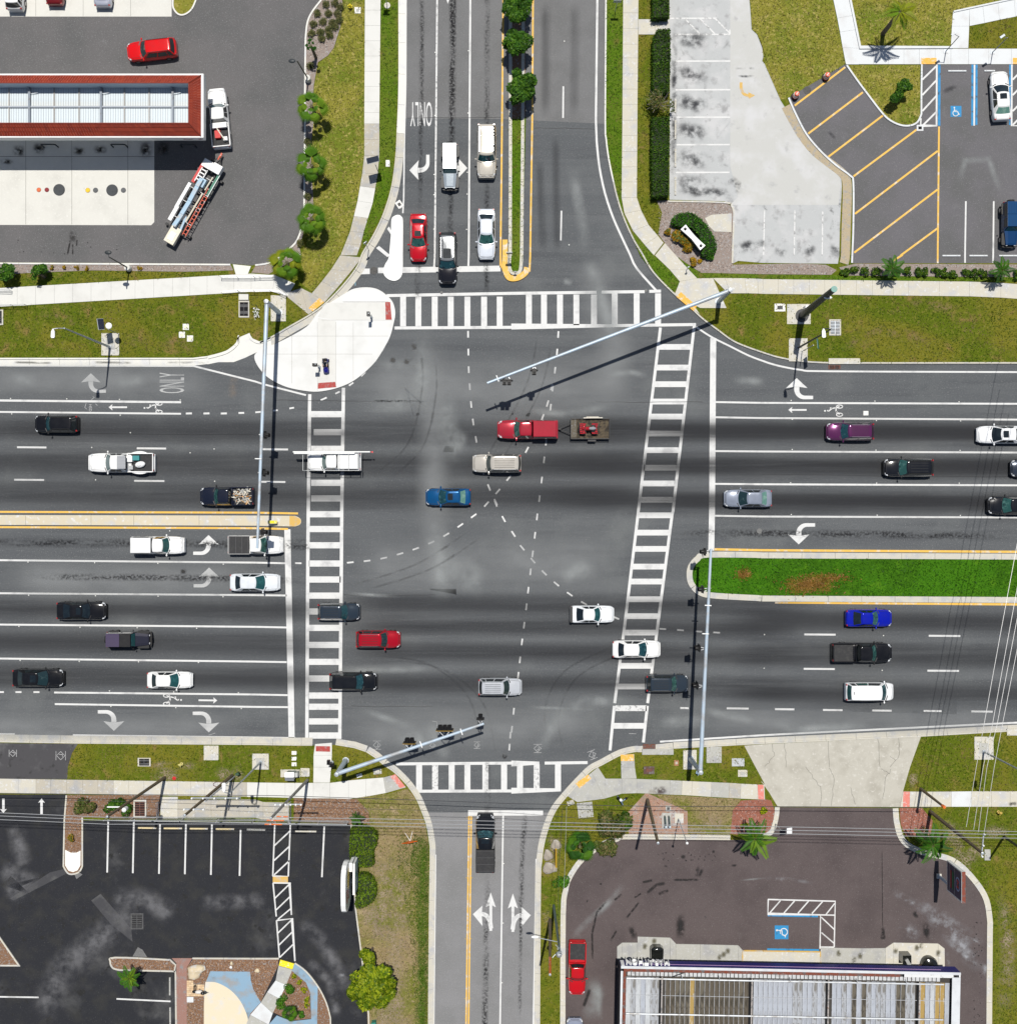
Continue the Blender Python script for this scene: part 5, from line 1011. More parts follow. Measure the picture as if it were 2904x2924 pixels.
def jeep(label,u,v,hd,L,col,roofm,hoodm,name='off_road_car',sheet=True,split=.5,group='vehicles on the roads'):
    W = 1.87; p = paint(col,.2); x,y,_ = P(u,v,1.0); r = thing(name,label,'car',(x,y,(.002 if sheet else ZL + .002)),radians(hd),group); X = lambda t: (t - .5)*L
    mb = MB(); mb.prism([(X(.05),-.76),(X(.66),-.78),(X(.66),.78),(X(.05),.76)],.45,1.12); mb.prism([(X(.02),-.5),(X(.05),-.5),(X(.05),.5),(X(.02),.5)],.5,.7); mb.obj('body',p,r)
    mb = MB(); mb.add([(X(.66),-.72,1.14),(X(.95),-.56,1.06),(X(.95),.56,1.06),(X(.66),.72,1.14),(X(.66),-.72,.5),(X(.95),-.56,.5),(X(.95),.56,.5),(X(.66),.72,.5),(X(.67),-.40,1.20),(X(.93),-.32,1.11),(X(.93),.32,1.11),(X(.67),.40,1.20)],[(0,1,9,8),(8,9,10,11),(11,10,2,3),(1,2,10,9),(0,8,11,3),(0,4,5,1),(1,5,6,2),(2,6,7,3)]); mb.obj('hood',hoodm,r)
    mb = MB(); mb.box((X(.955),0,.8),(.06,1.1,.5)); mb.obj('grille',p,r)
    for sg in (-1,1):
        for a,b in ((.70,.955),(.07,.30)):
            mb = MB(); w0,w1 = (.60,.94) if a > .5 else (.74,.94); mb.prism([(X(a),sg*w0),(X(b),sg*w0),(X(b),sg*(w1 - .06)),(X(b) - .12,sg*w1),(X(a) + .12,sg*w1),(X(a),sg*(w1 - .08))],.84,.93); mb.obj('fender',BLACKP,r)
        mb = MB(); mb.tube((X(.955),sg*.42,.9),(X(.975),sg*.42,.9),.10,n=14); mb.obj('headlight',LAMP,r)
        mb = MB(); mb.box((X(.045),sg*.72,.95),(.08,.14,.2)); mb.obj('tail_light',TAIL,r)
        mb = MB(); mb.ball((X(.63),sg*.96,1.25),(.06,.12,.09),8,6); mb.obj('side_mirror',BLACKP,r,40)
        for t in (.185,.82):
            mb = MB(); mb.tube((X(t),sg*.66,.41),(X(t),sg*.93,.41),.41,n=18); w = mb.obj('wheel',TYRE,r,40); mb = MB(); mb.tube((X(t),sg*.65,.41),(X(t),sg*.94,.41),.22,n=12); mb.obj('rim',RIM,w)
        mb = MB(); mb.add([(X(.40),sg*.775,1.2),(X(.60),sg*.775,1.2),(X(.58),sg*.70,1.68),(X(.40),sg*.70,1.68)],[(0,1,2,3)]); mb.obj('side_window',GLASS_D,r)
        mb = MB(); mb.add([(X(.10),sg*.775,1.2),(X(.37),sg*.775,1.2),(X(.37),sg*.70,1.68),(X(.11),sg*.70,1.68)],[(0,1,2,3)]); mb.obj('side_window',GLASS_D,r)
    mb = MB(); a = [(X(.05),-.76),(X(.655),-.76),(X(.655),.76),(X(.05),.76)]; b = [(X(.07),-.67),(X(.60),-.67),(X(.60),.67),(X(.07),.67)]; mb.add([(*q,1.12) for q in a] + [(*q,1.78) for q in b],[(i,(i + 1) % 4,4 + (i + 1) % 4,4 + i) for i in range(4)]); mb.obj('cabin',p,r)
    mb = MB(); mb.add([(X(.663),-.68,1.2),(X(.663),.68,1.2),(X(.612),.62,1.74),(X(.612),-.62,1.74)],[(0,1,2,3)]); mb.obj('windshield',GLASS,r)
    rr = None
    for i,(a_,b_) in enumerate(((.07,.07 + .53*split),(.07 + .53*split + .006,.60))):
        mb = MB(); mb.prism([(X(a_),-.68),(X(b_),-.68),(X(b_),.68),(X(a_),.68)],1.77,1.85); rr = mb.obj('roof_panel',roofm[i],r)
        for j in range(5 if i == 0 else 2): mb = MB(); mb.box(((X(a_) + X(b_))/2,lerp(-.5,.5,j/(4 if i == 0 else 1)),1.856),((b_ - a_)*L*.9,.05,.022)); mb.obj('roof_rib',roofm[i],rr)
    mb = MB(); mb.tube((X(.0),0,.95),(X(.05),0,.95),.38,n=20); mb.obj('spare_wheel',TYRE,r,40)
    mb = MB(); mb.prism([(X(.965),-.80),(X(.985),-.78),(X(1.0),-.45),(X(1.0),.45),(X(.985),.78),(X(.965),.80)],.45,.66); mb.box((X(1.0),0,.72),(.10,.5,.1)); mb.tube((X(.99),-.3,.7),(X(1.01),0,.86),.03,n=6); mb.tube((X(.99),.3,.7),(X(1.01),0,.86),.03,n=6); mb.obj('bumper',BLACKP,r)
    return r
def load(r,name,shape,m,**k):   # cargo lying in a bed is its own thing; placed in the vehicle's frame
    pass
WHT,BLK,SIL,RED,BEI = (.80,.80,.79),(.006,.006,.007),(.50,.53,.57),(.42,.008,.012),(.56,.52,.45)
V = vehicle
CR = CHROME
# parked in the top left lot
PK = 'cars parked in the lots'
V('parked_car','white estate car parked tail out, leftmost on the concrete at the top left','suv',43,-36,90,4.7,1.86,WHT,group=PK,sheet=False,rear=GLASS_D)
V('parked_car','dark red car parked tail out between the white car and the silver car','sedan',158,-50,90,4.7,1.84,(.16,.006,.008),.3,group=PK,sheet=False)
V('parked_car','silver sedan parked tail out on the concrete beside the grass island at the top left','sedan',295,-46,90,4.8,1.86,(.48,.50,.58),.4,group=PK,sheet=False)
V('sport_utility','bright red sport utility driving tilted behind the long red roofed canopy','suv',434,141.5,186.5,5.15,2.0,(.60,.005,.006),group=PK,sheet=False,rails=BLACKP)
V('parked_car','white sedan with sunroof parked in the blue lined bay at the top right','sedan',2855,274,93.5,5.15,1.92,WHT,group=PK,sheet=False,sunroof=True,glass=GLASS_D,rear=GLASS_L)
jeep('dark blue boxy off road car parked at the right edge below the white sedan',2884,639,270,4.9,(.008,.045,.13),[paint((.012,.07,.19),.3),paint((.012,.07,.19),.3)],paint((.008,.05,.15),.3),sheet=False,group=PK)
V('parked_car','dark blue and white car nosing in at the bottom edge behind the red pickup','sedan',1641,2972,90,4.7,1.85,(.30,.33,.42),.3,group=PK,sheet=False,glass=GLASS_D)
# north road
jeep('silver grey boxy four door off road car covering the right arrow on the north road',1285,474,270,4.95,(.16,.18,.20),[paint((.44,.47,.50),.3),paint((.46,.49,.52),.3)],paint((.38,.43,.47),.4),split=.6)
V('sport_utility','large beige sport utility waiting beside the planted median on the north road','bigsuv',1389,430,270,5.6,2.03,BEI,.2,rails=CR,ribs=5)
V('sedan_car','red sedan with black sunroof waiting beside the small white island','sedan',1195,678,270,4.95,1.84,(.50,.004,.014),.2,sunroof=True)
V('sport_utility','black sport utility with grey roof and sunroof past the stop line of the north road','suv',1278,737,270,5.4,1.98,(.010,.010,.014),.2,sunroof=True,rails=CR,roofcol=paint((.22,.23,.24),.4),ribs=4)
V('sedan_car','white sedan with pale blue hood waiting beside the tip of the planted median','sedan',1389,668,270,5.25,1.90,(.74,.78,.84),.2,rear=GLASS_D)
# west road, upper half
V('sport_utility','small black sport utility under the left bicycle lane, near the left edge','suv',161,1210,180,4.5,1.86,BLK,rails=BLACKP)
def dually(r,X,W,k):
    for sg in (-1,1):
        mb = MB(); a = smooth([(X(.10),sg*.98),(X(.14),sg*1.13),(X(.20),sg*1.2),(X(.28),sg*1.16),(X(.36),sg*.99)],4); mb.prism(a + [(X(.36),sg*.9),(X(.10),sg*.9)],.45,1.02); mb.obj('rear_fender',paint(WHT),r)
    mb = MB(); mb.box((X(.455),0,1.93),(.9,1.34,.05))
    for i in range(4): mb.box((X(.455),-.48 + i*.32,1.97),(.86,.03,.03))
    mb.obj('roof_deck',surf('grey_roof_deck',[(.30,.31,.33)],.5),r)
V('crew_pickup','white crew cab pickup with wide rear fenders and boxes in its bed','pickup',347,1321,180,6.9,2.05,WHT,cat='pickup',extra=dually)
V('pickup_truck','dark navy pickup carrying a heap of scrap wood beside the concrete median','pickup',648,1417,180,5.6,1.95,(.008,.011,.024),.1,cat='pickup')
def rack(r,X,W,k):
    mb = MB()
    for t in (.015,.20,.38): mb.path([(X(t),-.98,.9),(X(t),-.98,2.12),(X(t),.98,2.12),(X(t),.98,.9)],.03,6)
    for sg in (-1,1): mb.path([(X(.0),sg*.98,2.12),(X(1.0),sg*.98,2.12),(X(1.06),sg*.98,2.0)],.028,6)
    mb.path([(X(1.06),-.98,2.0),(X(1.06),.98,2.0),(X(1.06),.98,.7)],.028,6); mb.path([(X(1.06),-.98,2.0),(X(1.06),-.98,.7)],.028,6); mb.path([(X(-.03),-.98,.5),(X(-.03),-.98,2.12),(X(-.03),.98,2.12),(X(-.03),.98,.5)],.028,6)
    mb.obj('pipe_rack',surf('painted_rack',[(.45,.46,.46)],.4,metal=.4),r)
V('utility_pickup','white pickup with topper and pipe rack on the left crosswalk','pickup',955,1318,180,5.55,1.95,WHT,cat='pickup',bed='topper',extra=rack)
V('sedan_car','bright blue sedan with sunroof in the middle of the crossing','sedan',1280,1419,180,4.75,1.83,(.003,.085,.24),.35,sunroof=True,rear=GLASS_L)
V('sport_utility','beige sport utility with ribbed roof above the bright blue sedan','bigsuv',1419,1323,180,5.1,1.96,(.50,.47,.42),.2,rails=CR,ribs=5)
V('topper_pickup','red pickup with faded pink topper towing the small trailer','pickup',1507,1226,180,6.35,2.02,(.38,.018,.035),.2,cat='pickup',bed='topper')
V('sedan_car','silver blue sedan waiting at the right stop line in the lane nearest the grass median','sedan',2135,1423,180,5.0,1.87,(.36,.40,.48),.5,rear=GLASS_L)
V('sport_utility','purple sport utility with ribbed roof in the top lane of the right road','suv',2427,1232,180,4.95,1.92,(.115,.022,.095),.4,rails=CR,ribs=5)
V('sedan_car','white sedan with sunroof in the top lane at the right edge','sedan',2857,1241,180,5.0,1.88,(.78,.79,.80),sunroof=True,glass=GLASS_D)
V('sport_utility','glossy black sport utility in the second lane of the right road','suv',2594,1335,180,5.15,1.94,(.008,.009,.012),.1,rails=BLACKP,ribs=4)
V('sedan_car','dark car cut off by the right edge in the second lane of the right road','sedan',2953,1337,180,4.95,1.88,(.03,.04,.06),.3)
V('sedan_car','black car at the right edge just above the left turn lane','hatch',2890,1443,180,5.1,1.9,(.008,.010,.012),.1)
# west road, lower half
V('topper_pickup','white pickup with a white topper behind the first left turn arrow','pickup',451,1557,0,5.55,1.90,WHT,cat='pickup',bed='topper')
V('pickup_truck','white pickup with ribbed black bed cover under the mast arm','pickup',729,1556,0,5.75,1.96,WHT,cat='pickup',bed='cover')
V('sedan_car','white sedan at the left stop line below the white covered pickup','sedan',729,1663,0,5.25,1.88,(.74,.77,.80),.1)
V('sport_utility','glossy black sporty car with long hood between two left road lanes','coupe',234,1744,0,5.15,1.95,BLK,sunroof=True,glass=GLASS_D)
jeep('dark purple boxy off road car with studded soft top on the left road',367,1826,0,4.8,(.016,.014,.024),[paint((.055,.04,.085),.1,.6),surf('black_soft_top',[(.012,.012,.014),(.02,2,.45,.7)],.8)],paint((.03,.03,.045),.3),split=.55)
V('sedan_car','glossy black sedan beside the dashed bicycle lane at the left edge','sedan',110,1936,0,5.3,1.92,BLK,sunroof=True)
V('sedan_car','small white sedan above the bicycle symbol of the lower left road','sedan',486,1942,0,4.75,1.80,WHT)
V('sport_utility','small slate blue sport utility leaving the left crosswalk, topmost of three','suv',968,1747,0,4.4,1.82,(.028,.042,.06),.3,rails=CR,ribs=4)
V('sport_utility','red sport utility in the lower crossing right of the left crosswalk','suv',1080,1826,0,4.65,1.86,(.42,.004,.016),.3,rails=CR,ribs=4)
V('sport_utility','black sport utility on the lower end of the left crosswalk','suv',1009,1946,0,5.0,1.92,(.007,.008,.010),.1,rails=BLACKP)
V('sport_utility','silver sport utility in the lowest lane of the crossing','suv',1428,1962,0,4.55,1.86,(.60,.62,.65),.3,rails=CR,ribs=5)
def wing(r,X,W,k):
    mb = MB(); mb.prism([(X(.0),-.80),(X(.045),-.86),(X(.06),-.8),(X(.06),.8),(X(.045),.86),(X(.0),.80)],k['zt'] + .07,k['zt'] + .10)
    for sg in (-1,1): mb.box((X(.05),sg*.6,k['zt'] + .03),(.06,.05,.1))
    mb.obj('spoiler',BLACKP,r)
V('sedan_car','white coupe with black rear glass and spoiler at the end of the dotted guide line','coupe',1690,1754,0,4.65,1.85,(.76,.78,.80),extra=wing)
V('sedan_car','white sedan driving over the right crosswalk','sedan',1817,1854,0,5.05,1.88,WHT)
V('sport_utility','slate sport utility with bright ribbed roof under the right mast arm','suv',1905,1952,0,4.4,1.84,(.035,.05,.068),.35,rails=CR,ribs=6)
V('sedan_car','deep blue sedan below the grass median on the right road','coupe',2480,1765,0,4.85,1.86,(.004,.012,.40),.25,glass=GLASS)
V('pickup_truck','black pickup with empty ribbed bed on the right road','pickup',2461,1864,0,6.25,2.05,(.007,.007,.008),.0,cat='pickup')
def vanprint(r,X,W,k):
    vs,fs = text_mesh('Arrow'); mb = MB(); 
    wb,wr = W/2*k['wB'],W/2*k['wr']; z0,z1 = k['zt'],k['roof'] - .05
    f = lambda a,b: (X(.33) - a*1.15,lerp(wb,wr,(b - z0)/(z1 - z0))*1.035 + .02,b)
    mb.add([f(x,1.42 + y*.34) for x,y in vs],fs); mb.obj('side_lettering',surf('green_print',[(.01,.22,.17)],.5),r)
    mb = MB(); mb.box((X(.13),0,k['roof'] + .03),(.06,.30,.03)); mb.obj('brake_light',BLACKP,r)
V('passenger_van','white van with green lettering on its side in the lowest lane of the right road','van',2483,1976,0,5.05,1.95,(.82,.83,.84),cat='van',extra=vanprint,rear=GLASS)
# south road and the lot beside it
V('pickup_truck','black pickup with flat bed cover waiting at the bottom stop line','pickup',1386,2409,90,6.2,2.02,(.008,.009,.010),.1,cat='pickup',bed='cover',sunroof=True)
V('pickup_truck','red pickup with open bed parked beside the dark canopy at the bottom','pickup',1648,2764,269,5.55,1.84,(.46,.006,.010),cat='pickup',group=PK,sheet=False)
WP = V('pickup_truck','white pickup with toolbox and red cargo parked at the end of the long canopy','pickup',626,337,95.5,6.2,2.0,WHT,cat='pickup',group=PK,sheet=False)

# cargo lying in the open beds
def local(o,x,y,z): return (Matrix.Translation(o.location) @ Matrix.Rotation(o.rotation_euler.z,4,'Z')) @ Vector((x,y,z))
def by_label(s): return [o for o in bpy.data.objects if o.get('label','').startswith(s)][0]
def cargo(veh,name,label,cat,x,y,z,d,m,rz=0.0,group=None,lid=None,taper=.94):
    t = thing(name,label,cat,local(veh,x,y,z),veh.rotation_euler.z + rz,group); mb = MB(); mb.box((0,0,d[2]/2),d,taper=taper); mb.obj('body',m,t)
    mb = MB(); mb.box((0,0,d[2] + .02),(d[0]*.98,d[1]*.98,.05)); mb.obj('lid',lid or m,t); return t
WPL = surf('white_plastic',[(.78,.78,.77),(.66,2,.5,.7)],.5); TEAL = surf('teal_plastic',[(.02,.20,.21)],.5); GRYB = surf('grey_box_metal',[(.35,.36,.37)],.4,metal=.5); REDP = surf('red_plastic',[(.5,.012,.012)],.5)
d = by_label('white crew cab')
cargo(d,'storage_box','white box behind the cab in the bed of the wide white pickup','box',-.95,-.38,.79,(.62,.62,.5),WPL)
cargo(d,'storage_box','grey metal box behind the cab in the bed of the wide white pickup','box',-1.05,.52,.79,(.5,.42,.4),GRYB)
cargo(d,'storage_bin','teal bin in the middle of the bed of the wide white pickup','bin',-1.6,-.48,.79,(.7,.5,.35),TEAL)
t = thing('water_cooler','white rounded cooler lying in the bed of the wide white pickup','cooler',local(d,-2.0,.2,.79),d.rotation_euler.z + .2); mb = MB(); mb.ball((0,0,.26),(.55,.34,.26),14,8); mb.obj('body',WPL,t,40); mb = MB(); mb.ball((.05,0,.5),(.22,.2,.1),10,6); mb.obj('lid',WPL,t,40)
d = by_label('dark navy pickup'); WOOD = [surf('scrap_wood_%s' % n,[c,(tuple(x*.7 for x in c),5,.5,.7)],.9) for n,c in (('pale',(.62,.58,.5)),('tan',(.5,.3,.14)),('grey',(.4,.4,.38)),('dark',(.10,.08,.06)))]
ORNG = surf('orange_scrap',[(.62,.26,.05)],.7)
SB = MB(); SB.box((0,0,0),(1,1,1)); sbm = [SB.mesh('scrap_board',m) for m in WOOD + [ORNG]]
t = thing('scrap_heap','heap of broken pale boards and orange scraps in the navy pickup bed','scrap',local(d,0,0,0),d.rotation_euler.z)
for i in range(72):
    o = put('board',sbm[random.choice((0,0,0,2,2,1,3,4))],t,(random.uniform(-2.45,-.75),random.uniform(-.72,.72),random.uniform(.84,1.22)))
    o.scale = (random.uniform(.15,.75),random.uniform(.03,.14),.03); o.rotation_euler = (random.uniform(-.4,.4),random.uniform(-.3,.3),random.uniform(0,pi))
d = by_label('white pickup with toolbox')
cargo(d,'tool_chest','white tool chest behind the cab of the pickup beside the canopy','toolbox',-.85,0,.95,(.55,1.6,.28),WPL)
cargo(d,'gas_can','red box in the bed of the white pickup beside the canopy','box',-1.75,.25,.79,(.8,.6,.35),REDP)
cargo(d,'storage_box','small white box at the tail of the white pickup beside the canopy','box',-2.25,-.5,.79,(.4,.45,.3),WPL)
t = thing('wood_plank','pale plank lying across the bed of the white pickup beside the canopy','plank',local(d,-1.8,-.1,1.2),d.rotation_euler.z + .5); mb = MB(); mb.box((0,0,0),(1.5,.12,.05)); mb.obj('plank',WOOD[0],t); t['label'] = 'pale plank lying across the bed of the white pickup beside the canopy'
# long pipes on the rack
d = by_label('white pickup with topper and pipe rack')
for i,(y_,a,b,nm) in enumerate(((-.95,-3.9,4.1,'longest white pipe on the rack of the white pickup, red flag at its end'),(-.80,-2.3,4.0,'shorter white pipe lying inside on the same pickup rack'))):
    t = thing('long_pipe',nm,'pipe',local(d,0,0,0),d.rotation_euler.z); mb = MB(); mb.tube((a,y_,2.22),(b,y_,2.22),.075,n=10); mb.obj('tube',surf('white_pipe',[(.80,.80,.78)],.4),t,40)
    if i == 0: mb = MB(); mb.add([(a,y_,2.2),(a - .32,y_ + .12,2.16),(a - .28,y_ - .1,2.14)],[(0,1,2)]); mb.obj('flag',REDP,t)
# utility trailer with a quad bike
tx,ty,_ = P(1684,1224.5,.5)
t = thing('utility_trailer','small black trailer with wooden floor behind the red pickup','trailer',(tx,ty,.002),pi); BLKM = surf('black_steel',[(.018,.018,.02),(.03,4,.5,.7)],.5,metal=.3); DECK = surf('weathered_deck',[(.09,.07,.045),((.03,.025,.02),3,.42,.6,6),((.20,.16,.10),9,.6,.75)],.9)
for i in range(8): mb = MB(); mb.box((0,-.92 + i*.263,.52),(4.0,.25,.05)); mb.obj('plank',DECK,t)
mb = MB()
for sg in (-1,1): mb.box((0,sg*1.06,.56),(4.08,.06,.14)); mb.box((0,sg*1.06,.95),(4.08,.05,.05)); [mb.box((x_,sg*1.06,.75),(.05,.05,.42)) for x_ in (-2.0,-1.0,0,1.0,2.0)]
for x_ in (-2.02,2.02): mb.box((x_,0,.56),(.06,2.1,.14)); mb.box((x_,0,.95),(.05,2.1,.05))
mb.obj('frame',BLKM,t); mb = MB(); mb.path([(2.0,.55,.5),(3.3,0,.5)],.05,6); mb.path([(2.0,-.55,.5),(3.3,0,.5)],.05,6); mb.path([(3.0,0,.5),(3.5,0,.52)],.05,6); mb.obj('tongue',BLKM,t)
mb = MB(); mb.box((1.72,-.05,.60),(.62,1.95,.10)); mb.obj('ramp_panel',surf('rusty_mesh',[(.10,.085,.06),(.2,8,.5,.7)],.8),t)
for sg in (-1,1):
    mb = MB(); mb.tube((-.2,sg*1.12,.33),(-.2,sg*1.32,.33),.33,n=16); mb.obj('wheel',TYRE,t,40); mb = MB(); mb.prism([(-.65,sg*1.09),(.25,sg*1.09),(.2,sg*1.34),(-.6,sg*1.34)],.68,.72); mb.obj('fender',BLKM,t)
t = thing('quad_bike','red and black quad bike tied down on the small trailer','quad bike',(tx - .15,ty - .02,.55),pi); QR = paint((.36,.012,.02),.1)
for x_ in (-.62,.62):
    for sg in (-1,1): mb = MB(); mb.tube((x_,sg*.36,.28),(x_,sg*.60,.28),.28,n=14); mb.obj('wheel',TYRE,t,40)
mb = MB(); mb.ball((.25,0,.68),(.55,.20,.22),12,8); mb.ball((-.1,0,.55),(.8,.22,.2),12,8)
for x_ in (-.62,.62): mb.prism([(x_ - .35,-.52),(x_ + .3,-.55),(x_ + .35,.0),(x_ + .3,.55),(x_ - .35,.52),(x_ - .2,0)],.58,.64)
mb.obj('body',QR,t,40); mb = MB(); mb.ball((-.45,0,.62),(.3,.45,.1),10,6); mb.ball((.95,0,.5),(.15,.3,.15),10,6); mb.obj('engine_cover',BLKM if 'BLKM' in globals() else BLACKP,t,40); mb = MB(); mb.ball((-.35,0,.80),(.42,.17,.12),12,8); mb.obj('seat',surf('grey_seat',[(.24,.25,.27),(.16,5,.5,.7)],.6),t,40)
mb = MB(); mb.path([(.35,-.42,.98),(.42,-.15,.95),(.42,.15,.95),(.35,.42,.98)],.025,6); mb.path([(.42,0,.95),(.6,0,.5)],.03,6); mb.obj('handlebar',BLKM,t)
for x_,n_ in ((.85,'front_rack'),(-.85,'rear_rack')):
    mb = MB()
    for y_ in (-.4,-.2,0,.2,.4): mb.tube((x_ - .22,y_,.74),(x_ + .22,y_,.74),.018,n=5)
    for dx in (-.22,.22): mb.tube((x_ + dx,-.42,.74),(x_ + dx,.42,.74),.02,n=5)
    mb.obj(n_,BLKM,t)
t = thing('pole_bundle','pale poles strapped along the top rail of the small trailer','pole',(tx,ty,0),0); mb = MB(); mb.tube((-.7,1.1,1.02),(1.3,1.12,1.02),.06,n=7); mb.tube((-.4,1.2,1.02),(.9,1.2,1.02),.05,n=7); mb.obj('poles',WOOD[0],t)
# long boom trailer beside the canopy: built nose along +x, then turned
x0,y0,_ = P(556,571,.9); t = thing('boom_trailer','long trailer carrying a pale blue boom, orange ladder frame and white end boxes','trailer',(x0,y0,ZL),atan2(640,370)); OR = surf('orange_red_paint',[(.55,.07,.02),(.42,3,.5,.7)],.5); BB = surf('pale_blue_paint',[(.30,.44,.56),(.40,1.5,.5,.7)],.4); CRM = surf('cream_paint',[(.66,.60,.48),(.58,3,.5,.7)],.5); GRN = surf('green_paint',[(.02,.16,.10)],.5); RDP = surf('red_gloss_paint',[(.48,.02,.02)],.35)
mb = MB(); [mb.box((0,y_,.62),(9.2,.14,.2)) for y_ in (-.55,.55)]; [mb.box((x_,0,.62),(.14,2.0,.14)) for x_ in (-3.8,-2.6,-1.4,-.2,1.0,2.2,3.4)]; mb.obj('chassis',BLKM,t)
mb = MB(); mb.box((-4.35,0,.95),(1.9,1.15,.5),taper=.97); mb.obj('rear_box',CRM,t); mb = MB(); mb.box((-4.5,0,1.22),(.9,.6,.06)); mb.obj('rear_hatch',WPL,t); mb = MB(); mb.box((3.9,.55,.95),(.85,1.05,.6)); mb.box((3.95,-.55,1.02),(.95,1.0,.7)); mb.obj('front_box',WPL,t)
mb = MB(); p_ = [(-3.5,.20,1.5),(-2.0,.1,1.55),(-.4,.05,1.62),(1.3,.1,1.68),(2.2,.1,1.72)]
for a,b in zip(p_[:-1],p_[1:]): a,b = Vector(a),Vector(b); mb.box((a + b)/2,((b - a).length + .02,.42,.36),atan2(b.y - a.y,b.x - a.x))
mb.obj('boom',BB,t); mb = MB(); mb.box((-2.9,-.35,1.0),(1.9,.22,.3),.12); mb.box((1.9,-.1,1.3),(.9,.5,.5)); mb.obj('boom_base',BB,t)
mb = MB(); [mb.box((-1.0,y_,1.06),(5.6,.07,.10),.015) for y_ in (-.78,-1.16)]; [mb.box((-3.6 + i*.44,-.97,1.06),(.07,.4,.07)) for i in range(13)]; mb.obj('ladder',OR,t)
mb = MB(); mb.box((2.3,-1.02,.95),(2.4,.26,.36)); mb.obj('side_rail',GRN,t); mb = MB(); mb.box((2.2,-1.16,1.16),(2.6,.06,.06)); mb.obj('rail_edge',WPL,t)
mb = MB(); mb.box((2.6,.98,1.0),(2.2,.36,.34)); mb.obj('side_bin',RDP,t); mb = MB(); mb.box((-.2,1.18,1.0),(3.0,.34,.22)); [mb.box((-.2,1.07 + i*.11,1.14),(2.9,.04,.05)) for i in range(3)]; mb.obj('side_beam',surf('silver_paint',[(.6,.62,.64),(.72,1,.5,.7)],.4,metal=.3),t)
mb = MB(); mb.box((-2.3,1.12,1.02),(1.7,.40,.16)); mb.obj('side_board',WPL,t); mb = MB(); [mb.box((2.0 + i*.38,.42,1.42),(.12,.62,.1)) for i in range(4)]; mb.box((2.5,.75,1.42),(1.6,.1,.1)); mb.box((2.5,.12,1.42),(1.6,.1,.1)); mb.obj('turntable',WPL,t)
mb = MB(); mb.tube((-2.5,-.45,1.05),(1.0,-.5,1.05),.10,n=8); mb.tube((1.4,-.55,1.1),(3.0,-.6,1.1),.08,n=8); mb.obj('hydraulic_ram',CRM,t,40)
mb = MB(); [mb.tube((x_,-1.1,.98),(x_,1.1,.98),.035,n=6) for x_ in (-2.5,-.6,1.0,2.6)]; mb.obj('cross_bar',WPL,t); mb = MB(); mb.path([(4.3,.5,.6),(5.5,0,.55)],.06,6); mb.path([(4.3,-.5,.6),(5.5,0,.55)],.06,6); mb.obj('tongue',BLKM,t); mb = MB(); mb.prism([(5.2,-.12),(5.7,-.08),(5.75,.08),(5.2,.12)],.5,.7); mb.box((5.15,0,.75),(.5,.12,.1)); mb.obj('hitch',OR,t)
for x_ in (-.6,.35):
    for sg in (-1,1): mb = MB(); mb.tube((x_,sg*.72,.4),(x_,sg*1.0,.4),.4,n=18); mb.obj('wheel',TYRE,t,40)
mb = MB(); [mb.box((x_,sg*1.15,.5),(.12,.5,.12)) for x_ in (-3.6,3.1) for sg in (-1,1)]; [mb.box((x_,sg*1.38,.3),(.25,.25,.5)) for x_ in (-3.6,3.1) for sg in (-1,1)]; mb.obj('outriggers',BLKM,t)['kind'] = 'stuff'
# mobility scooter and rider on the island
sx,sy,_ = P(931.5,1043,.3)
t = thing('mobility_scooter','dark blue mobility scooter on the ramp band of the white traffic island','scooter',(sx,sy,.125),-pi/2 + .06); SBL = paint((.012,.012,.20),.2)
mb = MB(); mb.prism([(-.55,-.3),(.55,-.3),(.62,0),(.55,.3),(-.55,.3)],.12,.22); mb.obj('deck',BLKM,t); mb = MB(); mb.ball((.52,0,.42),(.36,.30,.26),12,8); mb.ball((.72,.2,.3),(.16,.10,.12),8,6); mb.ball((.72,-.2,.3),(.16,.1,.12),8,6); mb.obj('front_cowl',SBL,t,40); mb = MB(); mb.ball((-.45,0,.35),(.30,.32,.2),12,8); mb.obj('rear_cowl',SBL,t,40)
for x_,y_ in ((-.5,.3),(-.5,-.3),(.62,.24),(.62,-.24)): mb = MB(); mb.tube((x_,y_ - .06,.14),(x_,y_ + .06,.14),.14,n=12); mb.obj('wheel',TYRE,t,40)
mb = MB(); mb.box((-.3,0,.58),(.46,.46,.1)); mb.box((-.56,0,.86),(.1,.46,.5)); mb.obj('seat',surf('black_vinyl',[(.02,.02,.022)],.5),t); mb = MB(); mb.path([(.45,0,.6),(.28,0,.98)],.03,6); mb.path([(.26,-.26,.98),(.28,0,1.0),(.26,.26,.98)],.022,6); mb.obj('tiller',BLKM,t)
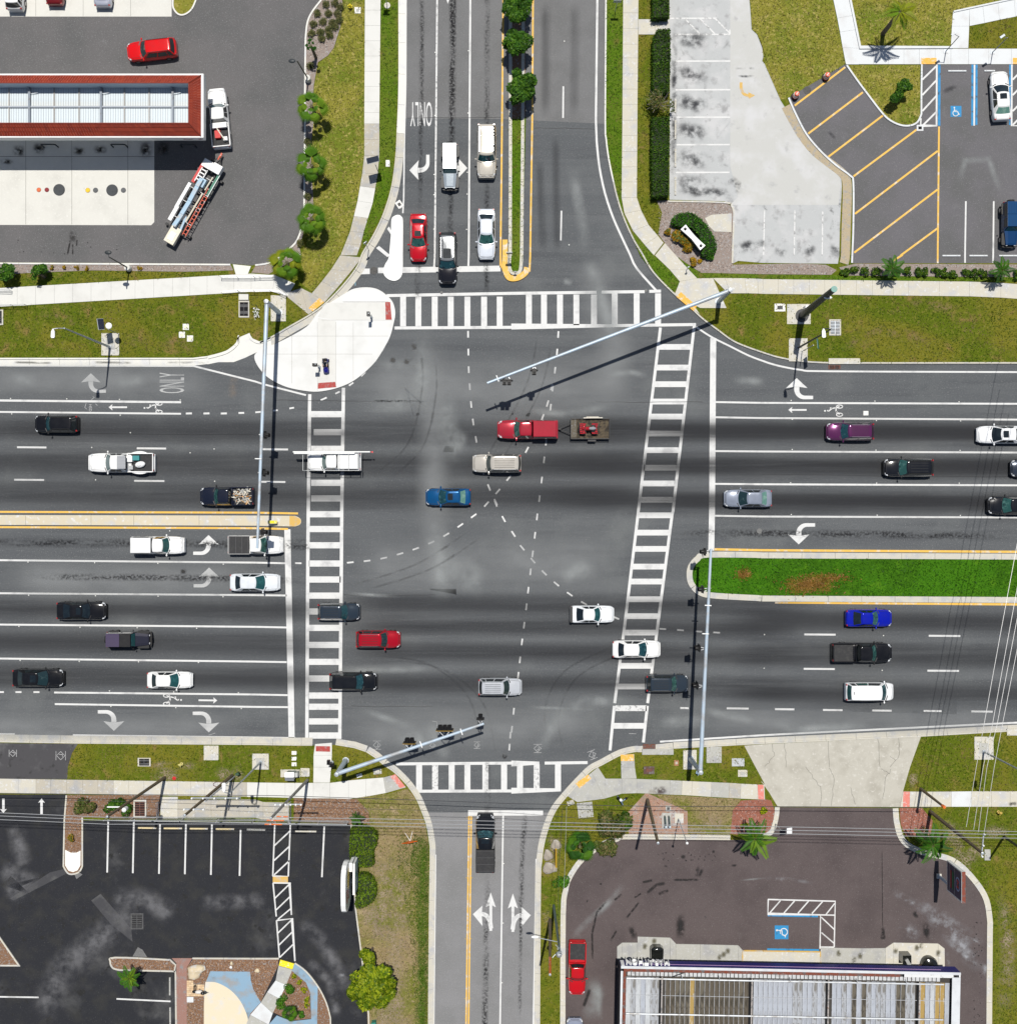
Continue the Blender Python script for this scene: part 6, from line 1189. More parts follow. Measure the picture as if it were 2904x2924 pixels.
# ------------------------------------------------------------------ plants
PAL = {
 'grn': [leafmat('grass_blade_green',(.085,.165,.010)),leafmat('grass_blade_deep',(.05,.11,.008)),leafmat('grass_blade_straw',(.21,.21,.05))],
 'yel': [leafmat('grass_blade_yellow',(.32,.27,.05)),leafmat('grass_blade_straw',(.25,.21,.05)),leafmat('grass_blade_olive',(.14,.17,.02)),leafmat('grass_blade_pale',(.44,.37,.14))],
 'mix': [leafmat('grass_blade_deep',(.05,.11,.008)),leafmat('grass_blade_mid',(.10,.145,.012)),leafmat('grass_blade_olive',(.14,.17,.02)),leafmat('grass_blade_straw',(.21,.21,.05)),leafmat('grass_blade_brown',(.23,.17,.07))],
 'dry': [leafmat('grass_blade_brown',(.23,.17,.07)),leafmat('grass_blade_pale',(.36,.32,.12)),leafmat('grass_blade_olive',(.14,.17,.02)),leafmat('grass_blade_tan',(.40,.30,.19))],
 'rich': [leafmat('grass_blade_rich',(.04,.16,.006)),leafmat('grass_blade_rich_dark',(.028,.10,.005))],
}
def grass(poly,dens,pal,z):
    poly = [(min(max(x,-58),58),min(max(y,-59),59)) for x,y in poly]; x,y = scatter(poly,dens*1.15); n = len(x)
    if n < 5: return
    mats = PAL[pal]; nr = rng.normal(size=(n,3))*[.55,.55,.2] + [0,0,.75]
    patch = np.sin(x*.9 + np.sin(y*.7)*2) + np.sin(y*1.1 + np.sin(x*.5)*2) + rng.normal(size=n)*1.3
    mi = np.clip(((patch + 3.2)/6.4*len(mats)).astype(int),0,len(mats) - 1)
    me = leaves_mesh('grass',np.stack([x,y,np.full(n,z + .035)],1),nr,rng.uniform(.05,.13,n),mi,mats,.35,'tri'); put('grass',me,kind='stuff')
for L_ in LAWNS: grass(*L_)
# burnt patches on the green median
BR = [leafmat('burnt_grass',(.22,.12,.02),.1),leafmat('burnt_grass_pale',(.30,.16,.05),.1)]
for (u,v),rx,ry,n in ((Z('23',350,550)[0],2.4,.9,1500),(Z('22',1745,470)[0],1.0,.7,260),(Z('23',560,500)[0],2.2,.6,260)):
    x0,y0,_ = P(u,v); a = rng.uniform(0,2*pi,n); r_ = np.abs(rng.normal(size=n))*.62; x,y = x0 + np.cos(a)*r_*rx,y0 + np.sin(a)*r_*ry
    put('burnt_grass',leaves_mesh('burnt_grass',np.stack([x,y,np.full(n,.15)],1),rng.normal(size=(n,3))*[.5,.5,.2] + [0,0,.8],rng.uniform(.06,.16,n),rng.integers(0,2,n),BR,.4,'tri'),kind='stuff')
# mulch chips on the larger beds
def chips(pts,dens,mats,z,name='mulch_chips'):
    x,y = scatter(W2(pts),dens); n = len(x)
    put(name,leaves_mesh(name,np.stack([x,y,np.full(n,z)],1),rng.normal(size=(n,3))*[.35,.35,.1] + [0,0,1],rng.uniform(.04,.11,n),rng.integers(0,len(mats),n),mats,.4),kind='stuff')
CHB = [surf('chip_%s' % n,[c],.95) for n,c in (('dark',(.09,.045,.025)),('mid',(.26,.14,.075)),('pale',(.42,.27,.17)))]; CHG = [surf('grey_chip_%s' % n,[c],.95) for n,c in (('dark',(.12,.09,.08)),('mid',(.30,.24,.21)),('pale',(.50,.43,.39)))]; CHR = [surf('red_chip_%s' % n,[c],.95) for n,c in (('dark',(.14,.05,.035)),('mid',(.34,.13,.09)),('pale',(.5,.3,.24)))]
chips(F3(240,200,1420,200,1180,760,1060,590,1035,350,490,345,420,520,170,420),40,CHB,.165); chips(F3(175,780,400,780,400,1070,175,1070),40,CHB,.165); chips(SWP,40,CHB,.155); chips(SWI,30,CHB,.155)
chips(F3(1600,350,1780,520,1850,640,1860,980,1620,1000,1370,890),40,CHB,.175); chips(Z('31',300,240,750,245,840,330,850,430,300,400),40,CHB,ZG + .03)
chips(Z('13',0,70,480,75,540,115,500,140,0,135),40,CHG,ZG + .03); chips(Z('02',1100,1520,1600,1530,1650,1600,1650,1900,1220,1900,1110,1750),40,CHG,ZG + .03); chips(Z('12',1240,0,1650,60,1900,70,1900,120,1440,125),40,CHG,ZG + .03)
chips(Z('10',0,75,1735,78,1700,108,700,108,0,140),36,CHG,ZG + .03); chips(Z('01',500,10,650,10,630,200,580,360,400,460,380,280,430,100),36,CHG,ZG + .03); chips(Z('33',1035,310,1200,310,1275,400,1255,510,1080,510),40,CHR,ZG + .03); chips(Z('32',1645,490,1665,325,1725,255,1890,245,1919,300,1919,480),40,CHR,ZG + .03)
chips(Z('32',880,345,1010,200,1110,245,1310,335,1315,490,885,500),20,CHR,ZG + .03); chips(Z('13',720,66,1919,72,1919,90,720,90),40,CHG,ZG + .03)

def foliage(cen,rad,n,size,up=.5,hollow=.75):
    """points and normals on and inside a set of ellipsoid lumps"""
    cs,ns = [],[]
    w = np.array([r[0]*r[1] for r in rad]); w = w/w.sum()
    for c,r,k in zip(cen,rad,w):
        m = max(6,int(n*k)); d = rng.normal(size=(m,3)); d /= np.linalg.norm(d,axis=1,keepdims=True); d[:,2] = np.where(d[:,2] < -.3,-d[:,2],d[:,2])
        q = hollow + (1.04 - hollow)*rng.uniform(0,1,(m,1)) ** .6; q *= 1 + rng.normal(size=(m,1))*.05
        cs.append(np.array(c) + d*q*np.array(r)); ns.append(d + rng.normal(size=(m,3))*.55 + [0,0,up])
    c = np.concatenate(cs); nn = np.concatenate(ns); return c,nn,rng.uniform(size[0],size[1],len(c))
def lumps(rx,ry,z0,z1,n,lr):
    cen,rad = [],[]
    for _ in range(n):
        a = random.uniform(0,2*pi); r = math.sqrt(random.random())*.8; t = random.random(); z = z0 + (z1 - z0)*(1 - r*r)*(.45 + .55*t)
        k = lr*random.uniform(.7,1.25); cen.append((cos(a)*r*rx,sin(a)*r*ry,z)); rad.append((k,k,k*.7))
    return cen,rad
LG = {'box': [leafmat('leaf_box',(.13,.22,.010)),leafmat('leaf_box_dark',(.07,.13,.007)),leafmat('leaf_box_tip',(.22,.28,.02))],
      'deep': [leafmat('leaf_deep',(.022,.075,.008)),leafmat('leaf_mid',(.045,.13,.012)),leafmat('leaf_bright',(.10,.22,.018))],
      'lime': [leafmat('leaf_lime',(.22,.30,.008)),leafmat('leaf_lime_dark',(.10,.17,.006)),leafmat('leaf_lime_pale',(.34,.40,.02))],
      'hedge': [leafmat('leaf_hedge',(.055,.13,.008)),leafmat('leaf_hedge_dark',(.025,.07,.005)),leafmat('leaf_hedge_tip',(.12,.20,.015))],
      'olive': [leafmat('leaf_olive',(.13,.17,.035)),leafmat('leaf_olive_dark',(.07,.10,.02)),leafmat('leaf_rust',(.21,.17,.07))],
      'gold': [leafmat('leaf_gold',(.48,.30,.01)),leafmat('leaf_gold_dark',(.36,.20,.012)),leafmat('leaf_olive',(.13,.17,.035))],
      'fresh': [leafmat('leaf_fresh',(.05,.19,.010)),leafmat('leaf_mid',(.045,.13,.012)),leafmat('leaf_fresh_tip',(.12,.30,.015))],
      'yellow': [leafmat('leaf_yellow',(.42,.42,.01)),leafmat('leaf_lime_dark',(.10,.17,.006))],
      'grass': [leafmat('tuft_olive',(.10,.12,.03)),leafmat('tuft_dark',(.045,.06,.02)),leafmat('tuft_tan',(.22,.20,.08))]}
BARK = surf('bark',[(.16,.12,.085),(.09,6,.45,.7,6),(.26,14,.58,.75)],.95,.6,18,stretch=(3,3,.6))
def plant(name,label,cat,u,v,rx,ry,h,pal,n,size=(.07,.15),nl=9,group=None,z0=ZG,rz=0.0,trunk=False,hv=.5,lr=None,up=.5):
    x,y,_ = P(u,v,h*hv); t = thing(name,label,cat,(x,y,z0),rz,group)
    cen,rad = lumps(rx,ry,h*(.45 if trunk else .15),h*.8,nl,lr or min(rx,ry)*.5); c,nn,s = foliage(cen,rad,n,size,up)
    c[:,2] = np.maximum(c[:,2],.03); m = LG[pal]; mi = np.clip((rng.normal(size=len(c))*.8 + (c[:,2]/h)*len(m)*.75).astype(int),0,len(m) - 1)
    put('crown' if trunk else 'foliage',leaves_mesh('foliage',c,nn,s,mi,m),t)
    mb = MB()
    if trunk:
        mb.tube((0,0,-.02),(.05,.03,h*.45),.13,.09,9); mb.obj('trunk',BARK,t,50); mb = MB()
        for c_ in cen[:7]: mb.tube((.05,.03,h*.42),(c_[0]*.8,c_[1]*.8,c_[2]),.05,.02,6)
        o = mb.obj('branches',BARK,t,50); o['kind'] = 'stuff'
    else:
        for k in range(4): mb.tube((random.uniform(-.05,.05),random.uniform(-.05,.05),-.02),(random.uniform(-.5,.5)*rx,random.uniform(-.5,.5)*ry,h*.6),.025,.01,5)
        o = mb.obj('stems',BARK,t); o['kind'] = 'stuff'
    return t
# street trees in the planted median
TG = 'young trees in the planted median'
for i,(v,rx,ry,lab) in enumerate(((-110,1.6,1.7,'dark leafy tree in the planted median beyond the top edge'),(22,1.35,1.6,'dark leafy median tree at the very top of the photo'),(128,1.35,1.6,'second leafy tree from the top in the planted median'),(262,1.55,2.1,'biggest and lowest leafy tree of the planted median, above the bare grass'))):
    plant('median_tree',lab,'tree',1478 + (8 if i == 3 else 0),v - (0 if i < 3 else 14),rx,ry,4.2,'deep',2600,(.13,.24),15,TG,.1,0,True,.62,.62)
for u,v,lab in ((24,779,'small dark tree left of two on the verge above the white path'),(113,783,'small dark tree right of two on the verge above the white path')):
    plant('young_tree',lab,'tree',u,v,.85,.85,2.6,'deep',900,(.09,.17),9,'two young trees above the white path',ZG,0,True,.6,.42)
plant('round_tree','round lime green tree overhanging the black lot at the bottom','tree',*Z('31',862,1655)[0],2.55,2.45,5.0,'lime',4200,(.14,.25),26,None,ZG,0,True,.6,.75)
plant('tree_shoot','small lime green tree touching the top of the round tree','tree',*Z('31',862,1415)[0],.95,.8,3.6,'lime',800,(.12,.22),8,None,ZG,0,True,.6,.4)
plant('shadow_tree','nearly black small tree on the curved grass island of the right lot','tree',*Z('03',1030,690)[0],.75,1.45,2.9,'deep',1300,(.11,.2),10,None,ZG,-.75,True,.4,.42)
# clipped hedges: boxes of leaves with a leafy skin
def hedge(label,poly,h,pal,dens=95,size=(.06,.13),name='hedge',z=ZG,holes=None,group=None):
    p2 = W2(poly,h); x,y = scatter(p2,dens); cx_,cy_ = sum(q[0] for q in p2)/len(p2),sum(q[1] for q in p2)/len(p2); t = thing(name,label,'hedge',(cx_,cy_,z),0,group)
    n = len(x); zt = h + rng.normal(size=n)*.05 + .05*np.sin(x*2.3) + .05*np.sin(y*1.9); c = [np.stack([x,y,zt],1)]; nn = [rng.normal(size=(n,3))*.55 + [0,0,.8]]
    for i in range(len(p2)):
        a,b = Vector(p2[i - 1]),Vector(p2[i]); L = (b - a).length; m = int(L*h*dens*.8)
        if m < 1: continue
        q = rng.uniform(0,1,m); d = (b - a).normalized(); s = 1 if inside(p2,np.array([(a.x + b.x)/2 - d.y*.05]),np.array([(a.y + b.y)/2 + d.x*.05]))[0] else -1; o = np.array([d.y*s,-d.x*s])
        c.append(np.stack([a.x + (b.x - a.x)*q + o[0]*rng.normal(size=m)*.06,a.y + (b.y - a.y)*q + o[1]*rng.normal(size=m)*.06,rng.uniform(.05,h,m)],1)); nn.append(rng.normal(size=(m,3))*.5 + [o[0],o[1],.3])
    c = np.concatenate(c) - [cx_,cy_,0]; nn = np.concatenate(nn); m = LG[pal]; k = len(c)
    put('foliage',leaves_mesh('foliage',c,nn,rng.uniform(size[0],size[1],k),np.clip(np.abs(rng.normal(size=k)*1.1).astype(int),0,len(m) - 1),m),t)
    g = [(cx_ + (q[0] - cx_)*.93 - cx_,cy_ + (q[1] - cy_)*.985 - cy_) for q in p2]; mb = MB(); mb.prism(g,0,h - .12); mb.obj('shade_core',surf('hedge_inner_shade',[(.016,.026,.008),(.03,5,.5,.7)],.95),t); return t  # near-black box paints the shade between the leaves
hedge('clipped hedge along the pale lot, top piece above the short path',Z('02',1060,-300,1184,-300,1180,128,1060,132),1.25,'hedge')
hedge('long clipped hedge along the pale lot, between the path and the scraggly tree',Z('02',1095,222,1190,216,1192,420,1182,700,1060,690,1062,290),1.25,'hedge')
hedge('long clipped hedge along the pale lot, below the scraggly tree',Z('02',1054,880,1180,880,1185,1000,1178,1300,1180,1470,1056,1480,1050,1100),1.25,'hedge')
hedge('clipped ring hedge behind the white sign in the mulch bed',smooth(Z('02',1200,1680,1222,1620,1290,1598,1350,1600,1420,1640,1480,1710,1530,1800,1538,1870,1500,1919,1430,1919,1440,1850,1400,1760,1330,1700,1250,1700),3),.9,'fresh')
hedge('upper rounded boxy hedge beside the black lot',smooth(Z('31',718,470,780,440,850,460,905,500,905,580,880,640,880,735,800,750,715,715),3,True),1.1,'box',110)
hedge('lower rounded boxy hedge behind the tall lot sign',smooth(Z('31',775,815,820,803,875,830,900,900,895,980,850,1030,755,1055,760,920),3,True),1.1,'box',110)
plant('shrub','sprawling gold and red shrub row in front of the white sign','shrub',*Z('02',1290,1815)[0],1.75,.55,.8,'gold',1000,(.09,.17),12,None,ZG,radians(-38),lr=.45)
plant('shrub','small gold shrub at the upper left of the sign bed','shrub',*Z('02',1168,1740)[0],.42,.42,.7,'gold',220,(.08,.15),5)
plant('shrub','gold shrub at the foot of the sign bed beside the path corner','shrub',*Z('12',1385,45)[0],.55,.5,.7,'gold',300,(.08,.15),5)
plant('shrub','bright green shrub at the lower right end of the sign bed','shrub',*Z('12',1480,5)[0],.5,.45,.8,'fresh',300,(.08,.15),5)
t = plant('dead_tree','scraggly half dead tree growing through the gap of the long hedge','tree',*Z('02',1110,780)[0],1.6,1.3,2.6,'olive',700,(.07,.14),14,None,ZG,0,True,.55,.5)
DEADW = surf('dead_wood',[(.34,.31,.28),(.22,6,.5,.7)],.9); mb = MB()
for _ in range(26): a = random.uniform(0,2*pi); r_ = random.uniform(.8,1.7); p0 = (cos(a)*r_*.4,sin(a)*r_*.4,random.uniform(1.3,1.9)); p1 = (cos(a + .2)*r_,sin(a + .2)*r_*.9,random.uniform(1.7,2.6)); mb.tube((0,0,1.0),p0,.035,.02,5); mb.tube(p0,p1,.02,.008,5)
mb.obj('bare_twigs',DEADW,t)['kind'] = 'stuff'
# row of low shrubs below the right lot
for i,(x,y) in enumerate(((628,115),(692,112),(770,115),(855,118),(1030,112),(1092,118),(1170,125),(1232,128),(1308,125),(1370,128),(1442,132),(1525,132),(1592,138),(1655,138),(1915,145))):
    plant('border_shrub',(('leftmost','second','third','fourth','fifth','sixth','seventh','eighth','ninth','tenth','eleventh','twelfth','thirteenth','fourteenth','rightmost')[i] + ' small shrub in the row below the right lot, counted from the left'),'shrub',*Z('13',x,y)[0],.5,.5,.7,'hedge',260,(.07,.13),6,'low shrubs in the border row')
# other shrubs
plant('shrub','loose olive shrub left of two beneath the leaning wooden pole','shrub',*Z('30',640,298)[0],1.35,.85,.9,'olive',900,(.08,.15),12,None,.14,lr=.4)
plant('shrub','dense green shrub right of two beneath the leaning wooden pole','shrub',*Z('30',890,312)[0],1.5,.95,.95,'deep',1100,(.08,.15),12,None,.14,lr=.45)
plant('shrub','single small yellow green shrub in the narrow planter with the white end','shrub',*Z('30',545,535)[0],.45,.45,.6,'gold',220,(.07,.13),5,None,.14)
plant('shrub','round bright green shrub beside the street bend at the bottom','shrub',*Z('32',380,868)[0],.8,.75,.9,'fresh',700,(.06,.11),9)
plant('shrub','wide grey green shrub thicket at the rounded corner of the brown lot','shrub',*Z('32',760,430)[0],2.2,1.5,1.2,'olive',1800,(.09,.18),18,lr=.6); plant('shrub','bright green clump at the right end of the shrub thicket','shrub',*Z('32',850,420)[0],.8,1.1,1.1,'hedge',700,(.08,.16),9)
plant('shrub','brownish spiky shrub hanging over the corner kerb of the brown lot','shrub',*Z('32',715,600)[0],1.3,.95,1.1,'olive',900,(.09,.18),10,lr=.5)
for i,(x,y,rx,ry,rz_) in enumerate(((1560,600,.75,.42,1.1),(1460,780,.7,.42,1.1))): plant('shrub',('upper' if i == 0 else 'lower') + ' dark green clipped mound beside the pale walk at the bottom','shrub',*F3(x,y)[0],rx*1.25,ry,.6,'fresh',700,(.05,.09),9,None,.16,rz_,lr=.35)
plant('shrub','round dark green clipped mound right of the small palm at the bottom','shrub',*F3(1735,910)[0],.42,.62,.6,'fresh',450,(.05,.09),6,None,.16)
for i,(x,y,w_) in enumerate(((1625,410,'topmost'),(1712,500,'second'),(1768,605,'third'),(1795,720,'fourth'),(1815,815,'lowest'))): plant('shrub',w_ + ' yellow flowering tuft in the curved bed at the bottom','shrub',*F3(x,y)[0],.32,.32,.4,'yellow',120,(.06,.11),4,'yellow tufts in the curved bed',.16)
plant('shrub','small croton beside the sidewalk in the red mulch bed','shrub',*Z('33',20,320)[0],.5,.4,.6,'yellow',200,(.07,.14),5); plant('shrub','yellow green tuft left of the drooping palm in the red mulch bed','shrub',*Z('32',1745,430)[0],.4,.35,.5,'yellow',140,(.07,.14),4)
for i,(x,y) in enumerate(((400,92),(490,95),(580,92),(652,95),(1055,92))): plant('shrub',(('first','second','third','fourth','fifth')[i] + ' little rust shrub from the left in the mulch strip above the white path'),'shrub',*Z('10',x,y)[0],.28,.24,.35,'gold',70,(.06,.12),4,'rust shrubs in the mulch strip')
# ornamental grass clumps on the mulch slope
for i,(x,y) in enumerate(((530,40),(600,30),(470,110),(550,110),(620,110),(440,190),(510,170),(580,180),(630,160),(425,260),(490,250),(550,230),(600,210),(500,300),(560,270),(640,60),(415,500),(400,1070),(395,1480),(340,1830))):
    x0,y0,_ = P(*Z('01',x,y)[0]); t = thing('ornamental_grass','olive brown grass clump on the mulch slope along the left lot','grass clump',(x0,y0,ZG),0,'grass clumps on the mulch slope'); n = 130; a = rng.uniform(0,2*pi,n); r_ = rng.uniform(.05,.42,n)
    put('blades',leaves_mesh('blades',np.stack([np.cos(a)*r_,np.sin(a)*r_,.45 - r_*.5],1),np.stack([np.cos(a)*.4,np.sin(a)*.4,np.full(n,.8)],1) + rng.normal(size=(n,3))*.3,rng.uniform(.10,.2,n),rng.integers(0,3,n),LG['grass'],.22),t)
# ------------------------------------------------------------------ palms
def frond_fan(R,nb=11,spread=1.5):
    mb = MB(); mb.tube((0,0,0),(R*.40,0,.06),.022,.015,5,1)
    for i in range(nb):
        a = (i/(nb - 1) - .5)*spread*1.15; L = R*.64*(1 - .22*abs(a)); d = Vector((cos(a),sin(a),.0)); n = Vector((-sin(a),cos(a),0)); b = Vector((R*.38,0,.05)); w = R*.052
        tip = b + d*L + Vector((0,0,-.30*L)); mid = b + d*L*.55 + Vector((0,0,.02)); mb.add([b,mid - n*w,tip,mid + n*w,mid + Vector((0,0,.03))],[(0,1,4),(0,4,3),(1,2,4),(4,2,3)])
    return mb
def frond_feather(R,droop=.5,nl=15,w=.2):
    mb = MB(); pts = [Vector((R*t,0,R*(.42*t - droop*1.25*t*t))) for t in np.linspace(0,1,9)]
    for a,b in zip(pts[:-1],pts[1:]): mb.tube(a,b,.022,.016,4,1,False)
    for i in range(nl):
        t = .12 + .88*i/(nl - 1); f = t*8; k = min(int(f),7); c = pts[k].lerp(pts[k + 1],f - k); L = R*w*1.9*(1 - .65*abs(t - .4)/.6) 
        for s in (-1,1): d = Vector((.62,s*.8,-.30)).normalized(); n = Vector((-d.y,d.x,0))*.038*R; mb.add([c,c + d*L*.5 - n,c + d*L,c + d*L*.5 + n],[(0,1,2,3)])
    return mb
PM = {'sabal': [leafmat('palm_green',(.085,.20,.012)),leafmat('palm_stalk',(.12,.15,.03))],'lime': [leafmat('palm_lime',(.15,.27,.015)),MATS['palm_stalk']],'dark': [leafmat('palm_dark',(.03,.10,.012)),MATS['palm_stalk']],'queen': [leafmat('queen_palm_green',(.055,.17,.012)),MATS['palm_stalk']],'gold': [leafmat('palm_gold',(.24,.28,.012)),MATS['palm_stalk']],'dead': [leafmat('palm_dead',(.30,.19,.06)),MATS['palm_stalk']]}
FM = {}
def palm(label,u,v,h,R,kind,pal,nf,tr=.16,name='palm_tree',group=None,z0=ZG,droop=.5,pals=None):
    x,y,_ = P(u,v,h); t = thing(name,label,'palm',(x,y,z0),random.uniform(0,6),group); mb = MB(); hh = h - z0
    mb.tube((0,0,-.02),(0,0,hh),tr*1.25,tr,10); mb.obj('trunk',BARK,t,50)
    for i in range(nf):
        pa = random.choice(pals) if pals else pal; key = (kind,round(R,1),pa,i % 3,droop)
        if key not in FM: FM[key] = (frond_fan(R*(.9 + .1*(i % 3))) if kind == 'fan' else frond_feather(R*(.88 + .12*(i % 3)),droop)).mesh('frond',PM[pa])
        o = put('frond',FM[key],t,(0,0,hh - .03)); el = (.62 - .95*(i/nf)) if kind == 'fan' else (.75 - .95*(i/nf)); o.rotation_euler = (random.uniform(-.25,.25),-el,i*2.399 + random.uniform(-.15,.15)); o.scale = [1.0 - (.38 if i < nf*.3 else random.uniform(-.08,.12))]*3
    return t
SP = 'fan palms along the left lot'
palm('fan palm with young thin crown, topmost along the left lot',*Z('01',415,340)[0],3.4,.75,'fan','dark',7,.13,group=SP)
palm('fan palm beside the concrete based lamp of the left lot',*Z('01',420,795)[0],3.3,1.75,'fan','sabal',13,group=SP,pals=['sabal','lime','sabal'])
palm('fan palm above the solar panel post along the left lot',*Z('01',420,1240)[0],3.3,1.85,'fan','sabal',15,group=SP,pals=['sabal','lime','sabal'])
palm('full round fan palm fourth down along the left lot',*Z('01',422,1640)[0],3.3,1.75,'fan','sabal',19,group=SP,pals=['sabal','lime'])
palm('fan palm at the lot corner above the ramp railings',*Z('11',235,50)[0],3.3,1.85,'fan','lime',17,group=SP,pals=['lime','gold','sabal'])
palm('tall sparse palm on the lawn at the top right',*Z('03',1040,85)[0],5.5,1.6,'feather','gold',11,.2,droop=.75,pals=['gold','lime'])
palm('small dark feather palm above the sidewalk, left of two below the right lot',*Z('13',980,95)[0],2.2,1.15,'feather','dark',16,.14,group='two palms below the right lot',pals=['queen','dark'])
palm('small dark feather palm above the sidewalk, right of two below the right lot',*Z('13',1805,110)[0],2.2,1.15,'feather','dark',16,.14,group='two palms below the right lot',pals=['queen','dark'])
palm('bushy palm leaning out of the narrow planter into the black lot',*Z('30',972,1590)[0],2.8,1.15,'feather','queen',18,.16,z0=.14,pals=['queen','lime'])
palm('small spiky palm in the curved bed at the bottom',*F3(1560,925)[0],1.6,.95,'fan','dark',14,.12,z0=.16,pals=['sabal','dark','sabal'])
palm('slim palm at the top of the upper boxy hedge',*Z('31',755,385)[0],2.4,.75,'feather','queen',12,.10,pals=['queen','dark'])
palm('green fan palm at the rounded corner of the brown lot',*Z('32',515,600)[0],1.8,1.75,'fan','queen',16,.14,pals=['queen','sabal','dark'])
palm('drooping feather palm left of the concrete driveway',*Z('32',1830,540)[0],4.2,1.75,'feather','queen',15,.2,droop=.8,pals=['queen','lime','queen'])
palm('drooping feather palm right of the concrete driveway beside the blue sign',*Z('33',1285,590)[0],4.4,1.75,'feather','queen',15,.2,droop=.85,pals=['queen','dark','queen'])
# ------------------------------------------------------------------ canopy of the filling station, top left
STEEL = surf('galvanised_steel',[(.40,.44,.48),(.32,1.2,.45,.7,5),(.46,5,.55,.7)],.45,metal=.35)
BLUEST = surf('blue_grey_mast_paint',[(.42,.51,.60),(.35,.6,.45,.7,5),(.48,4,.55,.72)],.42,metal=.15)
DARKST = surf('dark_painted_pole',[(.028,.034,.038),(.045,1.5,.5,.7,5)],.5)
WOODP = surf('weathered_pole_wood',[(.15,.105,.05),(.085,2.5,.45,.7,6,.4),(.22,6,.55,.72,6)],.95,.5,16,stretch=(4,4,.5))
WOODG = surf('grey_pole_wood',[(.25,.235,.21),(.16,2.5,.45,.7,6,.4),(.33,6,.55,.72,6)],.95,.5,16,stretch=(4,4,.5))
RUST = surf('rusty_grate',[(.15,.06,.04),(.09,5,.45,.7,6),(.24,12,.58,.75)],.9)
IRON = surf('cast_iron',[(.07,.07,.072),(.11,4,.5,.7,6)],.8); PITD = surf('dark_pit',[(.008,.008,.009)],.95)
PWHITE = surf('white_enamel',[(.82,.82,.81),(.74,1.2,.5,.75,5),(.62,3,.68,.8,6)],.45)
TILE = surf('red_roof_tile',[(.235,.030,.013),((.19,.024,.011),1.5,.45,.7,5)],.8)
TILE2 = surf('dark_red_roof_tile',[(.20,.026,.012),((.16,.021,.011),2,.45,.7,5)],.75); TILE3 = surf('orange_red_roof_tile',[(.265,.038,.015),((.22,.03,.013),2,.45,.7,5)],.75)
DECKW = surf('white_roof_deck',[(.56,.62,.65),((.50,.56,.60),.8,.5,.75,5),((.60,.57,.48),.25,.56,.7),((.44,.47,.50),5,.62,.78)],.5)
hF,hR,hD = 5.4,6.2,4.72
def W3(pts,z): return [P(u,v,z) for u,v in pts]
x0,y0,_ = P(*Z('00',760,790)[0],hF)
t = thing('fuel_canopy','long flat canopy with red tiled roof edge and white sunken deck, top left','canopy',(x0,y0,ZL)); B = Vector((x0,y0,ZL))
rel = lambda p: tuple(Vector(p) - B)
XL = -620
O = W3(Z('00',XL,553,1530,553,1530,1032,XL,1032),hF); I = W3(Z('00',XL,566,1512,566,1512,1022,XL,1022),hF)
mb = MB()
for i in ((0,1),(1,2),(2,3)):
    a,b = Vector(O[i[0]]),Vector(O[i[1]]); c,d = Vector(I[i[1]]),Vector(I[i[0]]); zz = Vector((0,0,-.95))
    mb.add([rel(q) for q in (a,b,c,d,a + zz,b + zz,c + zz,d + zz)],[(3,2,1,0),(0,1,5,4),(2,3,7,6),(4,5,6,7)])
mb.obj('fascia',PWHITE,t)
mb = MB(); mb.add([rel((q[0],q[1],hF - .9)) for q in O],[(0,1,2,3)]); mb.obj('soffit',PWHITE,t)
Ri = W3(Z('00',XL,622,1420,622,1420,925,XL,925),hR)
course = []
def tiles(a,b,c,d,name):
    """tile courses on the sloping quad a-b (eave) to d-c (ridge)"""
    a,b,c,d = map(Vector,(a,b,c,d)); nC = 3; out = [MB(),MB(),MB()]
    for k in range(nC):
        q0,q1 = k/nC,(k + 1)/nC + .04; e0,e1,r0,r1 = a.lerp(d,q0),b.lerp(c,q0),a.lerp(d,min(q1,1)),b.lerp(c,min(q1,1)); n = max(2,int((e1 - e0).length/.27))
        for i in range(n):
            s0,s1 = i/n + .02/n,(i + 1)/n - .02/n; up = Vector((0,0,.055 + random.uniform(-.012,.012))); lo = Vector((0,0,.012))
            m = out[(0,0,0,1,2)[random.randrange(5)]]; p = [e0.lerp(e1,s0) + up,e0.lerp(e1,s1) + up,r0.lerp(r1,s1) + lo,r0.lerp(r1,s0) + lo]; md = (p[0] + p[1] + p[2] + p[3])/4 + Vector((0,0,.03))
            e = [e0.lerp(e1,s0),e0.lerp(e1,s1)]; m.add([rel(q) for q in p + e],[(0,1,2,3),(4,5,1,0)])
    for m,mt in zip(out,(TILE,TILE2,TILE3)): o = m.obj(name,mt,t); o['kind'] = 'stuff'
tiles(I[1],I[0],Ri[0],Ri[1],'roof_tiles'); tiles(I[2],I[1],Ri[1],Ri[2],'roof_tiles'); tiles(I[3],I[2],Ri[2],Ri[3],'roof_tiles')
mb = MB()
for a,b in ((I[1],Ri[1]),(I[2],Ri[2])): mb.tube(rel(Vector(a) + Vector((0,0,.07))),rel(Vector(b) + Vector((0,0,.05))),.06,n=6)
mb.obj('hip_ridge',TILE2,t)
mb = MB()
for i in ((0,1),(1,2),(2,3)):
    a,b = Vector(Ri[i[0]]),Vector(Ri[i[1]]); mb.add([rel(a),rel(b),rel((b.x,b.y,hD)),rel((a.x,a.y,hD))],[(0,1,2,3)])
    s = MB(); d_ = (b - a); s.box(rel((a + b)/2 + Vector((0,0,.02))),(d_.length,.10,.05),atan2(d_.y,d_.x)); s.obj('ridge_cap',TILE2,t)
mb.obj('inner_wall',surf('bluish_inner_wall',[(.40,.46,.52)],.5),t)
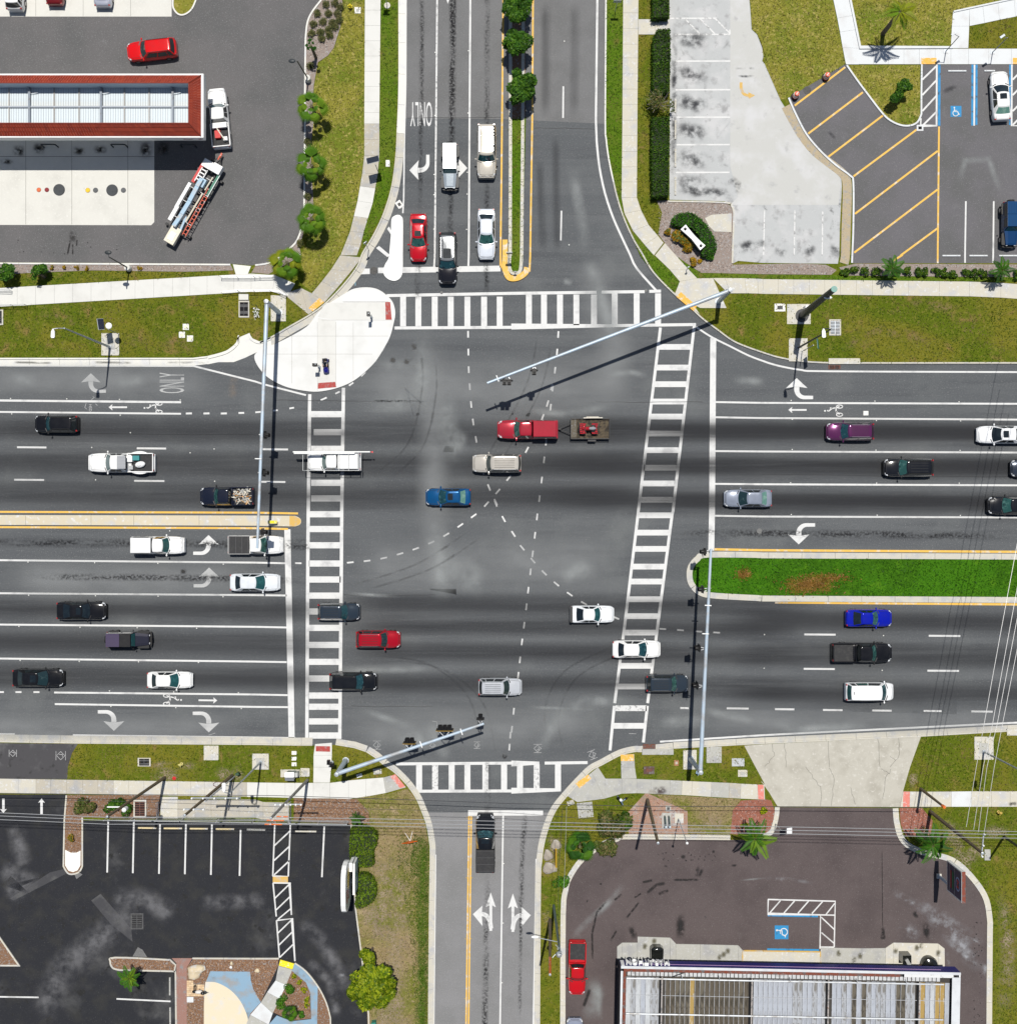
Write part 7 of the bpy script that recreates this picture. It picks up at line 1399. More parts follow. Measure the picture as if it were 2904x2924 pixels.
Dk = [Vector((q[0],q[1],hD)) for q in Ri]; n = 108; L_ = Dk[1].x - Dk[0].x; ym = P(0,Z('00',0,805)[0][1],hD)[1]
pmb = {}
for i in range(n):
    xa = Dk[0].x + L_*i/n + .015; xb = Dk[0].x + L_*(i + 1)/n - .015
    for ya,yb in ((Dk[0].y,ym),(ym,Dk[3].y)):
        key = round(ya,2)
        if key not in pmb: m = MB(); m.box((0,0,0),(xb - xa,abs(yb - ya) - .02,.03)); pmb[key] = m.mesh('deck_panel',DECKW)
        if P(-60,0,hD)[0] < xb: put('deck_panel',pmb[key],t,rel(((xa + xb)/2,(ya + yb)/2,hD)))
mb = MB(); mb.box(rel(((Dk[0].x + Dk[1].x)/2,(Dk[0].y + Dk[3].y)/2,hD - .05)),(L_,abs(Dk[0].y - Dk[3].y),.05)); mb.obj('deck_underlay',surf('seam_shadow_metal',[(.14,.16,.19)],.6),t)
for x_,w in ((-480,.18),(222,.22),(760,.22),(1298,.22),(-120,.08),(65,.08),(405,.08),(592,.08),(932,.08),(1118,.08),(-300,.08)):
    a = P(*Z('00',x_,700)[0],hD + .3); mb = MB(); mb.box(rel((a[0],(Dk[0].y + Dk[3].y)/2,hD + (.18 if w > .1 else .10))),(w,abs(Dk[0].y - Dk[3].y) - .02,.30 if w > .1 else .10)); mb.obj('deck_beam' if w > .1 else 'deck_purlin',surf('beam_grey',[(.20,.23,.27),(.15,2,.5,.7)],.5) if w > .1 else surf('pale_purlin',[(.36,.33,.30)],.6),t)
mb = MB(); mb.box(rel(((Dk[0].x + Dk[1].x)/2,ym,hD + .14)),(L_ - .05,.16,.12)); mb.obj('deck_gutter',surf('gutter_grey',[(.33,.36,.40)],.5),t)
for x_ in (222,760,1298):
    mb = MB(); a = Vector(P(*Z('00',x_ - 15,640)[0],hD + .6)); mb.path([rel(a),rel(a + Vector((.2,-.7,-.4)))],.04,6); mb.path([rel(a + Vector((.9,-.6,-.45))),rel(a + Vector((.2,-.7,-.4)))],.03,6); mb.obj('tie_rod',STEEL,t)
    for y_ in (680,920): c = P(*Z('00',x_,y_)[0],2.3); mb = MB(); mb.box(rel((c[0],c[1],2.25)),(.35,.35,4.4)); mb.obj('column',PWHITE,t)
# lettering on the shaded front of the canopy
mb = MB(); a = Vector(O[2]); vs,fs = text_mesh('Wawa'); mb.add([rel((a.x - 2.0 + (x + .5)*.95 - .2,a.y - .015,hF - .55 + y*.34)) for x,y in vs],fs); mb.obj('wordmark',surf('dark_red_print',[(.30,.015,.03)],.5),t)
mb = MB(); mb.add([rel((a.x - .75 + p[0],a.y - .015,hF - .5 + p[1])) for p in ((0,0),(.25,.05),(.42,.25),(.36,.05),(.62,.02),(.40,-.08),(.2,-.12))],[tuple(range(7))]); mb.obj('emblem',MATS['dark_red_print'],t)
for i,x_ in enumerate((380,900,1418)):
    x,y,_ = P(*Z('00',x_,1098)[0],.4); b_ = thing('hoop_bollard',('left','middle','right')[i] + ' dark hoop bollard in the shade below the long canopy','bollard',(x,y,ZL)); mb = MB(); mb.path([(-.75,0,0),(-.75,0,.8),(-.6,0,.95),(.6,0,.95),(.75,0,.8),(.75,0,0)],.07,8); mb.obj('hoop',DARKST,b_,50)
for x_,y_,r,c,nm in ((298,1427,16,(.62,.14,.05),'orange round fill cap, leftmost on the white concrete pad'),(358,1427,16,(.22,.02,.025),'dark red round fill cap beside the left big cover'),(450,1427,41,(.045,.05,.055),'big dark round tank cover, left of two on the pad'),(665,1430,17,(.72,.48,.03),'yellow round fill cap between the two big covers'),(723,1430,18,(.09,.095,.10),'small grey round cap left of the right big cover'),(847,1430,41,(.045,.05,.055),'big dark round tank cover, right of two on the pad'),(932,1430,18,(.10,.105,.11),'small grey round cap, rightmost on the concrete pad')):
    x,y,_ = P(*Z('00',x_,y_)[0]); b_ = thing('tank_cover',nm,'cover',(x,y,ZL + .006)); R_ = r*K/S; mb = MB(); mb.lathe((0,0,0),[(R_,0),(R_,.02),(R_*.93,.03)],24); mb.obj('lid',surf('cover_%02d_%02d' % (int(c[0]*99),int(c[2]*999)),[c,(tuple(q*.7 for q in c),3,.5,.7)],.7),b_)
    mb = MB(); mb.lathe((0,0,0),[(R_*1.08,0),(R_*1.08,.012)],24); mb.obj('frame',IRON,b_)
# ------------------------------------------------------------------ station building, bottom right
hT,hb = 4.7,3.1
TL,TR = Z('32',822,1492)[0],Z('33',1492,1542)[0]; sl = (TR[1] - TL[1])/(TR[0] - TL[0])
a,b = Vector(P(*TL,hT)),Vector(P(*TR,hT)); ex = (b - a).normalized(); ey = Vector((ex.y,-ex.x,0)); BW = (b - a).length; BD = 18.0; ang = atan2(ex.y,ex.x)
t = thing('station_building','station building with navy front fascia, white rim and rusty ribbed open roof','building',(a.x,a.y,ZL),ang)
def lb(mb,x,y,z,dx,dy,dz): mb.box((x,y,z),(dx,dy,dz))
NAVY = surf('navy_fascia',[(.006,.008,.13),((.012,.014,.18),.8,.5,.7)],.4); WALLB = surf('dark_block_wall',[(.05,.05,.055),(.08,1,.5,.7)],.9)
mb = MB(); lb(mb,BW/2,-BD/2 - .5,1.5,BW - .3,BD - 1.2,3.0); mb.obj('wall',WALLB,t)
mb = MB(); lb(mb,BW/2,-.06,(hT + hb)/2 - .05,BW,.12,hT - hb - .1); mb.obj('front_fascia',NAVY,t)
mb = MB(); lb(mb,.06,-BD/2 - .06,(hT + hb)/2 - .05,.12,BD - .12,hT - hb - .1); mb.obj('side_fascia',surf('shaded_side_fascia',[(.02,.022,.03)],.5),t); mb = MB(); lb(mb,BW - .06,-BD/2 - .06,(hT + hb)/2 - .05,.12,BD - .12,hT - hb - .1); mb.obj('side_fascia',PWHITE,t)  # left side: its shade is painted in as a near-black colour
mb = MB(); lb(mb,BW/2,-.12,hT - .02,BW,.26,.06); lb(mb,.10,-BD/2 - .25,hT - .02,.22,BD - .5,.06); lb(mb,BW - .45,-BD/2 - .25,hT - .02,.85,BD - .5,.06); mb.obj('rim_cap',surf('dull_white_rim',[(.58,.60,.62),((.48,.49,.51),.6,.45,.7,6),((.30,.28,.25),1.5,.66,.78,6)],.6),t)
mb = MB(); lb(mb,BW/2,.012,hb + .95,BW - 3.6,.03,.06); mb.obj('trim_line',surf('lilac_trim',[(.42,.26,.46)],.5),t)
vs,fs = text_mesh('MARATHON'); mb = MB(); c0 = 2.75; cnt = {}
[cnt.__setitem__(tuple(sorted((q[i - 1],q[i]))),(cnt.get(tuple(sorted((q[i - 1],q[i]))),(0,))[0] + 1,q[i - 1],q[i])) for q in fs for i in range(len(q))]
nv = len(vs); V3 = lambda d: [(c0 - x*4.4,d,hb + .90 + y*1.1) for x,y in vs]
mb.add(V3(.30) + V3(.02),list(fs) + [(a_,b_,b_ + nv,a_ + nv) for k_,a_,b_ in cnt.values() if k_ == 1])
mb.obj('fascia_lettering',PWHITE,t); mb = MB(); lb(mb,.22,.02,hb + .8,.35,.05,1.3); mb.obj('fascia_end',PWHITE,t)
RR = surf('red_brown_roof_edge',[(.17,.045,.025),(.10,2,.45,.7,6),(.24,6,.58,.75)],.85)
mb = MB(); lb(mb,BW/2 - 2.9,-.45,hT - .14,BW - 6.4,.30,.06); lb(mb,.40,-BD/2 - .3,hT - .14,.30,BD - .6,.06); mb.obj('flashing',RR,t)
mb = MB(); lb(mb,BW - 3.2,-.45,hT - .14,5.0,.30,.06); mb.obj('flashing',surf('peeled_white_edge',[(.62,.63,.63),(.30,2.5,.6,.7,6)],.8),t)
PANS = [surf('stained_pan_%d' % i,l,.65,stretch=(1.5,.5,1)) for i,l in enumerate((
    [(.33,.345,.37),((.16,.15,.135),1.2,.48,.60,7,.8),((.05,.042,.03),1.6,.57,.67,6,.6)],[(.36,.385,.43),((.26,.27,.30),.8,.45,.65,6),((.09,.08,.065),1.1,.62,.70,6)],
    [(.085,.070,.05),((.035,.03,.02),1.6,.45,.62,7,.6),((.30,.28,.24),1.4,.58,.68,7,.8)],[(.11,.095,.07),((.04,.034,.025),1.5,.42,.6,7,.6),((.42,.40,.37),1.1,.60,.68,7,.8)],
    [(.34,.23,.07),((.48,.44,.37),.9,.52,.62,6),((.13,.07,.03),1.2,.56,.68,6)],[(.46,.48,.50),((.35,.36,.37),1,.45,.65,6),((.14,.125,.10),1.6,.60,.70,6)]))]
mb = MB(); lb(mb,BW/2,-BD/2,hT - .62,BW - .9,BD - .9,.06); mb.obj('deck_underlay',surf('deck_gap',[(.05,.045,.04)],.9),t)
x = .62; k = 0; beams = [Z('32',1115,1700)[0],Z('32',1790,1700)[0],Z('33',487,1700)[0],Z('33',1170,1700)[0]]; bx = [(Vector(P(*q,hT - .4)) - a).dot(ex) for q in beams]
zone = lambda x_: [(5,5,1,0),(2,3,2,2,3,2),(1,1,1,0),(0,3,0,1,3,0),(4,4,5,1)][sum(x_ > q for q in bx)]
SEAM = surf('pan_seam',[(.50,.51,.53),((.30,.30,.30),3,.5,.7)],.5,metal=.3)
pan = MB(); pan.box((0,0,0),(.46,BD - 1.6,.05)); PM_ = [pan.mesh('roof_pan',m) for m in PANS]; se = MB(); se.box((0,0,0),(.035,BD - 1.6,.13)); SM = se.mesh('pan_seam',SEAM)
while x < BW - 1.0:
    if min(abs(x - q) for q in bx) > .22: put('roof_pan',PM_[random.choice(zone(x))],t,(x + .24,-BD/2 - .5,hT - .5 - ZL)); put('pan_seam',SM,t,(x,-BD/2 - .5,hT - .44 - ZL))
    x += .5; k += 1
o1 = put('roof_pan',PM_[4],t,(bx[0] + 3.25,-BD/2 - .5,hT - .492 - ZL))
for q in bx:
    mb = MB(); lb(mb,q,-BD/2 - .45,hT - .42 - ZL,.18,BD - 1.5,.26); mb.obj('roof_beam',PITD,t); mb = MB(); lb(mb,q + .17,-BD/2 - .45,hT - .40 - ZL,.13,BD - 1.5,.20); mb.obj('roof_flange',surf('rust_streaked_steel',[(.36,.33,.31),(.18,3,.5,.62,7),((.20,.09,.04),2.2,.60,.7,7)],.7),t)
for y_,r in ((-1.35,.09),(-4.95,.09),(-8.6,.09),(-12.2,.09)): mb = MB(); mb.tube((.6,y_,hT - .2 - ZL),(BW - 1.6,y_,hT - .2 - ZL),r,n=8); mb.obj('roof_pipe',surf('pale_pipe',[(.45,.47,.49),((.28,.27,.26),1.5,.48,.68,6)],.45,metal=.2),t,40)
mb = MB(); lb(mb,BW/2,-3.1,hT - .38 - ZL,BW - 2,.04,.04); lb(mb,BW/2,-6.8,hT - .38 - ZL,BW - 2,.04,.04); mb.obj('cross_wire',SEAM,t)
mb = MB(); [mb.box((.9 + i*.42,-.92,hT - .40 - ZL),(.34,.42,.05)) for i in range(int((BW - 2.4)/.42))]; o = mb.obj('gutter_trays',surf('gutter_metal',[(.50,.51,.52),(.33,3,.48,.65,7),((.16,.13,.1),2,.62,.72,6)],.6),t); o['kind'] = 'stuff'
mb = MB(); [mb.path([(x_,-1.5,hT - .3 - ZL),(x_ + .05,-1.2,hT - .02 - ZL),(x_,-.9,hT - .25 - ZL)],.03,5) for x_ in (6.2,10.0,17.2,24,29)]; mb.obj('pipe_straps',MATS['pale_pipe'],t)['kind'] = 'stuff'
mb = MB(); mb.path([(4.3,-.55,hT - .05 - ZL),(6.5,-.6,hT - .05 - ZL),(5.2,-1.1,hT - .1 - ZL)],.035,6); mb.obj('loose_cable',BLACKP,t)
# things by the building front
x,y,_ = P(*Z('32',1090,1390)[0],.6); b_ = thing('covered_grill','glossy black covered grill on the concrete before the navy fascia','grill',(x,y,.17)); GB = surf('glossy_black_cover',[(.012,.013,.012),((.10,.11,.085),1.8,.60,.72)],.12,coat=.6); mb = MB(); mb.prism([(-.62,-.75),(.62,-.75),(.66,.5),(.4,.72),(-.4,.72),(-.66,.5)],0,.95); mb.obj('body',GB,b_); mb = MB(); mb.ball((0,.45,.95),(.62,.30,.22),14,8); mb.obj('rolled_lid',GB,b_,40); mb = MB(); mb.box((0,-.68,.99),(.8,.22,.06)); mb.obj('white_handle',PWHITE,b_)
x,y,_ = P(*Z('33',1075,1435)[0],.7); b_ = thing('air_machine','black air machine with grey arm before the right end of the navy fascia','machine',(x,y,.17)); mb = MB(); mb.box((0,.1,.6),(.95,.9,1.2),taper=.94); mb.obj('cabinet',GB,b_); mb = MB(); mb.box((.15,-.3,1.28),(.34,1.1,.10),.5); mb.box((.3,-.75,1.30),(.8,.14,.08)); mb.obj('arm',surf('grey_arm',[(.30,.30,.29)],.4),b_)
x,y,_ = P(*Z('33',1255,1478)[0],.5); b_ = thing('domed_bin','black domed bin beside the air machine at the navy fascia','bin',(x,y,.17)); mb = MB(); mb.lathe((0,0,0),[(.82,0),(.86,.6),(.74,.85),(.4,1.0),(.1,1.04)],22); mb.obj('dome',GB,b_,40); mb = MB(); mb.box((-.9,-.1,.5),(.5,.16,.12),.4); mb.obj('hose',surf('copper_hose',[(.30,.14,.08)],.5),b_)
# ------------------------------------------------------------------ signal masts and heads
def mast(label,base,h,arm_px,r=.17,arm_h=None,extra_px=()):
    bx_,by_,_ = P(*base); t = thing('signal_mast',label,'signal mast',(bx_,by_,ZG)); Bv = Vector((bx_,by_,ZG)); L = lambda p: tuple(Vector(p) - Bv)
    mb = MB(); mb.tube((0,0,0),(0,0,h - ZG),r*1.35,r*1.1,16); mb.obj('pole',BLUEST,t,50); mb = MB(); mb.lathe((0,0,h - ZG),[(r*1.2,0),(r*1.1,.07),(.02,.10)],16); mb.obj('pole_cap',STEEL,t,40)
    mb = MB(); mb.lathe((0,0,0),[(.36,0),(.36,.06),(.26,.07)],16); [mb.tube((cos(q)*.30,sin(q)*.30,.05),(cos(q)*.30,sin(q)*.30,.15),.03,n=6) for q in np.linspace(0,2*pi,7)[:-1]]; mb.obj('base_plate',STEEL,t)
    ah = arm_h or (h - .35); a = Vector((bx_,by_,ah)); b = Vector(P(*arm_px,ah + .35)); mb = MB(); n = 8; pr = None
    for i in range(n): q0,q1 = i/n,(i + 1)/n; mb.tube(L(a.lerp(b,q0)),L(a.lerp(b,q1)),lerp(r*1.1,.13,q0),lerp(r*1.1,.13,q1),14,0,i in (0,n - 1))
    mb.obj('arm',BLUEST,t,50); mb = MB(); d = (b - a).normalized(); c = a + d*.28; mb.tube(L(c - d*.05),L(c + d*.05),.26,.26,14); mb.obj('arm_flange',STEEL,t,40)
    for px in extra_px: c = Vector(P(*px,ah + .4)); nrm = Vector((-d.y,d.x,0)); mb = MB(); mb.tube(L(c - nrm*.33),L(c + nrm*.33),.06,n=8); mb.obj('vehicle_sensor',PWHITE,t,40)
    return t
BKB = surf("signal_black",[(.006,.006,.007)],.35,spec=.2)
LENS = [surf('red_lens',[(.30,.01,.01)],.2,coat=.6),surf('amber_lens',[(.36,.18,.01)],.2,coat=.6),surf('green_lens',[(.01,.22,.12)],.2,coat=.6)]
def head(label,px,h,facing,arm_pt,wide=1,yellow=False):
    c = Vector(P(*px,h)); t = thing('traffic_signal',label,'traffic signal',c,facing,'signal heads on the mast arms'); t.scale = (1.3,1.3,1.15); hs = 1.02
    for j in range(wide):
        off = (j - (wide - 1)/2)*.36; mb = MB(); mb.box((0,off,-hs/2),(.22,.33,hs),taper=.96); mb.obj('housing',BKB,t)
        for i in range(3):
            z_ = -.18 - i*.33; mb = MB(); mb.tube((.11,off,z_),(.30,off,z_),.155,.155,12,0,False); mb.add([(.11,off - .16,z_ + .13),(.32,off - .16,z_ + .13),(.32,off + .16,z_ + .13),(.11,off + .16,z_ + .13)],[(0,1,2,3)]); mb.obj('visor',BKB,t,50); mb = MB(); mb.tube((.112,off,z_),(.125,off,z_),.13,n=14); mb.obj('lens',LENS[i],t)
    mb = MB(); w = .30 + .36*(wide - 1)/2; mb.box((-.02,0,-hs/2),(.03,w*2,hs + .22)); mb.obj('backplate',BKB,t)
    if yellow: mb = MB(); mb.box((-.03,0,.115),(.025,w*2 + .03,.02)); mb.box((-.03,w,-hs/2),(.025,.03,hs + .2)); mb.box((-.03,-w,-hs/2),(.025,.03,hs + .2)); mb.obj('backplate_edge',surf('reflective_yellow',[(.50,.30,.02)],.5),t)
    A = Vector(P(*arm_pt,h + .1)) - c; A.rotate(Matrix.Rotation(-facing,3,'Z')); mb = MB()
    for j in (-1,1): mb.path([tuple(A),(-.12,j*(.10 + .12*(wide - 1)),.10),(-.12,j*(.10 + .12*(wide - 1)),-hs)],.032,6)
    mb.obj('bracket',surf('cast_bracket',[(.55,.56,.57)],.4,metal=.5),t); return t
mast('grey blue mast with arm reaching down the photo from the upper left corner',(798,893),6.6,Z('21',14,278)[0],.2,extra_px=[Z('11',22,1525)[0]])
mast('grey blue mast with arm slanting over the upper crosswalk',(2051,862),6.6,Z('11',1738,957)[0],.19,extra_px=[Z('11',1816,922)[0]])
mast('grey blue mast with arm reaching up the photo to the tip of the grass median',(1971,2166),6.6,Z('22',1497,283)[0],.2,extra_px=[Z('22',1475,707)[0],Z('22',1456,920)[0]])
mast('grey blue mast with arm slanting over the lower crosswalk, lower left corner',(988,2171),6.6,Z('21',1714,1594)[0],.2,extra_px=[Z('21',1545,1655)[0],Z('21',1242,1750)[0]])
for px,ap,lb_ in ((Z('11',66,1343),Z('11',36,1343),'top signal head on the arm from the upper left corner'),(Z('11',58,1628),Z('11',28,1628),'second signal head on the arm from the upper left corner'),(Z('21',48,157),Z('21',16,157),'lowest signal head of the upper left arm, by the white covered pickup'),(Z('11',68,1975),Z('11',22,1975),'third signal head on the upper left arm, beside the scrap pickup')):
    if '1975' not in str(px) and 'third' not in lb_: head(lb_,px[0],5.9,0,ap[0])
head('twin signal head near the free end of the arm over the upper crosswalk',Z('11',1885,935)[0],6.3,-pi/2,Z('11',1890,905)[0],2)
head('single signal head further up the arm over the upper crosswalk',Z('12',172,858)[0],6.3,-pi/2,Z('12',172,838)[0])
for px,ap,lb_ in ((Z('22',1455,305),Z('22',1494,300),'signal head at the free end of the right arm, by the median tip'),(Z('22',1438,588),Z('22',1484,580),'signal head of the right arm beside the rounded median end'),(Z('22',1412,1030),Z('22',1450,1030),'signal head of the right arm level with the white sedan on the crosswalk'),(Z('22',1396,1312),Z('22',1434,1310),'signal head of the right arm above the slate ribbed roof car')): head(lb_,px[0],6.0,pi,ap[0])
for px,ap,lb_,w_ in ((Z('21',1687,1562),Z('21',1690,1600),'single signal head at the free end of the lower left arm',1),(Z('21',1418,1645),Z('21',1420,1685),'three wide signal head with yellow edged plate on the lower left arm',3),(Z('21',1152,1742),Z('21',1155,1775),'twin signal head with yellow edged plate on the lower left arm',2)): head(lb_,px[0],6.3,pi/2,ap[0],w_,w_ > 1)
def pedhead(label,base,heads,h=2.6,z0=.12):
    x,y,_ = P(*base); t = thing('pedestrian_signal',label,'pedestrian signal',(x,y,z0)); mb = MB(); mb.tube((0,0,0),(0,0,h),.055,.05,10); mb.lathe((0,0,0),[(.16,0),(.14,.25),(.06,.3)],12); mb.obj('post',STEEL,t,50)
    for px,f in heads:
        c = Vector(P(*px,h)) - Vector((x,y,z0)); c.z = h - .35; mb = MB(); mb.box(tuple(c),(.30,.46,.46),f); mb.obj('housing',BKB,t); mb = MB(); mb.box(tuple(c + Vector((cos(f),sin(f),0))*.16),(.02,.36,.36),f); mb.obj('lens',IRON,t); mb = MB(); mb.tube((0,0,h - .35),tuple(c),.03,n=6); mb.obj('bracket',STEEL,t)
    mb = MB(); mb.box((.1,0,1.05),(.10,.22,.32)); mb.obj('push_button',surf('button_case',[(.30,.31,.30)],.5),t)
pedhead('pedestrian signal post on the white island beside the upper crosswalk',Z('11',872,465)[0],[(Z('11',845,435)[0],0)])
pedhead('pedestrian signal post beside the blue scooter on the white island',Z('11',482,838)[0],[(Z('11',443,818)[0],-pi/2)])
pedhead('pedestrian signal post beside the ramp at the lower left corner',F2(1760,15)[0],[(F2(1720,25)[0],0),(F2(1752,48)[0],pi/2)],z0=ZS)
# ------------------------------------------------------------------ street lights, poles, wires
def lamp(label,base,h,tip,lum,pole=STEEL,r=.11,r1=.06,name='street_light',extra=None,z0=ZG):
    x,y,_ = P(*base); t = thing(name,label,'street light',(x,y,z0)); Bv = Vector((x,y,z0)); L = lambda p: Vector(p) - Bv
    a = L(P(*tip,h)); b = L(P(*lum,h)); mb = MB(); mb.tube((0,0,0),(0,0,h - .5 - z0),r,r1,12); mb.obj('pole',pole,t,50); mb = MB(); mb.path([(0,0,h - .6 - z0),tuple(a*.5 + Vector((0,0,(h - z0)*.5 - .1)) ),tuple(a)],.05,8); mb.obj('arm',pole,t,50)
    d = (b - a); d.z = 0; d.normalize(); mb = MB(); n = Vector((-d.y,d.x,0)); pts = [(0,.05),(.12,.10),(.25,.16),(.75,.18),(.85,.12)]
    mb.prism([tuple((a + d*q + n*w)[:2]) for q,w in pts] + [tuple((a + d*q - n*w)[:2]) for q,w in pts[::-1]],a.z - .08,a.z + .06); mb.obj('luminaire',PWHITE,t)
    mb = MB(); mb.box((0,0,.03),(.42,.42,.06)); mb.box((0,0,.12),(.30,.30,.14)); mb.obj('base_plate',STEEL,t); return t
lamp('street light on the verge of the upper left road, long arm leaning left',Z('10',832,688)[0],13.2,Z('10',402,550)[0],Z('10',400,625)[0],r=.13)
lamp('dark street light with white lamp on the verge of the right road',Z('13',270,695)[0],13.2,Z('13',463,548)[0],Z('13',468,620)[0],DARKST)
lamp('street light leaning over the lower left sidewalk with white lamp',F2(1108,15)[0],14.2,F2(770,292)[0],F2(768,220)[0],STEEL)
lamp('street light on the concrete pad at the right edge beside the driveway',Z('23',1660,1802)[0],13.2,Z('33',2060,70)[0],Z('33',2060,-10)[0],STEEL)
def wood(label,base,top,h,r=.17,m=WOODP,name='utility_pole',tipm=None,z0=ZG,bend=None):
    x,y,_ = P(*base); t = thing(name,label,'utility pole',(x,y,z0)); b = Vector(P(*top,h)) - Vector((x,y,z0)); mb = MB(); f = .72 if tipm else 1.0
    k = [Vector((0,0,-.1)),b*.5 + (Vector(bend) if bend else Vector((0,0,0))),b*f]; mb.tube(k[0],k[1],r,r*.85,12); mb.tube(k[1],k[2],r*.85,r*.7,12); mb.obj('shaft',m,t,50)
    if tipm: mb = MB(); mb.tube(b*f,b,r*.74,r*.72,12); mb.obj('sleeve',tipm,t,50)
    mb = MB(); c = b.normalized(); mb.tube(b,b + c*.05,r*.72,.02,10); mb.obj('pole_top',STEEL,t); return t,b
def crossarm(t,c,L,ang=0.0,n=4,m=STEEL):
    mb = MB(); mb.box(tuple(c),(L,.10,.12),ang); mb.obj('crossarm',m,t)
    for i in range(n): q = (i/(n - 1) - .5)*L*.94; p = Vector(c) + Vector((cos(ang)*q,sin(ang)*q,.06)); mb = MB(); mb.lathe(tuple(p),[(.05,0),(.09,.1),(.05,.16),(.08,.24),(.03,.28)],10); mb.obj('insulator',PWHITE,t,40)
OCAP = surf('orange_sleeve',[(.62,.14,.02),(.5,3,.5,.7)],.5)
t,b = wood('leaning brown wooden pole over the planter shrubs, lower left',Z('30',1242,78)[0],Z('30',806,374)[0],16.6)
mb = MB(); mb.lathe(tuple(b*.78 + Vector((.35,-.2,0))),[(.2,-.4),(.22,.3),(.1,.42)],12); mb.obj('transformer',PWHITE,t,40); mb = MB(); mb.box(tuple(b*.8 + Vector((-.6,.1,0))),(1.2,.1,.1)); mb.obj('crossarm',PWHITE,t)
t,b = wood('dark wooden pole with crossarms and conduits over the lower left sidewalk',Z('30',1748,62)[0],Z('30',1388,364)[0],16.8)
crossarm(t,b*.66 + Vector((1.2,.25,0)),4.6,0,5); crossarm(t,b*.62 + Vector((1.2,.1,0)),4.6,0,3); crossarm(t,b*.86 + Vector((.2,0,0)),1.9,0,3); mb = MB(); mb.tube((.25,-.1,.0),tuple(b*.66 + Vector((.25,-.1,0))),.07,n=8); mb.obj('conduit',surf('grey_conduit',[(.42,.44,.47)],.5),t,50)
mb = MB(); [mb.path([(cos(q)*.5 - .5,sin(q)*.25,4.0) for q in np.linspace(0,5.6 + i*.3,12)],.03,5) for i in range(3)]; mb.obj('cable_coil',surf('maroon_cable',[(.10,.025,.03)],.5),t)
t,b = wood('bent grey pole with orange line guards beside the striped walkway',F2(1532,182)[0],F2(1197,532)[0],16.6,.16,WOODG,bend=(.25,.25,0)); crossarm(t,b*.72 + Vector((.6,.2,0)),2.6,0,6)
wood('dark wooden pole in the bare earth at the lower right corner',Z('32',1020,245)[0],Z('32',1100,572)[0],14.0,.19)
t,b = wood('long dark wooden pole leaning across the grass above the blue sign',Z('33',1262,332)[0],Z('33',1658,648)[0],14.5,.2)
crossarm(t,b*.96 + Vector((.2,.6,0)),2.2,pi/2 - .1,3)
wood('short dark pole with orange tip beside the driveway and pink mat',Z('33',1190,162)[0],Z('33',1368,300)[0],7.0,.16,WOODP,tipm=None)
x,y,z = P(*Z('33',1366,298)[0],7.0)
mb = MB(); mb.tube((x,y,6.7),(x + .06,y - .04,7.05),.17,n=10); o = mb.obj('pole_cap',OCAP,by_label('short dark pole')); o.matrix_world = Matrix.Identity(4); o.location = -Vector(by_label('short dark pole').location)
wood('brown pole with orange sleeve on the narrow verge beside the red pickup',Z('32',290,1142)[0],Z('32',290,1560)[0],14.6,.17,WOODP,tipm=OCAP)
t,b = wood('greenish pole with small lamp arm over the bottom road edge',Z('32',318,1038)[0],Z('32',367,1412)[0],13.2,.15,surf('green_grey_pole',[(.10,.14,.12),(.06,2,.5,.7,6)],.8))
mb = MB(); a = Vector(P(*Z('32',178,1277)[0],10.5)) - Vector(t.location); mb.path([tuple(b*.76),tuple(a)],.04,6); mb.obj('lamp_arm',STEEL,t); mb = MB(); mb.ball(tuple(a),(.38,.14,.1),10,6); mb.obj('luminaire',PWHITE,t,40); mb = MB(); mb.ball(tuple(b*.97 + Vector((-.1,-.1,0))),(.3,.3,.35),8,6); [mb.path([tuple(b*.9),tuple(b*.9 + Vector((random.uniform(-.7,.5),random.uniform(-.8,.6),random.uniform(-.4,.6))))],.03,5) for _ in range(7)]; mb.obj('line_hardware',STEEL,t)
wood('dark pole leaving the photo at the lower right edge above the grass',Z('33',1815,522)[0],Z('33',2020,665)[0],9.0,.14,DARKST)
t,b = wood('thick dark steel pole with green cap on the right verge',Z('13',300,452)[0],Z('13',543,252)[0],12.8,.40,DARKST,'strain_pole'); mb = MB(); mb.lathe(tuple(b),[(.30,0),(.30,.08),(.26,.1)],18); mb.obj('verdigris_cap',surf('verdigris',[(.20,.38,.33),(.30,5,.5,.7)],.8),t); mb = MB(); c_ = b*.80; mb.ball(tuple(c_ + Vector((.1,-.25,0))),(.42,.16,.12),10,6); mb.obj('camera_housing',PWHITE,t,40)
mb = MB(); mb.box((.45,.6,.55),(.7,.6,1.1)); mb.obj('control_cabinet',PWHITE,t); mb = MB(); mb.lathe((0,0,0),[(.7,0),(.7,.1),(.5,.14)],18); mb.obj('base_plate',IRON,t)
t,b = wood('slim pale flagpole like light post in the washed mulch',Z('32',1252,385)[0],Z('32',1318,572)[0],8.0,.055,STEEL,'light_post'); mb = MB(); mb.ball(tuple(b),.14,10,6); mb.obj('finial',PWHITE,t,40)
WIRE = surf('bright_wire',[(.62,.62,.62)],.4,metal=.6); WIRED = surf('black_cable',[(.05,.05,.055)],.6)
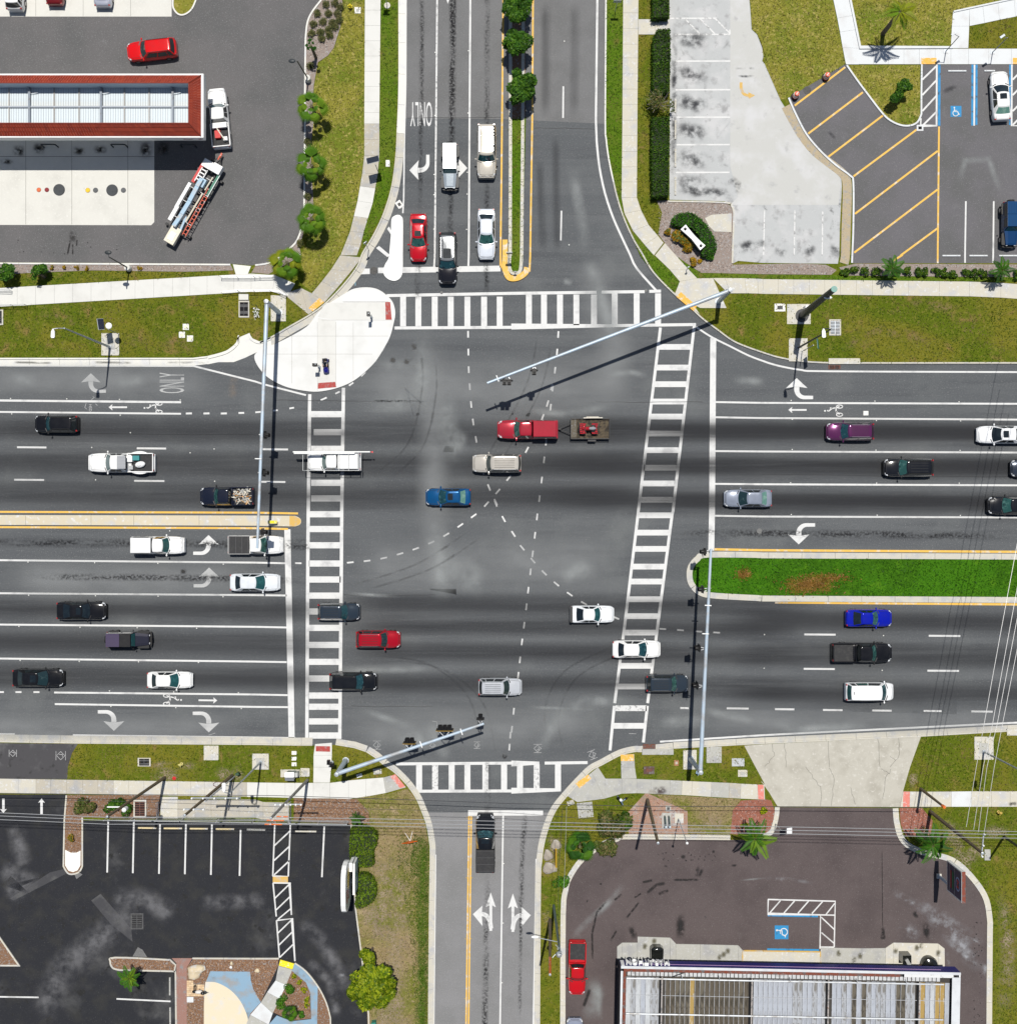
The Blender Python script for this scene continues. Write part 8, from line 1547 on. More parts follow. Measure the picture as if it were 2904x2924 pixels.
def wire(label,pts,hs,m=WIRE,r=.026,group=None):
    p = [Vector(P(*q,h)) for q,h in zip(pts,hs)]; t = thing('overhead_wire',label,'wire',p[0],0,group); mb = MB()
    for a,b in zip(p[:-1],p[1:]):
        n = max(3,int((b - a).length/4)); L = (b - a).length; sag = -.0015*L*L*.12
        q = [a.lerp(b,i/n) + Vector((0,0,sag*4*(i/n)*(1 - i/n))) - p[0] for i in range(n + 1)]; mb.path(q,r,5)
    mb.obj('strand',m,t,60); return t
for i,(a0,a1,b1,c1,d1) in enumerate(((330,378,410,455,487),(352,402,440,482,510),(380,430,465,508,537))):
    wire(('upper','middle','lower')[i] + ' bright strand of the three long wires crossing the whole lower photo',Z('30',-900,a0 - 20,805,a1) + Z('31',0,a1 - 2) + Z('31',1500,b1 - 9) + Z('32',1100,c1 - 20) + Z('33',1640,d1 - 6,3200,d1 + 20),[16]*7,WIRE,.028,'three long wires')
wire('black cable crossing the lower photo above the sidewalks',Z('30',-900,190,905,208) + Z('31',150,215,1919,275) + Z('32',1025,296) + Z('33',1280,305,3200,320),[6.3]*6,WIRED,.03); wire('thin grey line below the black cable, left half of the photo',Z('30',-900,235,805,255) + Z('31',200,300,1919,345) + Z('32',1050,425),[9]*5,WIRED,.018)
for i,(a_,c_) in enumerate((((2300,-1700,1670,1590),(1610,0,1535,450)),((2300,-1400,1733,1590),(1662,0,1590,470)),((2340,-1300,1768,1590),(1690,0,1625,490)),((2380,-1200,1808,1590),(1745,0,1665,520)))): wire(('first','second','third','fourth')[i] + ' from the left of the wires running up the right edge',Z('23',*a_) + Z('33',*c_),[14]*4,WIRE,.022,'wires at the right edge')
x,y,_ = P(*Z('32',395,320)[0]); wire('thin guy line running down the verge beside the bottom road',Z('32',415,295,400,800,365,1400),[5.6,9,12.9],WIRE,.015); wire('second guy line beside the first on the verge of the bottom road',Z('32',385,300,355,800,350,1380),[5.6,9,12.9],WIRED,.015)
for i,(x0_,x1_,y_) in enumerate(((160,245,372),(85,215,401),(70,200,430))):
    a,b = Vector(P(*Z('31',x0_,y_)[0],16.05)),Vector(P(*Z('31',x1_,y_ + 2)[0],16.05)); t = thing('line_guard',('top','middle','bottom')[i] + ' orange guard sleeve on the wires by the bent grey pole','line guard',a,0,'orange line guards'); mb = MB(); mb.tube((0,0,0),tuple(b - a),.065,n=8); mb.obj('sleeve',OCAP,t,50)
# lot lights on concrete bases
def lotlight(label,base,top,lampx,h):
    x,y,_ = P(*base); t = thing('lot_light',label,'light pole',(x,y,ZG)); b = Vector(P(*top,h)) - Vector((x,y,ZG)); mb = MB(); mb.lathe((0,0,0),[(.32,0),(.32,.75),(.30,.78)],20); mb.obj('concrete_base',C_WHITE,t,40); mb = MB(); mb.tube((0,0,.78),tuple(b),.075,.06,10); mb.obj('pole',DARKST,t,50)
    c = Vector(P(*lampx,h)) - Vector((x,y,ZG)); mb = MB(); mb.path([tuple(b),tuple(c)],.04,6); mb.ball(tuple(c),(.36,.22,.10),12,6); mb.obj('luminaire',DARKST,t,40); return t
lotlight('lot light on a concrete base beside the left lot palms',Z('01',400,605)[0],Z('01',312,456)[0],Z('01',275,458)[0],6.2); lotlight('lot light on a concrete base above the white path',Z('10',975,100)[0],Z('10',820,10)[0],Z('00',815,1895)[0],6.2)
for i,(bx_,tp_) in enumerate(((Z('03',1378,388)[0],Z('03',1440,252)[0]),(Z('03',1728,396)[0],Z('03',1806,272)[0]))):
    x,y,_ = P(*bx_); h = 4.2; t = thing('walk_light',('left','right')[i] + ' slim lamp of two on the upper right sidewalk','light pole',(x,y,ZS)); b = Vector(P(*tp_,h)) - Vector((x,y,ZS)); mb = MB(); mb.tube((0,0,0),(b.x*.1,b.y*.1,h*.9),.05,.04,8); mb.path([(b.x*.1,b.y*.1,h*.88),tuple(b)],.03,6); mb.obj('pole',surf('grey_lamp_pole',[(.20,.21,.22)],.5),t,50); mb = MB(); mb.box(tuple(b),(.55,.22,.1),.6); mb.obj('luminaire',STEEL,t); mb = MB(); mb.box((0,0,.02),(.5,.4,.04)); mb.obj('base_plate',STEEL,t)
# ------------------------------------------------------------------ railings, fence
def railing(label,pts,h=1.0,step=1.25,z0=ZS,bars=True):
    p = [Vector(P(*q,0)) for q in pts]; t = thing('hand_railing',label,'railing',(p[0].x,p[0].y,z0)); B0 = p[0]; AL = surf('bright_aluminium',[(.66,.67,.68)],.35,metal=.5); mb = MB()
    for zz in (h,h*.55,.2): mb.path([tuple(q - B0 + Vector((0,0,zz))) for q in p],.03 if zz == h else .022,6)
    mb.obj('rail',AL,t,50)
    for a,b in zip(p[:-1],p[1:]):
        n = max(1,int((b - a).length/step))
        for i in range(n + 1):
            q = a.lerp(b,i/n) - B0; mb = MB(); mb.tube(tuple(q),tuple(q + Vector((0,0,h))),.03,n=6); mb.obj('rail_post',AL,t,50)
        if bars:
            mb = MB(); m = int((b - a).length/.14)
            for i in range(m): q = a.lerp(b,i/m) - B0; mb.tube(tuple(q + Vector((0,0,.2))),tuple(q + Vector((0,0,h*.55))),.010,n=4)
            o = mb.obj('balusters',AL,t); o['kind'] = 'stuff'
railing('aluminium railing along the upper side of the ramp by the corner palm',Z('10',1670,168,1919,168) + Z('11',40,165,165,163)); railing('aluminium railing along the lower side of the ramp, over the drain',Z('10',1680,285,1800,272,1919,275) + Z('11',120,272,185,278,240,305)); railing('aluminium railing at the left edge, upper side of the white path',Z('10',-200,262,100,268)); railing('aluminium railing at the left edge, lower side of the white path',Z('10',-200,388,215,377))
railing('low white rail on the lower left walkway beside the planter',Z('30',1196,255,1202,372),.9,1.5,bars=False)
def chain(label,pts,h=1.5):
    p = [Vector(P(*q,0)) for q in pts]; t = thing('chain_fence',label,'fence',(p[0].x,p[0].y,ZG)); B0 = p[0]; m = MB(); r = MB(); r.path([tuple(q - B0 + Vector((0,0,h))) for q in p],.035,6); r.path([tuple(q - B0 + Vector((0,0,.1))) for q in p],.02,5); r.obj('top_rail',surf('bright_aluminium',[0]),t,50)
    for a,b in zip(p[:-1],p[1:]):
        n = max(1,int((b - a).length/2.6)); d = (b - a)
        for i in range(n + 1): q = a.lerp(b,i/n) - B0; k_ = MB(); k_.tube(tuple(q),tuple(q + Vector((0,0,h + .05))),.045,n=8); k_.obj('fence_post',surf('bright_aluminium',[0]),t,50)
        c = int(d.length/.16)
        for i in range(c):
            for s in (0,1): q0 = a.lerp(b,i/c) - B0; q1 = a.lerp(b,min(1,(i + 5)/c)) - B0; z = (.1,h) if s else (h,.1); m.tube(tuple(q0 + Vector((0,0,z[0]))),tuple(q1 + Vector((0,0,z[1]))),.008,n=3,cap=False)
    o = m.obj('wire_mesh',surf('fence_wire',[(.34,.35,.36)],.4,metal=.6),t); o['kind'] = 'stuff'
chain('chain link fence along the top of the black lot',Z('30',820,372,1385,380,1919,388) + Z('31',150,392,268,395,700,400)); chain('short chain link fence at the right end of the paved strip',Z('31',268,258,270,395))
# ------------------------------------------------------------------ signs
def post_sign(label,base,h,panels,name='road_sign',pm=STEEL,cat='sign',z0=ZG):
    x,y,_ = P(*base); t = thing(name,label,cat,(x,y,z0)); mb = MB(); mb.tube((0,0,0),(0,0,h),.04,n=8); mb.obj('post',pm,t,50)
    for (dx,dy,z,w,hh,f,tilt,m) in panels: R_ = Matrix.Rotation(f,3,'Z') @ Matrix.Rotation(tilt,3,'Y'); mb = MB(); mb.box((dx,dy,z),(.03,w,hh),M=R_); mb.obj('panel',m,t); mb = MB(); mb.box((dx - .02*cos(f),dy - .02*sin(f),z),(.02,w + .05,hh + .05),M=R_); mb.obj('panel_frame',STEEL,t)
    return t
SOLAR = surf('solar_cells',[(.012,.016,.035),(.03,12,.5,.6)],.2,coat=.6); GSIGN = surf('green_sign_face',[(.01,.14,.12)],.4)
post_sign('solar panel on a leaning post beside the old sidewalk',Z('01',925,1300)[0],3.0,[(-.25,.45,3.1,1.25,.85,pi/2 + .25,-1.0,SOLAR)],'solar_post',cat='solar panel'); post_sign('solar panel with round white light above the upper left pad',Z('10',898,590)[0],3.2,[(-.8,.55,3.1,1.1,.6,.15,-1.1,SOLAR)],'solar_post',cat='solar panel')
mb = MB(); mb.lathe((.05,.35,3.2),[(.33,0),(.34,.06),(.28,.14),(.05,.18)],18); mb.obj('beacon',PWHITE,by_label('solar panel with round white light'),40)
t = post_sign('white control box on a post with a round concrete base, top of the verge',Z('01',990,45)[0],3.0,[(0,-.1,2.6,.7,.5,-pi/2,0,surf('sign_back',[(.34,.35,.36)],.5)),(.05,.1,1.9,.5,.4,pi/2,0,MATS['sign_back'])],'beacon_post',cat='beacon'); mb = MB(); mb.box((-.05,.25,2.9),(.45,.35,.5)); mb.obj('control_box',STEEL,t); mb = MB(); mb.lathe((0,0,0),[(.33,0),(.33,.06),(.3,.07)],20); mb.obj('footing',C_TAN,t)
post_sign('blue green street sign on a dark post at the very top, right verge',Z('02',778,90)[0],2.8,[(0,0,2.5,.75,.6,pi/2,0,surf('blue_green_sign',[(.08,.24,.36)],.5))]); post_sign('teal street name sign hanging at the right verge light',Z('13',300,720)[0],4.6,[(.55,.2,4.3,1.0,.8,.1,-.4,GSIGN)])
post_sign('small white square sign beside the driveway of the brown lot',Z('33',100,422)[0],2.6,[(.9,-.1,2.5,.6,.6,0,-1.2,PWHITE)]); post_sign('thin signpost leaning by the corner kerb of the upper left sidewalk',Z('01',850,1875)[0],3.2,[(0,.05,2.9,.35,.5,2.2,0,MATS['sign_back'])]); post_sign('signpost with shaded plate at the nose of the planted median',Z('11',1905,20)[0],2.6,[(0,0,2.3,.6,.75,-pi/2,0,MATS['sign_back'])]); post_sign('black and white keep right post at the median nose',Z('12',30,135)[0],.9,[(0,0,.75,.3,.4,-pi/2,0,BKB)]); post_sign('small black post beside the foot of the gold shrubs',Z('12',1312,110)[0],1.5,[(0,.03,1.3,.22,.35,-1.2,0,BKB)])
post_sign('yellow plate sign on the tip of the concrete median',Z('21',120,80)[0],.7,[(.3,0,.75,.30,.9,0,-1.2,surf('bright_yellow_paint',[0]))],z0=.13)
# cabinet signs with real depth
def cabinet(label,foot,h0,h1,L,th,ang,faces,round_=.25,cat='sign',body=PWHITE,posts=(-.3,.3),z0=ZL,name='pylon_sign'):
    x,y,_ = P(*foot); t = thing(name,label,cat,(x,y,z0),ang); prof = smooth([(-L/2,h0 + round_),(-L/2 + round_,h0),(L/2 - round_,h0),(L/2,h0 + round_),(L/2,h1 - round_),(L/2 - round_,h1),(-L/2 + round_,h1),(-L/2,h1 - round_)],2,True) if round_ > .1 else [(-L/2,h0),(L/2,h0),(L/2,h1),(-L/2,h1)]
    n = len(prof); mb = MB(); mb.add([(p[0],-th/2,p[1]) for p in prof] + [(p[0],th/2,p[1]) for p in prof],[tuple(range(n)),tuple(range(n,2*n))[::-1]] + [(i,n + i,n + (i + 1) % n,(i + 1) % n) for i in range(n)]); mb.obj('cabinet',body,t)
    for sg in (-1,1):
        for k_,(nm,pts,m) in enumerate(faces): mb = MB(); mb.add([(p[0]*-sg,sg*(th/2 + .012 + .006*k_),p[1]) for p in pts],[tuple(range(len(pts)))]); mb.obj(nm,m,t)
    for px in posts: mb = MB(); mb.box((px*L,0,h0/2),(.2,.2,h0)); mb.obj('sign_post',STEEL,t)
    return t
ell = lambda cx_,cz,a,b,n=18: [(cx_ + cos(q)*a,cz + sin(q)*b) for q in np.linspace(0,2*pi,n,endpoint=False)]
YEL = surf('yellow_sign_print',[(.62,.44,.05)],.5); REDS = surf('red_sign_print',[(.34,.03,.03)],.5); GRYS = surf('grey_sign_face',[(.50,.51,.52),(.40,1.5,.5,.7)],.4); NVS = surf('navy_sign_face',[(.008,.012,.07),(.015,2,.5,.7)],.3)
def foot(px,h): g = P(*px,h); return (g[0]*S + CX,CY - g[1]*S)
cabinet('tall white pylon sign with yellow oval and red bars beside the black lot',foot((980,2548),7.2),3.2,7.0,4.7,.46,pi/2,[('face',[(-2.1,3.5),(-1.6,3.1),(1.6,3.1),(2.1,3.5),(2.25,5.8),(1.7,7.0),(-1.7,7.0),(-2.25,5.8)],GRYS),('yellow_oval',ell(.7,5.0,1.05,.95),YEL),('red_bar',[(-1.5,6.2),(-.1,6.4),(-.1,5.9),(-1.5,5.6)],REDS),('red_bar',[(-1.3,5.3),(-.3,5.5),(-.3,5.0),(-1.3,4.8)],REDS),('dark_line',[(-1.6,4.5),(1.6,4.5),(1.6,4.35),(-1.6,4.35)],DARKST)],.95,posts=(-.2,.2))
cabinet('low white board sign under the tall pylon sign',foot((1011,2510),4.1),1.9,4.1,3.2,.22,pi/2,[('face',[(-1.5,2.0),(1.5,2.0),(1.5,4.0),(-1.5,4.0)],surf('pale_board_face',[(.42,.50,.56),(.32,2,.5,.7)],.5)),('teal_mark',[(-.1,2.6),(.5,2.6),(.5,3.5),(-.1,3.5)],TEAL)],.05,posts=(-.3,.3)); cabinet('small dark board sign behind the top of the tall pylon sign',foot((1002,2476),4.6),2.6,4.6,.9,.3,pi/2,[('face',[(-.4,2.7),(.4,2.7),(.4,4.5),(-.4,4.5)],surf('dark_sign_face',[(.03,.05,.05)],.4))],.05,posts=(0,))
q0 = Z('33',1325,815)[0]
t = cabinet('blue price sign with grey frame and rusty top at the rounded kerb',foot(Z('33',1512,902)[0],6.9),3.0,6.9,3.1,.38,radians(-90),[('face',[(-1.42,3.15),(1.42,3.15),(1.42,6.75),(-1.42,6.75)],NVS),('logo_ring',ell(.0,5.95,.72,.58),surf('pale_blue_print',[(.30,.38,.62)],.4)),('logo_disc',ell(.0,5.95,.58,.46),NVS),('logo_letter',[(-.42,5.62),(-.26,5.62),(-.2,6.0),(0,5.72),(.2,6.0),(.26,5.62),(.42,5.62),(.32,6.3),(0,5.95),(-.32,6.3)],surf('bright_red_print',[(.5,.03,.03)],.4)),('divider',[(-1.42,5.12),(1.42,5.12),(1.42,5.22),(-1.42,5.22)],STEEL),('divider',[(-1.42,3.85),(1.42,3.85),(1.42,3.93),(-1.42,3.93)],STEEL),('green_price',[(-.9,4.55),(.9,4.55),(.9,4.9),(-.9,4.9)],surf('green_digits',[(.01,.14,.05)],.4)),('red_price',[(-.9,4.05),(.9,4.05),(.9,4.4),(-.9,4.4)],REDS)],.04,body=PWHITE,posts=())
mb = MB(); mb.box((0,0,6.93),(3.12,.34,.06)); mb.obj('rusty_top',surf('rusty_top',[(.20,.05,.03),(.13,3,.5,.7,6),((.55,.5,.45),2.5,.68,.74)],.8),t)
fx,fy,_ = P(*q0); f = Vector((fx,fy,ZL)) - Vector(t.location); f.rotate(Matrix.Rotation(-t.rotation_euler.z,3,'Z')); mb = MB(); mb.box((f.x,f.y,1.6),(.22,.22,3.2)); mb.box((f.x*.5,f.y*.5,3.1),(abs(f.x) + .5,abs(f.y) + .3,.2)); mb.obj('sign_post',surf('pale_blue_post',[(.42,.50,.60)],.4),t); mb = MB(); mb.box((f.x,f.y,.1),(.5,.5,.2)); mb.obj('footing',C_TAN,t)
# monument sign in the mulch bed
a,b = Z('02',1288,1705)[0],Z('02',1435,1862)[0]; A_,B_ = Vector(P(*a,1.4)),Vector(P(*b,1.4)); d = B_ - A_; c = (A_ + B_)/2; L = d.length; t = thing('monument_sign','white monument sign with dark green face inside the ring hedge','sign',(c.x,c.y,ZG),atan2(d.y,d.x))
mb = MB(); mb.prism([(-L/2,-.36),(-L*.3,-.30),(0,-.22),(L*.3,-.30),(L/2,-.36),(L/2,.36),(L*.3,.30),(0,.22),(-L*.3,.30),(-L/2,.36)],1.18,1.42); mb.obj('top_slab',PWHITE,t); mb = MB(); mb.box((0,.05,.6),(L*.96,.62,1.2)); mb.obj('body',surf('dark_green_face',[(.008,.035,.035)],.4),t)
for sg in (-1,1): mb = MB(); mb.lathe((sg*L*.40,0,1.42),[(.16,0),(.13,.16),(.05,.24)],14); mb.obj('cap_lamp',BKB,t,40)
# folding road work sign on its stand
x,y,_ = P(*Z('31',1163,545)[0]); t = thing('folding_sign','orange diamond work sign edge on with white splayed legs in the dry verge','sign',(x,y,ZG),.15); mb = MB(); mb.add([(-.85,0,.95),(0,-.06,.2),(.85,0,.95),(0,.12,1.75),(-.85,.04,.95),(0,-.02,.2),(.85,.04,.95),(0,.16,1.75)],[(0,1,2,3),(7,6,5,4),(0,4,5,1),(1,5,6,2),(2,6,7,3),(3,7,4,0)]); o = mb.obj('diamond_panel',surf('fluorescent_orange',[(.85,.16,.01)],.5),t); 
for ex_,ey_ in ((-.45,.8),(.35,.85),(-.3,-.45),(.45,-.4)): mb = MB(); mb.tube((0,0,.35),(ex_,ey_,0),.025,n=6); mb.obj('leg',PWHITE,t)
# ------------------------------------------------------------------ small street furniture
def hydrant(label,px,c,z0=ZG):
    x,y,_ = P(*px); t = thing('fire_hydrant',label,'hydrant',(x,y,z0)); m = surf('hydrant_%02d_%02d' % (int(c[0]*99),int(c[2]*99)),[c,(tuple(q*.7 for q in c),6,.5,.7)],.5); mb = MB(); mb.lathe((0,0,0),[(.17,0),(.17,.06),(.12,.08),(.12,.5),(.15,.52),(.14,.62),(.06,.7),(.03,.76)],14); mb.obj('barrel',m,t,40)
    for d_ in ((.24,0),(-.24,0),(0,-.22)): mb = MB(); mb.tube((0,0,.42),(d_[0],d_[1],.42),.07,n=10); mb.obj('nozzle',m,t,40)
hydrant('bright yellow hydrant beside the small square cover, top of the left lawn',Z('01',715,60)[0],(.75,.60,.02)); hydrant('pale blue hydrant on the grass beside the lower right sidewalk',Z('32',1395,38)[0],(.30,.42,.55)); hydrant('yellow hydrant in the bare patch at the lower right edge',Z('33',1772,336)[0],(.60,.42,.10)); hydrant('small pale yellow hydrant on the lower left verge',F2(385,35)[0],(.68,.60,.22))
def barrel(label,px):
    x,y,_ = P(*px,.9); t = thing('traffic_barrel',label,'barrel',(x,y,ZL)); O_ = surf('barrel_orange',[(.66,.10,.04),(.5,5,.55,.75)],.5); mb = MB(); mb.lathe((0,0,0),[(.42,0),(.42,.08)],18); mb.obj('rubber_base',TYRE,t); mb = MB(); mb.lathe((0,0,.08),[(.30,0),(.29,.3),(.28,.32),(.27,.6),(.26,.62),(.25,.9),(.21,.94)],18); mb.obj('drum',O_,t,30)
    for zz in (.30,.64): mb = MB(); mb.lathe((0,0,zz),[(.297,0),(.285,.15)],18); mb.obj('white_band',PWHITE,t)
    mb = MB(); mb.box((0,0,1.06),(.34,.06,.08),.9); mb.obj('handle',PWHITE,t)
barrel('orange traffic barrel, upper right of two at the lot entrance',Z('03',493,563)[0]); barrel('orange traffic barrel, lower left of two at the lot entrance',Z('03',263,706)[0])
WS = {}
def wstop(label,a,b,m,group,z0=ZL):
    A_,B_ = Vector(P(*a)),Vector(P(*b)); d = B_ - A_; c = (A_ + B_)/2; t = thing('wheel_stop',label,'wheel stop',(c.x,c.y,z0),atan2(d.y,d.x),group); mb = MB(); L = d.length; mb.add([(sx_*L/2*f,sy_*w,z) for z,w,f in ((0,.09,1),(.10,.08,.99),(.13,.05,.97)) for sx_,sy_ in ((-1,-1),(1,-1),(1,1),(-1,1))],[(4*k + i,4*k + (i + 1) % 4,4*k + 4 + (i + 1) % 4,4*k + 4 + i) for k in range(2) for i in range(4)] + [(8,9,10,11)]); mb.obj('block',m,t); mb = MB(); [mb.tube((q*L,0,.12),(q*L,0,.14),.03,n=6) for q in (-.3,.3)]; mb.obj('anchor_pins',IRON,t)['kind'] = 'stuff'
GA,GB_,GC = 'wheel stops in the black lot','wheel stops beside the long hedge','wheel stops in the right lot'
for i,(x0_,x1_,y_) in enumerate(((1042,1180,455),(1235,1373,458),(1430,1566,461),(1625,1763,464))): wstop(('first','second','third','fourth')[i] + ' cream wheel stop from the left at the top of the black lot',Z('30',x0_,y_)[0],Z('30',x1_,y_ + 1)[0],surf('cream_block',[(.68,.56,.32),(.5,2,.5,.7,6)],.9),GA)
wstop('pale wheel stop left of the striped walkway in the black lot',Z('30',1857,467)[0],Z('31',78,470)[0],C_GREY,GA); wstop('pale wheel stop right of the striped walkway in the black lot',Z('31',300,480)[0],Z('31',460,482)[0],C_TAN,GA); wstop('grey wheel stop upright beside the brick path, upper',Z('30',1281,1575)[0],Z('30',1281,1710)[0],C_GREY,GA); wstop('grey wheel stop upright beside the brick path, at the bottom edge',Z('30',1283,1800)[0],Z('30',1284,1940)[0],C_GREY,GA)
for i,(y0_,y1_) in enumerate(((745,850),(905,1050),(1120,1258),(1330,1468))): wstop(('first','second','third','fourth')[i] + ' tan wheel stop from the top beside the long hedge',Z('02',1230,y0_)[0],Z('02',1228,y1_)[0],C_TAN,GB_)
for i,(rc,x0_,x1_,y_,lb_) in enumerate((('03',1393,1531,537,'white wheel stop at the head of the blue wheelchair bay'),('03',1664,1745,536,'white wheel stop under the nose of the parked white sedan'),('13',1350,1487,3,'white wheel stop left of three below the right lot'),('13',1552,1690,3,'white wheel stop in the middle of three below the right lot'),('13',1775,1912,3,'white wheel stop right of three below the right lot'))): wstop(lb_,Z(rc,x0_,y_)[0],Z(rc,x1_,y_)[0],C_BLUE,GC)
# covers, pads, drains
def cover(label,rc,x0_,y0_,x1_,y1_,m,name='utility_cover',h=.03,z0=ZG,lid=None,rz=0,frame=None,grate=0,cat='cover',rnd=False):
    if callable(rc): a,b = rc(x0_,y0_)[0],rc(x1_,y1_)[0]
    else: a,b = Z(rc,x0_,y0_)[0],Z(rc,x1_,y1_)[0]
    A_,B_ = Vector(P(*a)),Vector(P(*b)); c = (A_ + B_)/2; w,d = abs(B_.x - A_.x),abs(B_.y - A_.y); t = thing(name,label,cat,(c.x,c.y,z0),rz); mb = MB(); mb.box((0,0,h/2 - .02),(w,d,h + .04)); mb.obj('slab',m,t)
    if rnd: mb = MB(); mb.lathe((0,0,h),[(min(w,d)*.37,0),(min(w,d)*.37,.02),(min(w,d)*.34,.025)],22); mb.obj('manhole_lid',lid or IRON,t)
    elif lid: mb = MB(); mb.box((0,0,h + .012),(w*.5,d*.45,.03)); mb.obj('lid',lid,t)
    if grate:
        mb = MB(); mb.box((0,0,h + .002),(w*.78,d*.82,.02)); mb.obj('pit',PITD,t)
        for i in range(grate): q = (i + .5)/grate - .5; mb = MB(); mb.box((0,q*d*.8,h + .02),(w*.78,d*.8/grate*.42,.03)); mb.obj('grate_bar',frame or IRON,t)
        mb = MB(); mb.box((0,0,h + .022),(w*.05,d*.8,.034)); mb.obj('grate_bar',frame or IRON,t)
    return t
WC = surf('white_cover',[(.74,.73,.69),(.6,2,.5,.7,6)],.8); CC = cover
for i,(x,y,lb_) in enumerate(((1400,536,'upper of three'),(1371,595,'left of three'),(1432,623,'lowest of three'))): CC('white square cover in the upper left grass, ' + lb_,'10',x - 23,y - 23,x + 23,y + 23,WC,lid=surf('yellow_tint_cover',[(.74,.72,.5)],.8))
CC('concrete pad at the foot of the upper left street light','10',768,583,901,750,C_TAN,'concrete_pad',.05,lid=C_GREY,cat='pad'); CC('white square cover beside the bright yellow hydrant','01',745,57,791,104,WC,lid=C_GREY); CC('pale small cover beside the solar panel post','01',979,1204,1009,1253,WC)
CC('dark four part drain grate below the ramp railing','10',1796,340,1876,466,C_KERB,'drain_inlet',.06,grate=2,cat='drain'); CC('white concrete block between the railing and the drain grate','10',1800,290,1872,336,C_WHITE,'headwall',.25,cat='block'); CC('long drain grate at the left edge below the white path','10',-60,405,32,522,C_TAN,'drain_inlet',.06,grate=6,cat='drain'); CC('tan pad under the mast at the upper left corner',F1,612,340,842,735,C_TAN,'concrete_pad',.05,cat='pad')
CC('pad with grey lid at the foot of the thick dark pole','13',188,365,365,515,C_TAN,'concrete_pad',.05,cat='pad'); CC('pad under the dark street light on the right verge','13',202,622,342,795,C_TAN,'concrete_pad',.05,cat='pad'); CC('mesh drain grate in a concrete frame on the right verge','13',504,480,592,600,C_TAN,'drain_inlet',.06,grate=9,cat='drain',frame=STEEL); CC('weathered small cover left of the thick dark pole','13',95,362,176,420,WC,lid=IRON)
CC('concrete throat of the kerb inlet on the right road','13',500,772,735,815,C_TAN,'inlet_throat',.07,cat='inlet'); CC('rusty kerb grate beside the right turn arrow','13',500,822,592,853,RUST,'kerb_grate',.02,z0=.012,frame=RUST,grate=3,cat='drain'); CC('rusty kerb opening at the lower right corner','22',986,1746,1080,1780,RUST,'kerb_grate',.12,z0=.02,cat='drain'); CC('grey inlet slab behind the rusty kerb opening','22',980,1783,1215,1825,C_GREY,'inlet_throat',.07,cat='inlet')
CC('round manhole slab on the lower right verge','22',1462,1765,1575,1886,C_GREY,'manhole_slab',.05,rnd=True,lid=C_GREY,cat='manhole'); CC('plain grey rounded cover right of the manhole slab','22',1652,1852,1746,1912,surf('grey_cover',[(.44,.46,.48),(.36,2,.5,.7)],.7)); CC('orange framed small cover on the lower right verge','22',1220,1866,1254,1908,surf('orange_brown_frame',[(.36,.17,.09)],.8),lid=C_OLD); CC('pad under the mast at the lower right corner','22',1288,1790,1388,1935,C_TAN,'concrete_pad',.05,cat='pad')
CC('rusty dark vault lid in the lower right grass',F5,1238,240,1365,330,surf('rusty_vault',[(.10,.055,.045),(.18,2,.5,.7,6)],.9),'vault_lid',.1,lid=RUST); CC('tan rounded cover at the sidewalk before the driveway','32',1698,20,1768,72,C_TAN,lid=C_GREY); CC('small pinkish cover on the corner grass of the bottom road','32',418,250,470,284,C_OLD,rz=.35,lid=C_GREY)
CC('pale pad with two pipes in the washed mulch','32',1128,342,1196,456,C_GREY,'equipment_pad',.08,cat='pad'); CC('tan pad at the slim light post','32',1224,346,1290,420,C_TAN,'concrete_pad',.06,cat='pad'); CC('small grey plate above the two pipe pad','32',1156,288,1196,332,C_GREY,lid=IRON)
for i,(x,y,l) in enumerate(((1148,400,70),(1178,400,80))): a = P(*Z('32',x,y)[0]); t = thing('stand_pipe',('left','right')[i] + ' dark pipe of two standing on the pale pad','pipe',(a[0],a[1],ZG + .08)); mb = MB(); mb.path([(0,.5,0),(0,.5,.55),(.05,-.45,.6),(.05,-.5,0)],.07,8); mb.obj('pipe',surf('pipe_green',[(.07,.10,.09)],.5),t,50); mb = MB(); mb.ball((.05,-.5,.62),.13,10,6); mb.obj('valve',surf('pale_blue_valve',[(.50,.60,.66)],.4),t,40)
CC('pad under the street light at the right edge','23',1592,1690,1735,1862,C_TAN,'concrete_pad',.05,lid=C_GREY,cat='pad'); CC('pale pad at the tip of the long leaning pole','33',1668,616,1712,698,C_GREY,'concrete_pad',.05,cat='pad'); CC('concrete throat at the kerb, far right','23',1835,1632,1960,1680,C_TAN,'inlet_throat',.1,cat='inlet'); CC('square drain pot at the tip of the blue bay hatching','03',1160,940,1210,985,C_BLUE,'drain_inlet',.03,z0=ZL + .006,lid=PITD,cat='drain')
CC('round manhole slab on the lower left verge','20',1535,1757,1645,1866,C_TAN,'manhole_slab',.05,rnd=True,lid=C_TAN,cat='manhole'); CC('drain box with dark opening on the lower left verge','20',1040,1849,1137,1912,C_TAN,'drain_inlet',.06,grate=2,cat='drain'); CC('rounded tan pad under the lower left street light',F2,1030,-60,1180,85,C_TAN,'concrete_pad',.05,lid=C_GREY,cat='pad')
for i,y in enumerate((1812,1855,1897)): CC(('top','middle','lowest') [i] + ' of three small round edged covers beside the lower left ramp','21',274,y - 14,310,y + 14,WC)
CC('large pad under the metal cabinet on the lower left verge',F2,1288,85,1465,155,C_TAN,'concrete_pad',.05,cat='pad'); CC('ribbed square cover right of the metal cabinet',F2,1470,72,1552,150,C_TAN,lid=C_GREY)
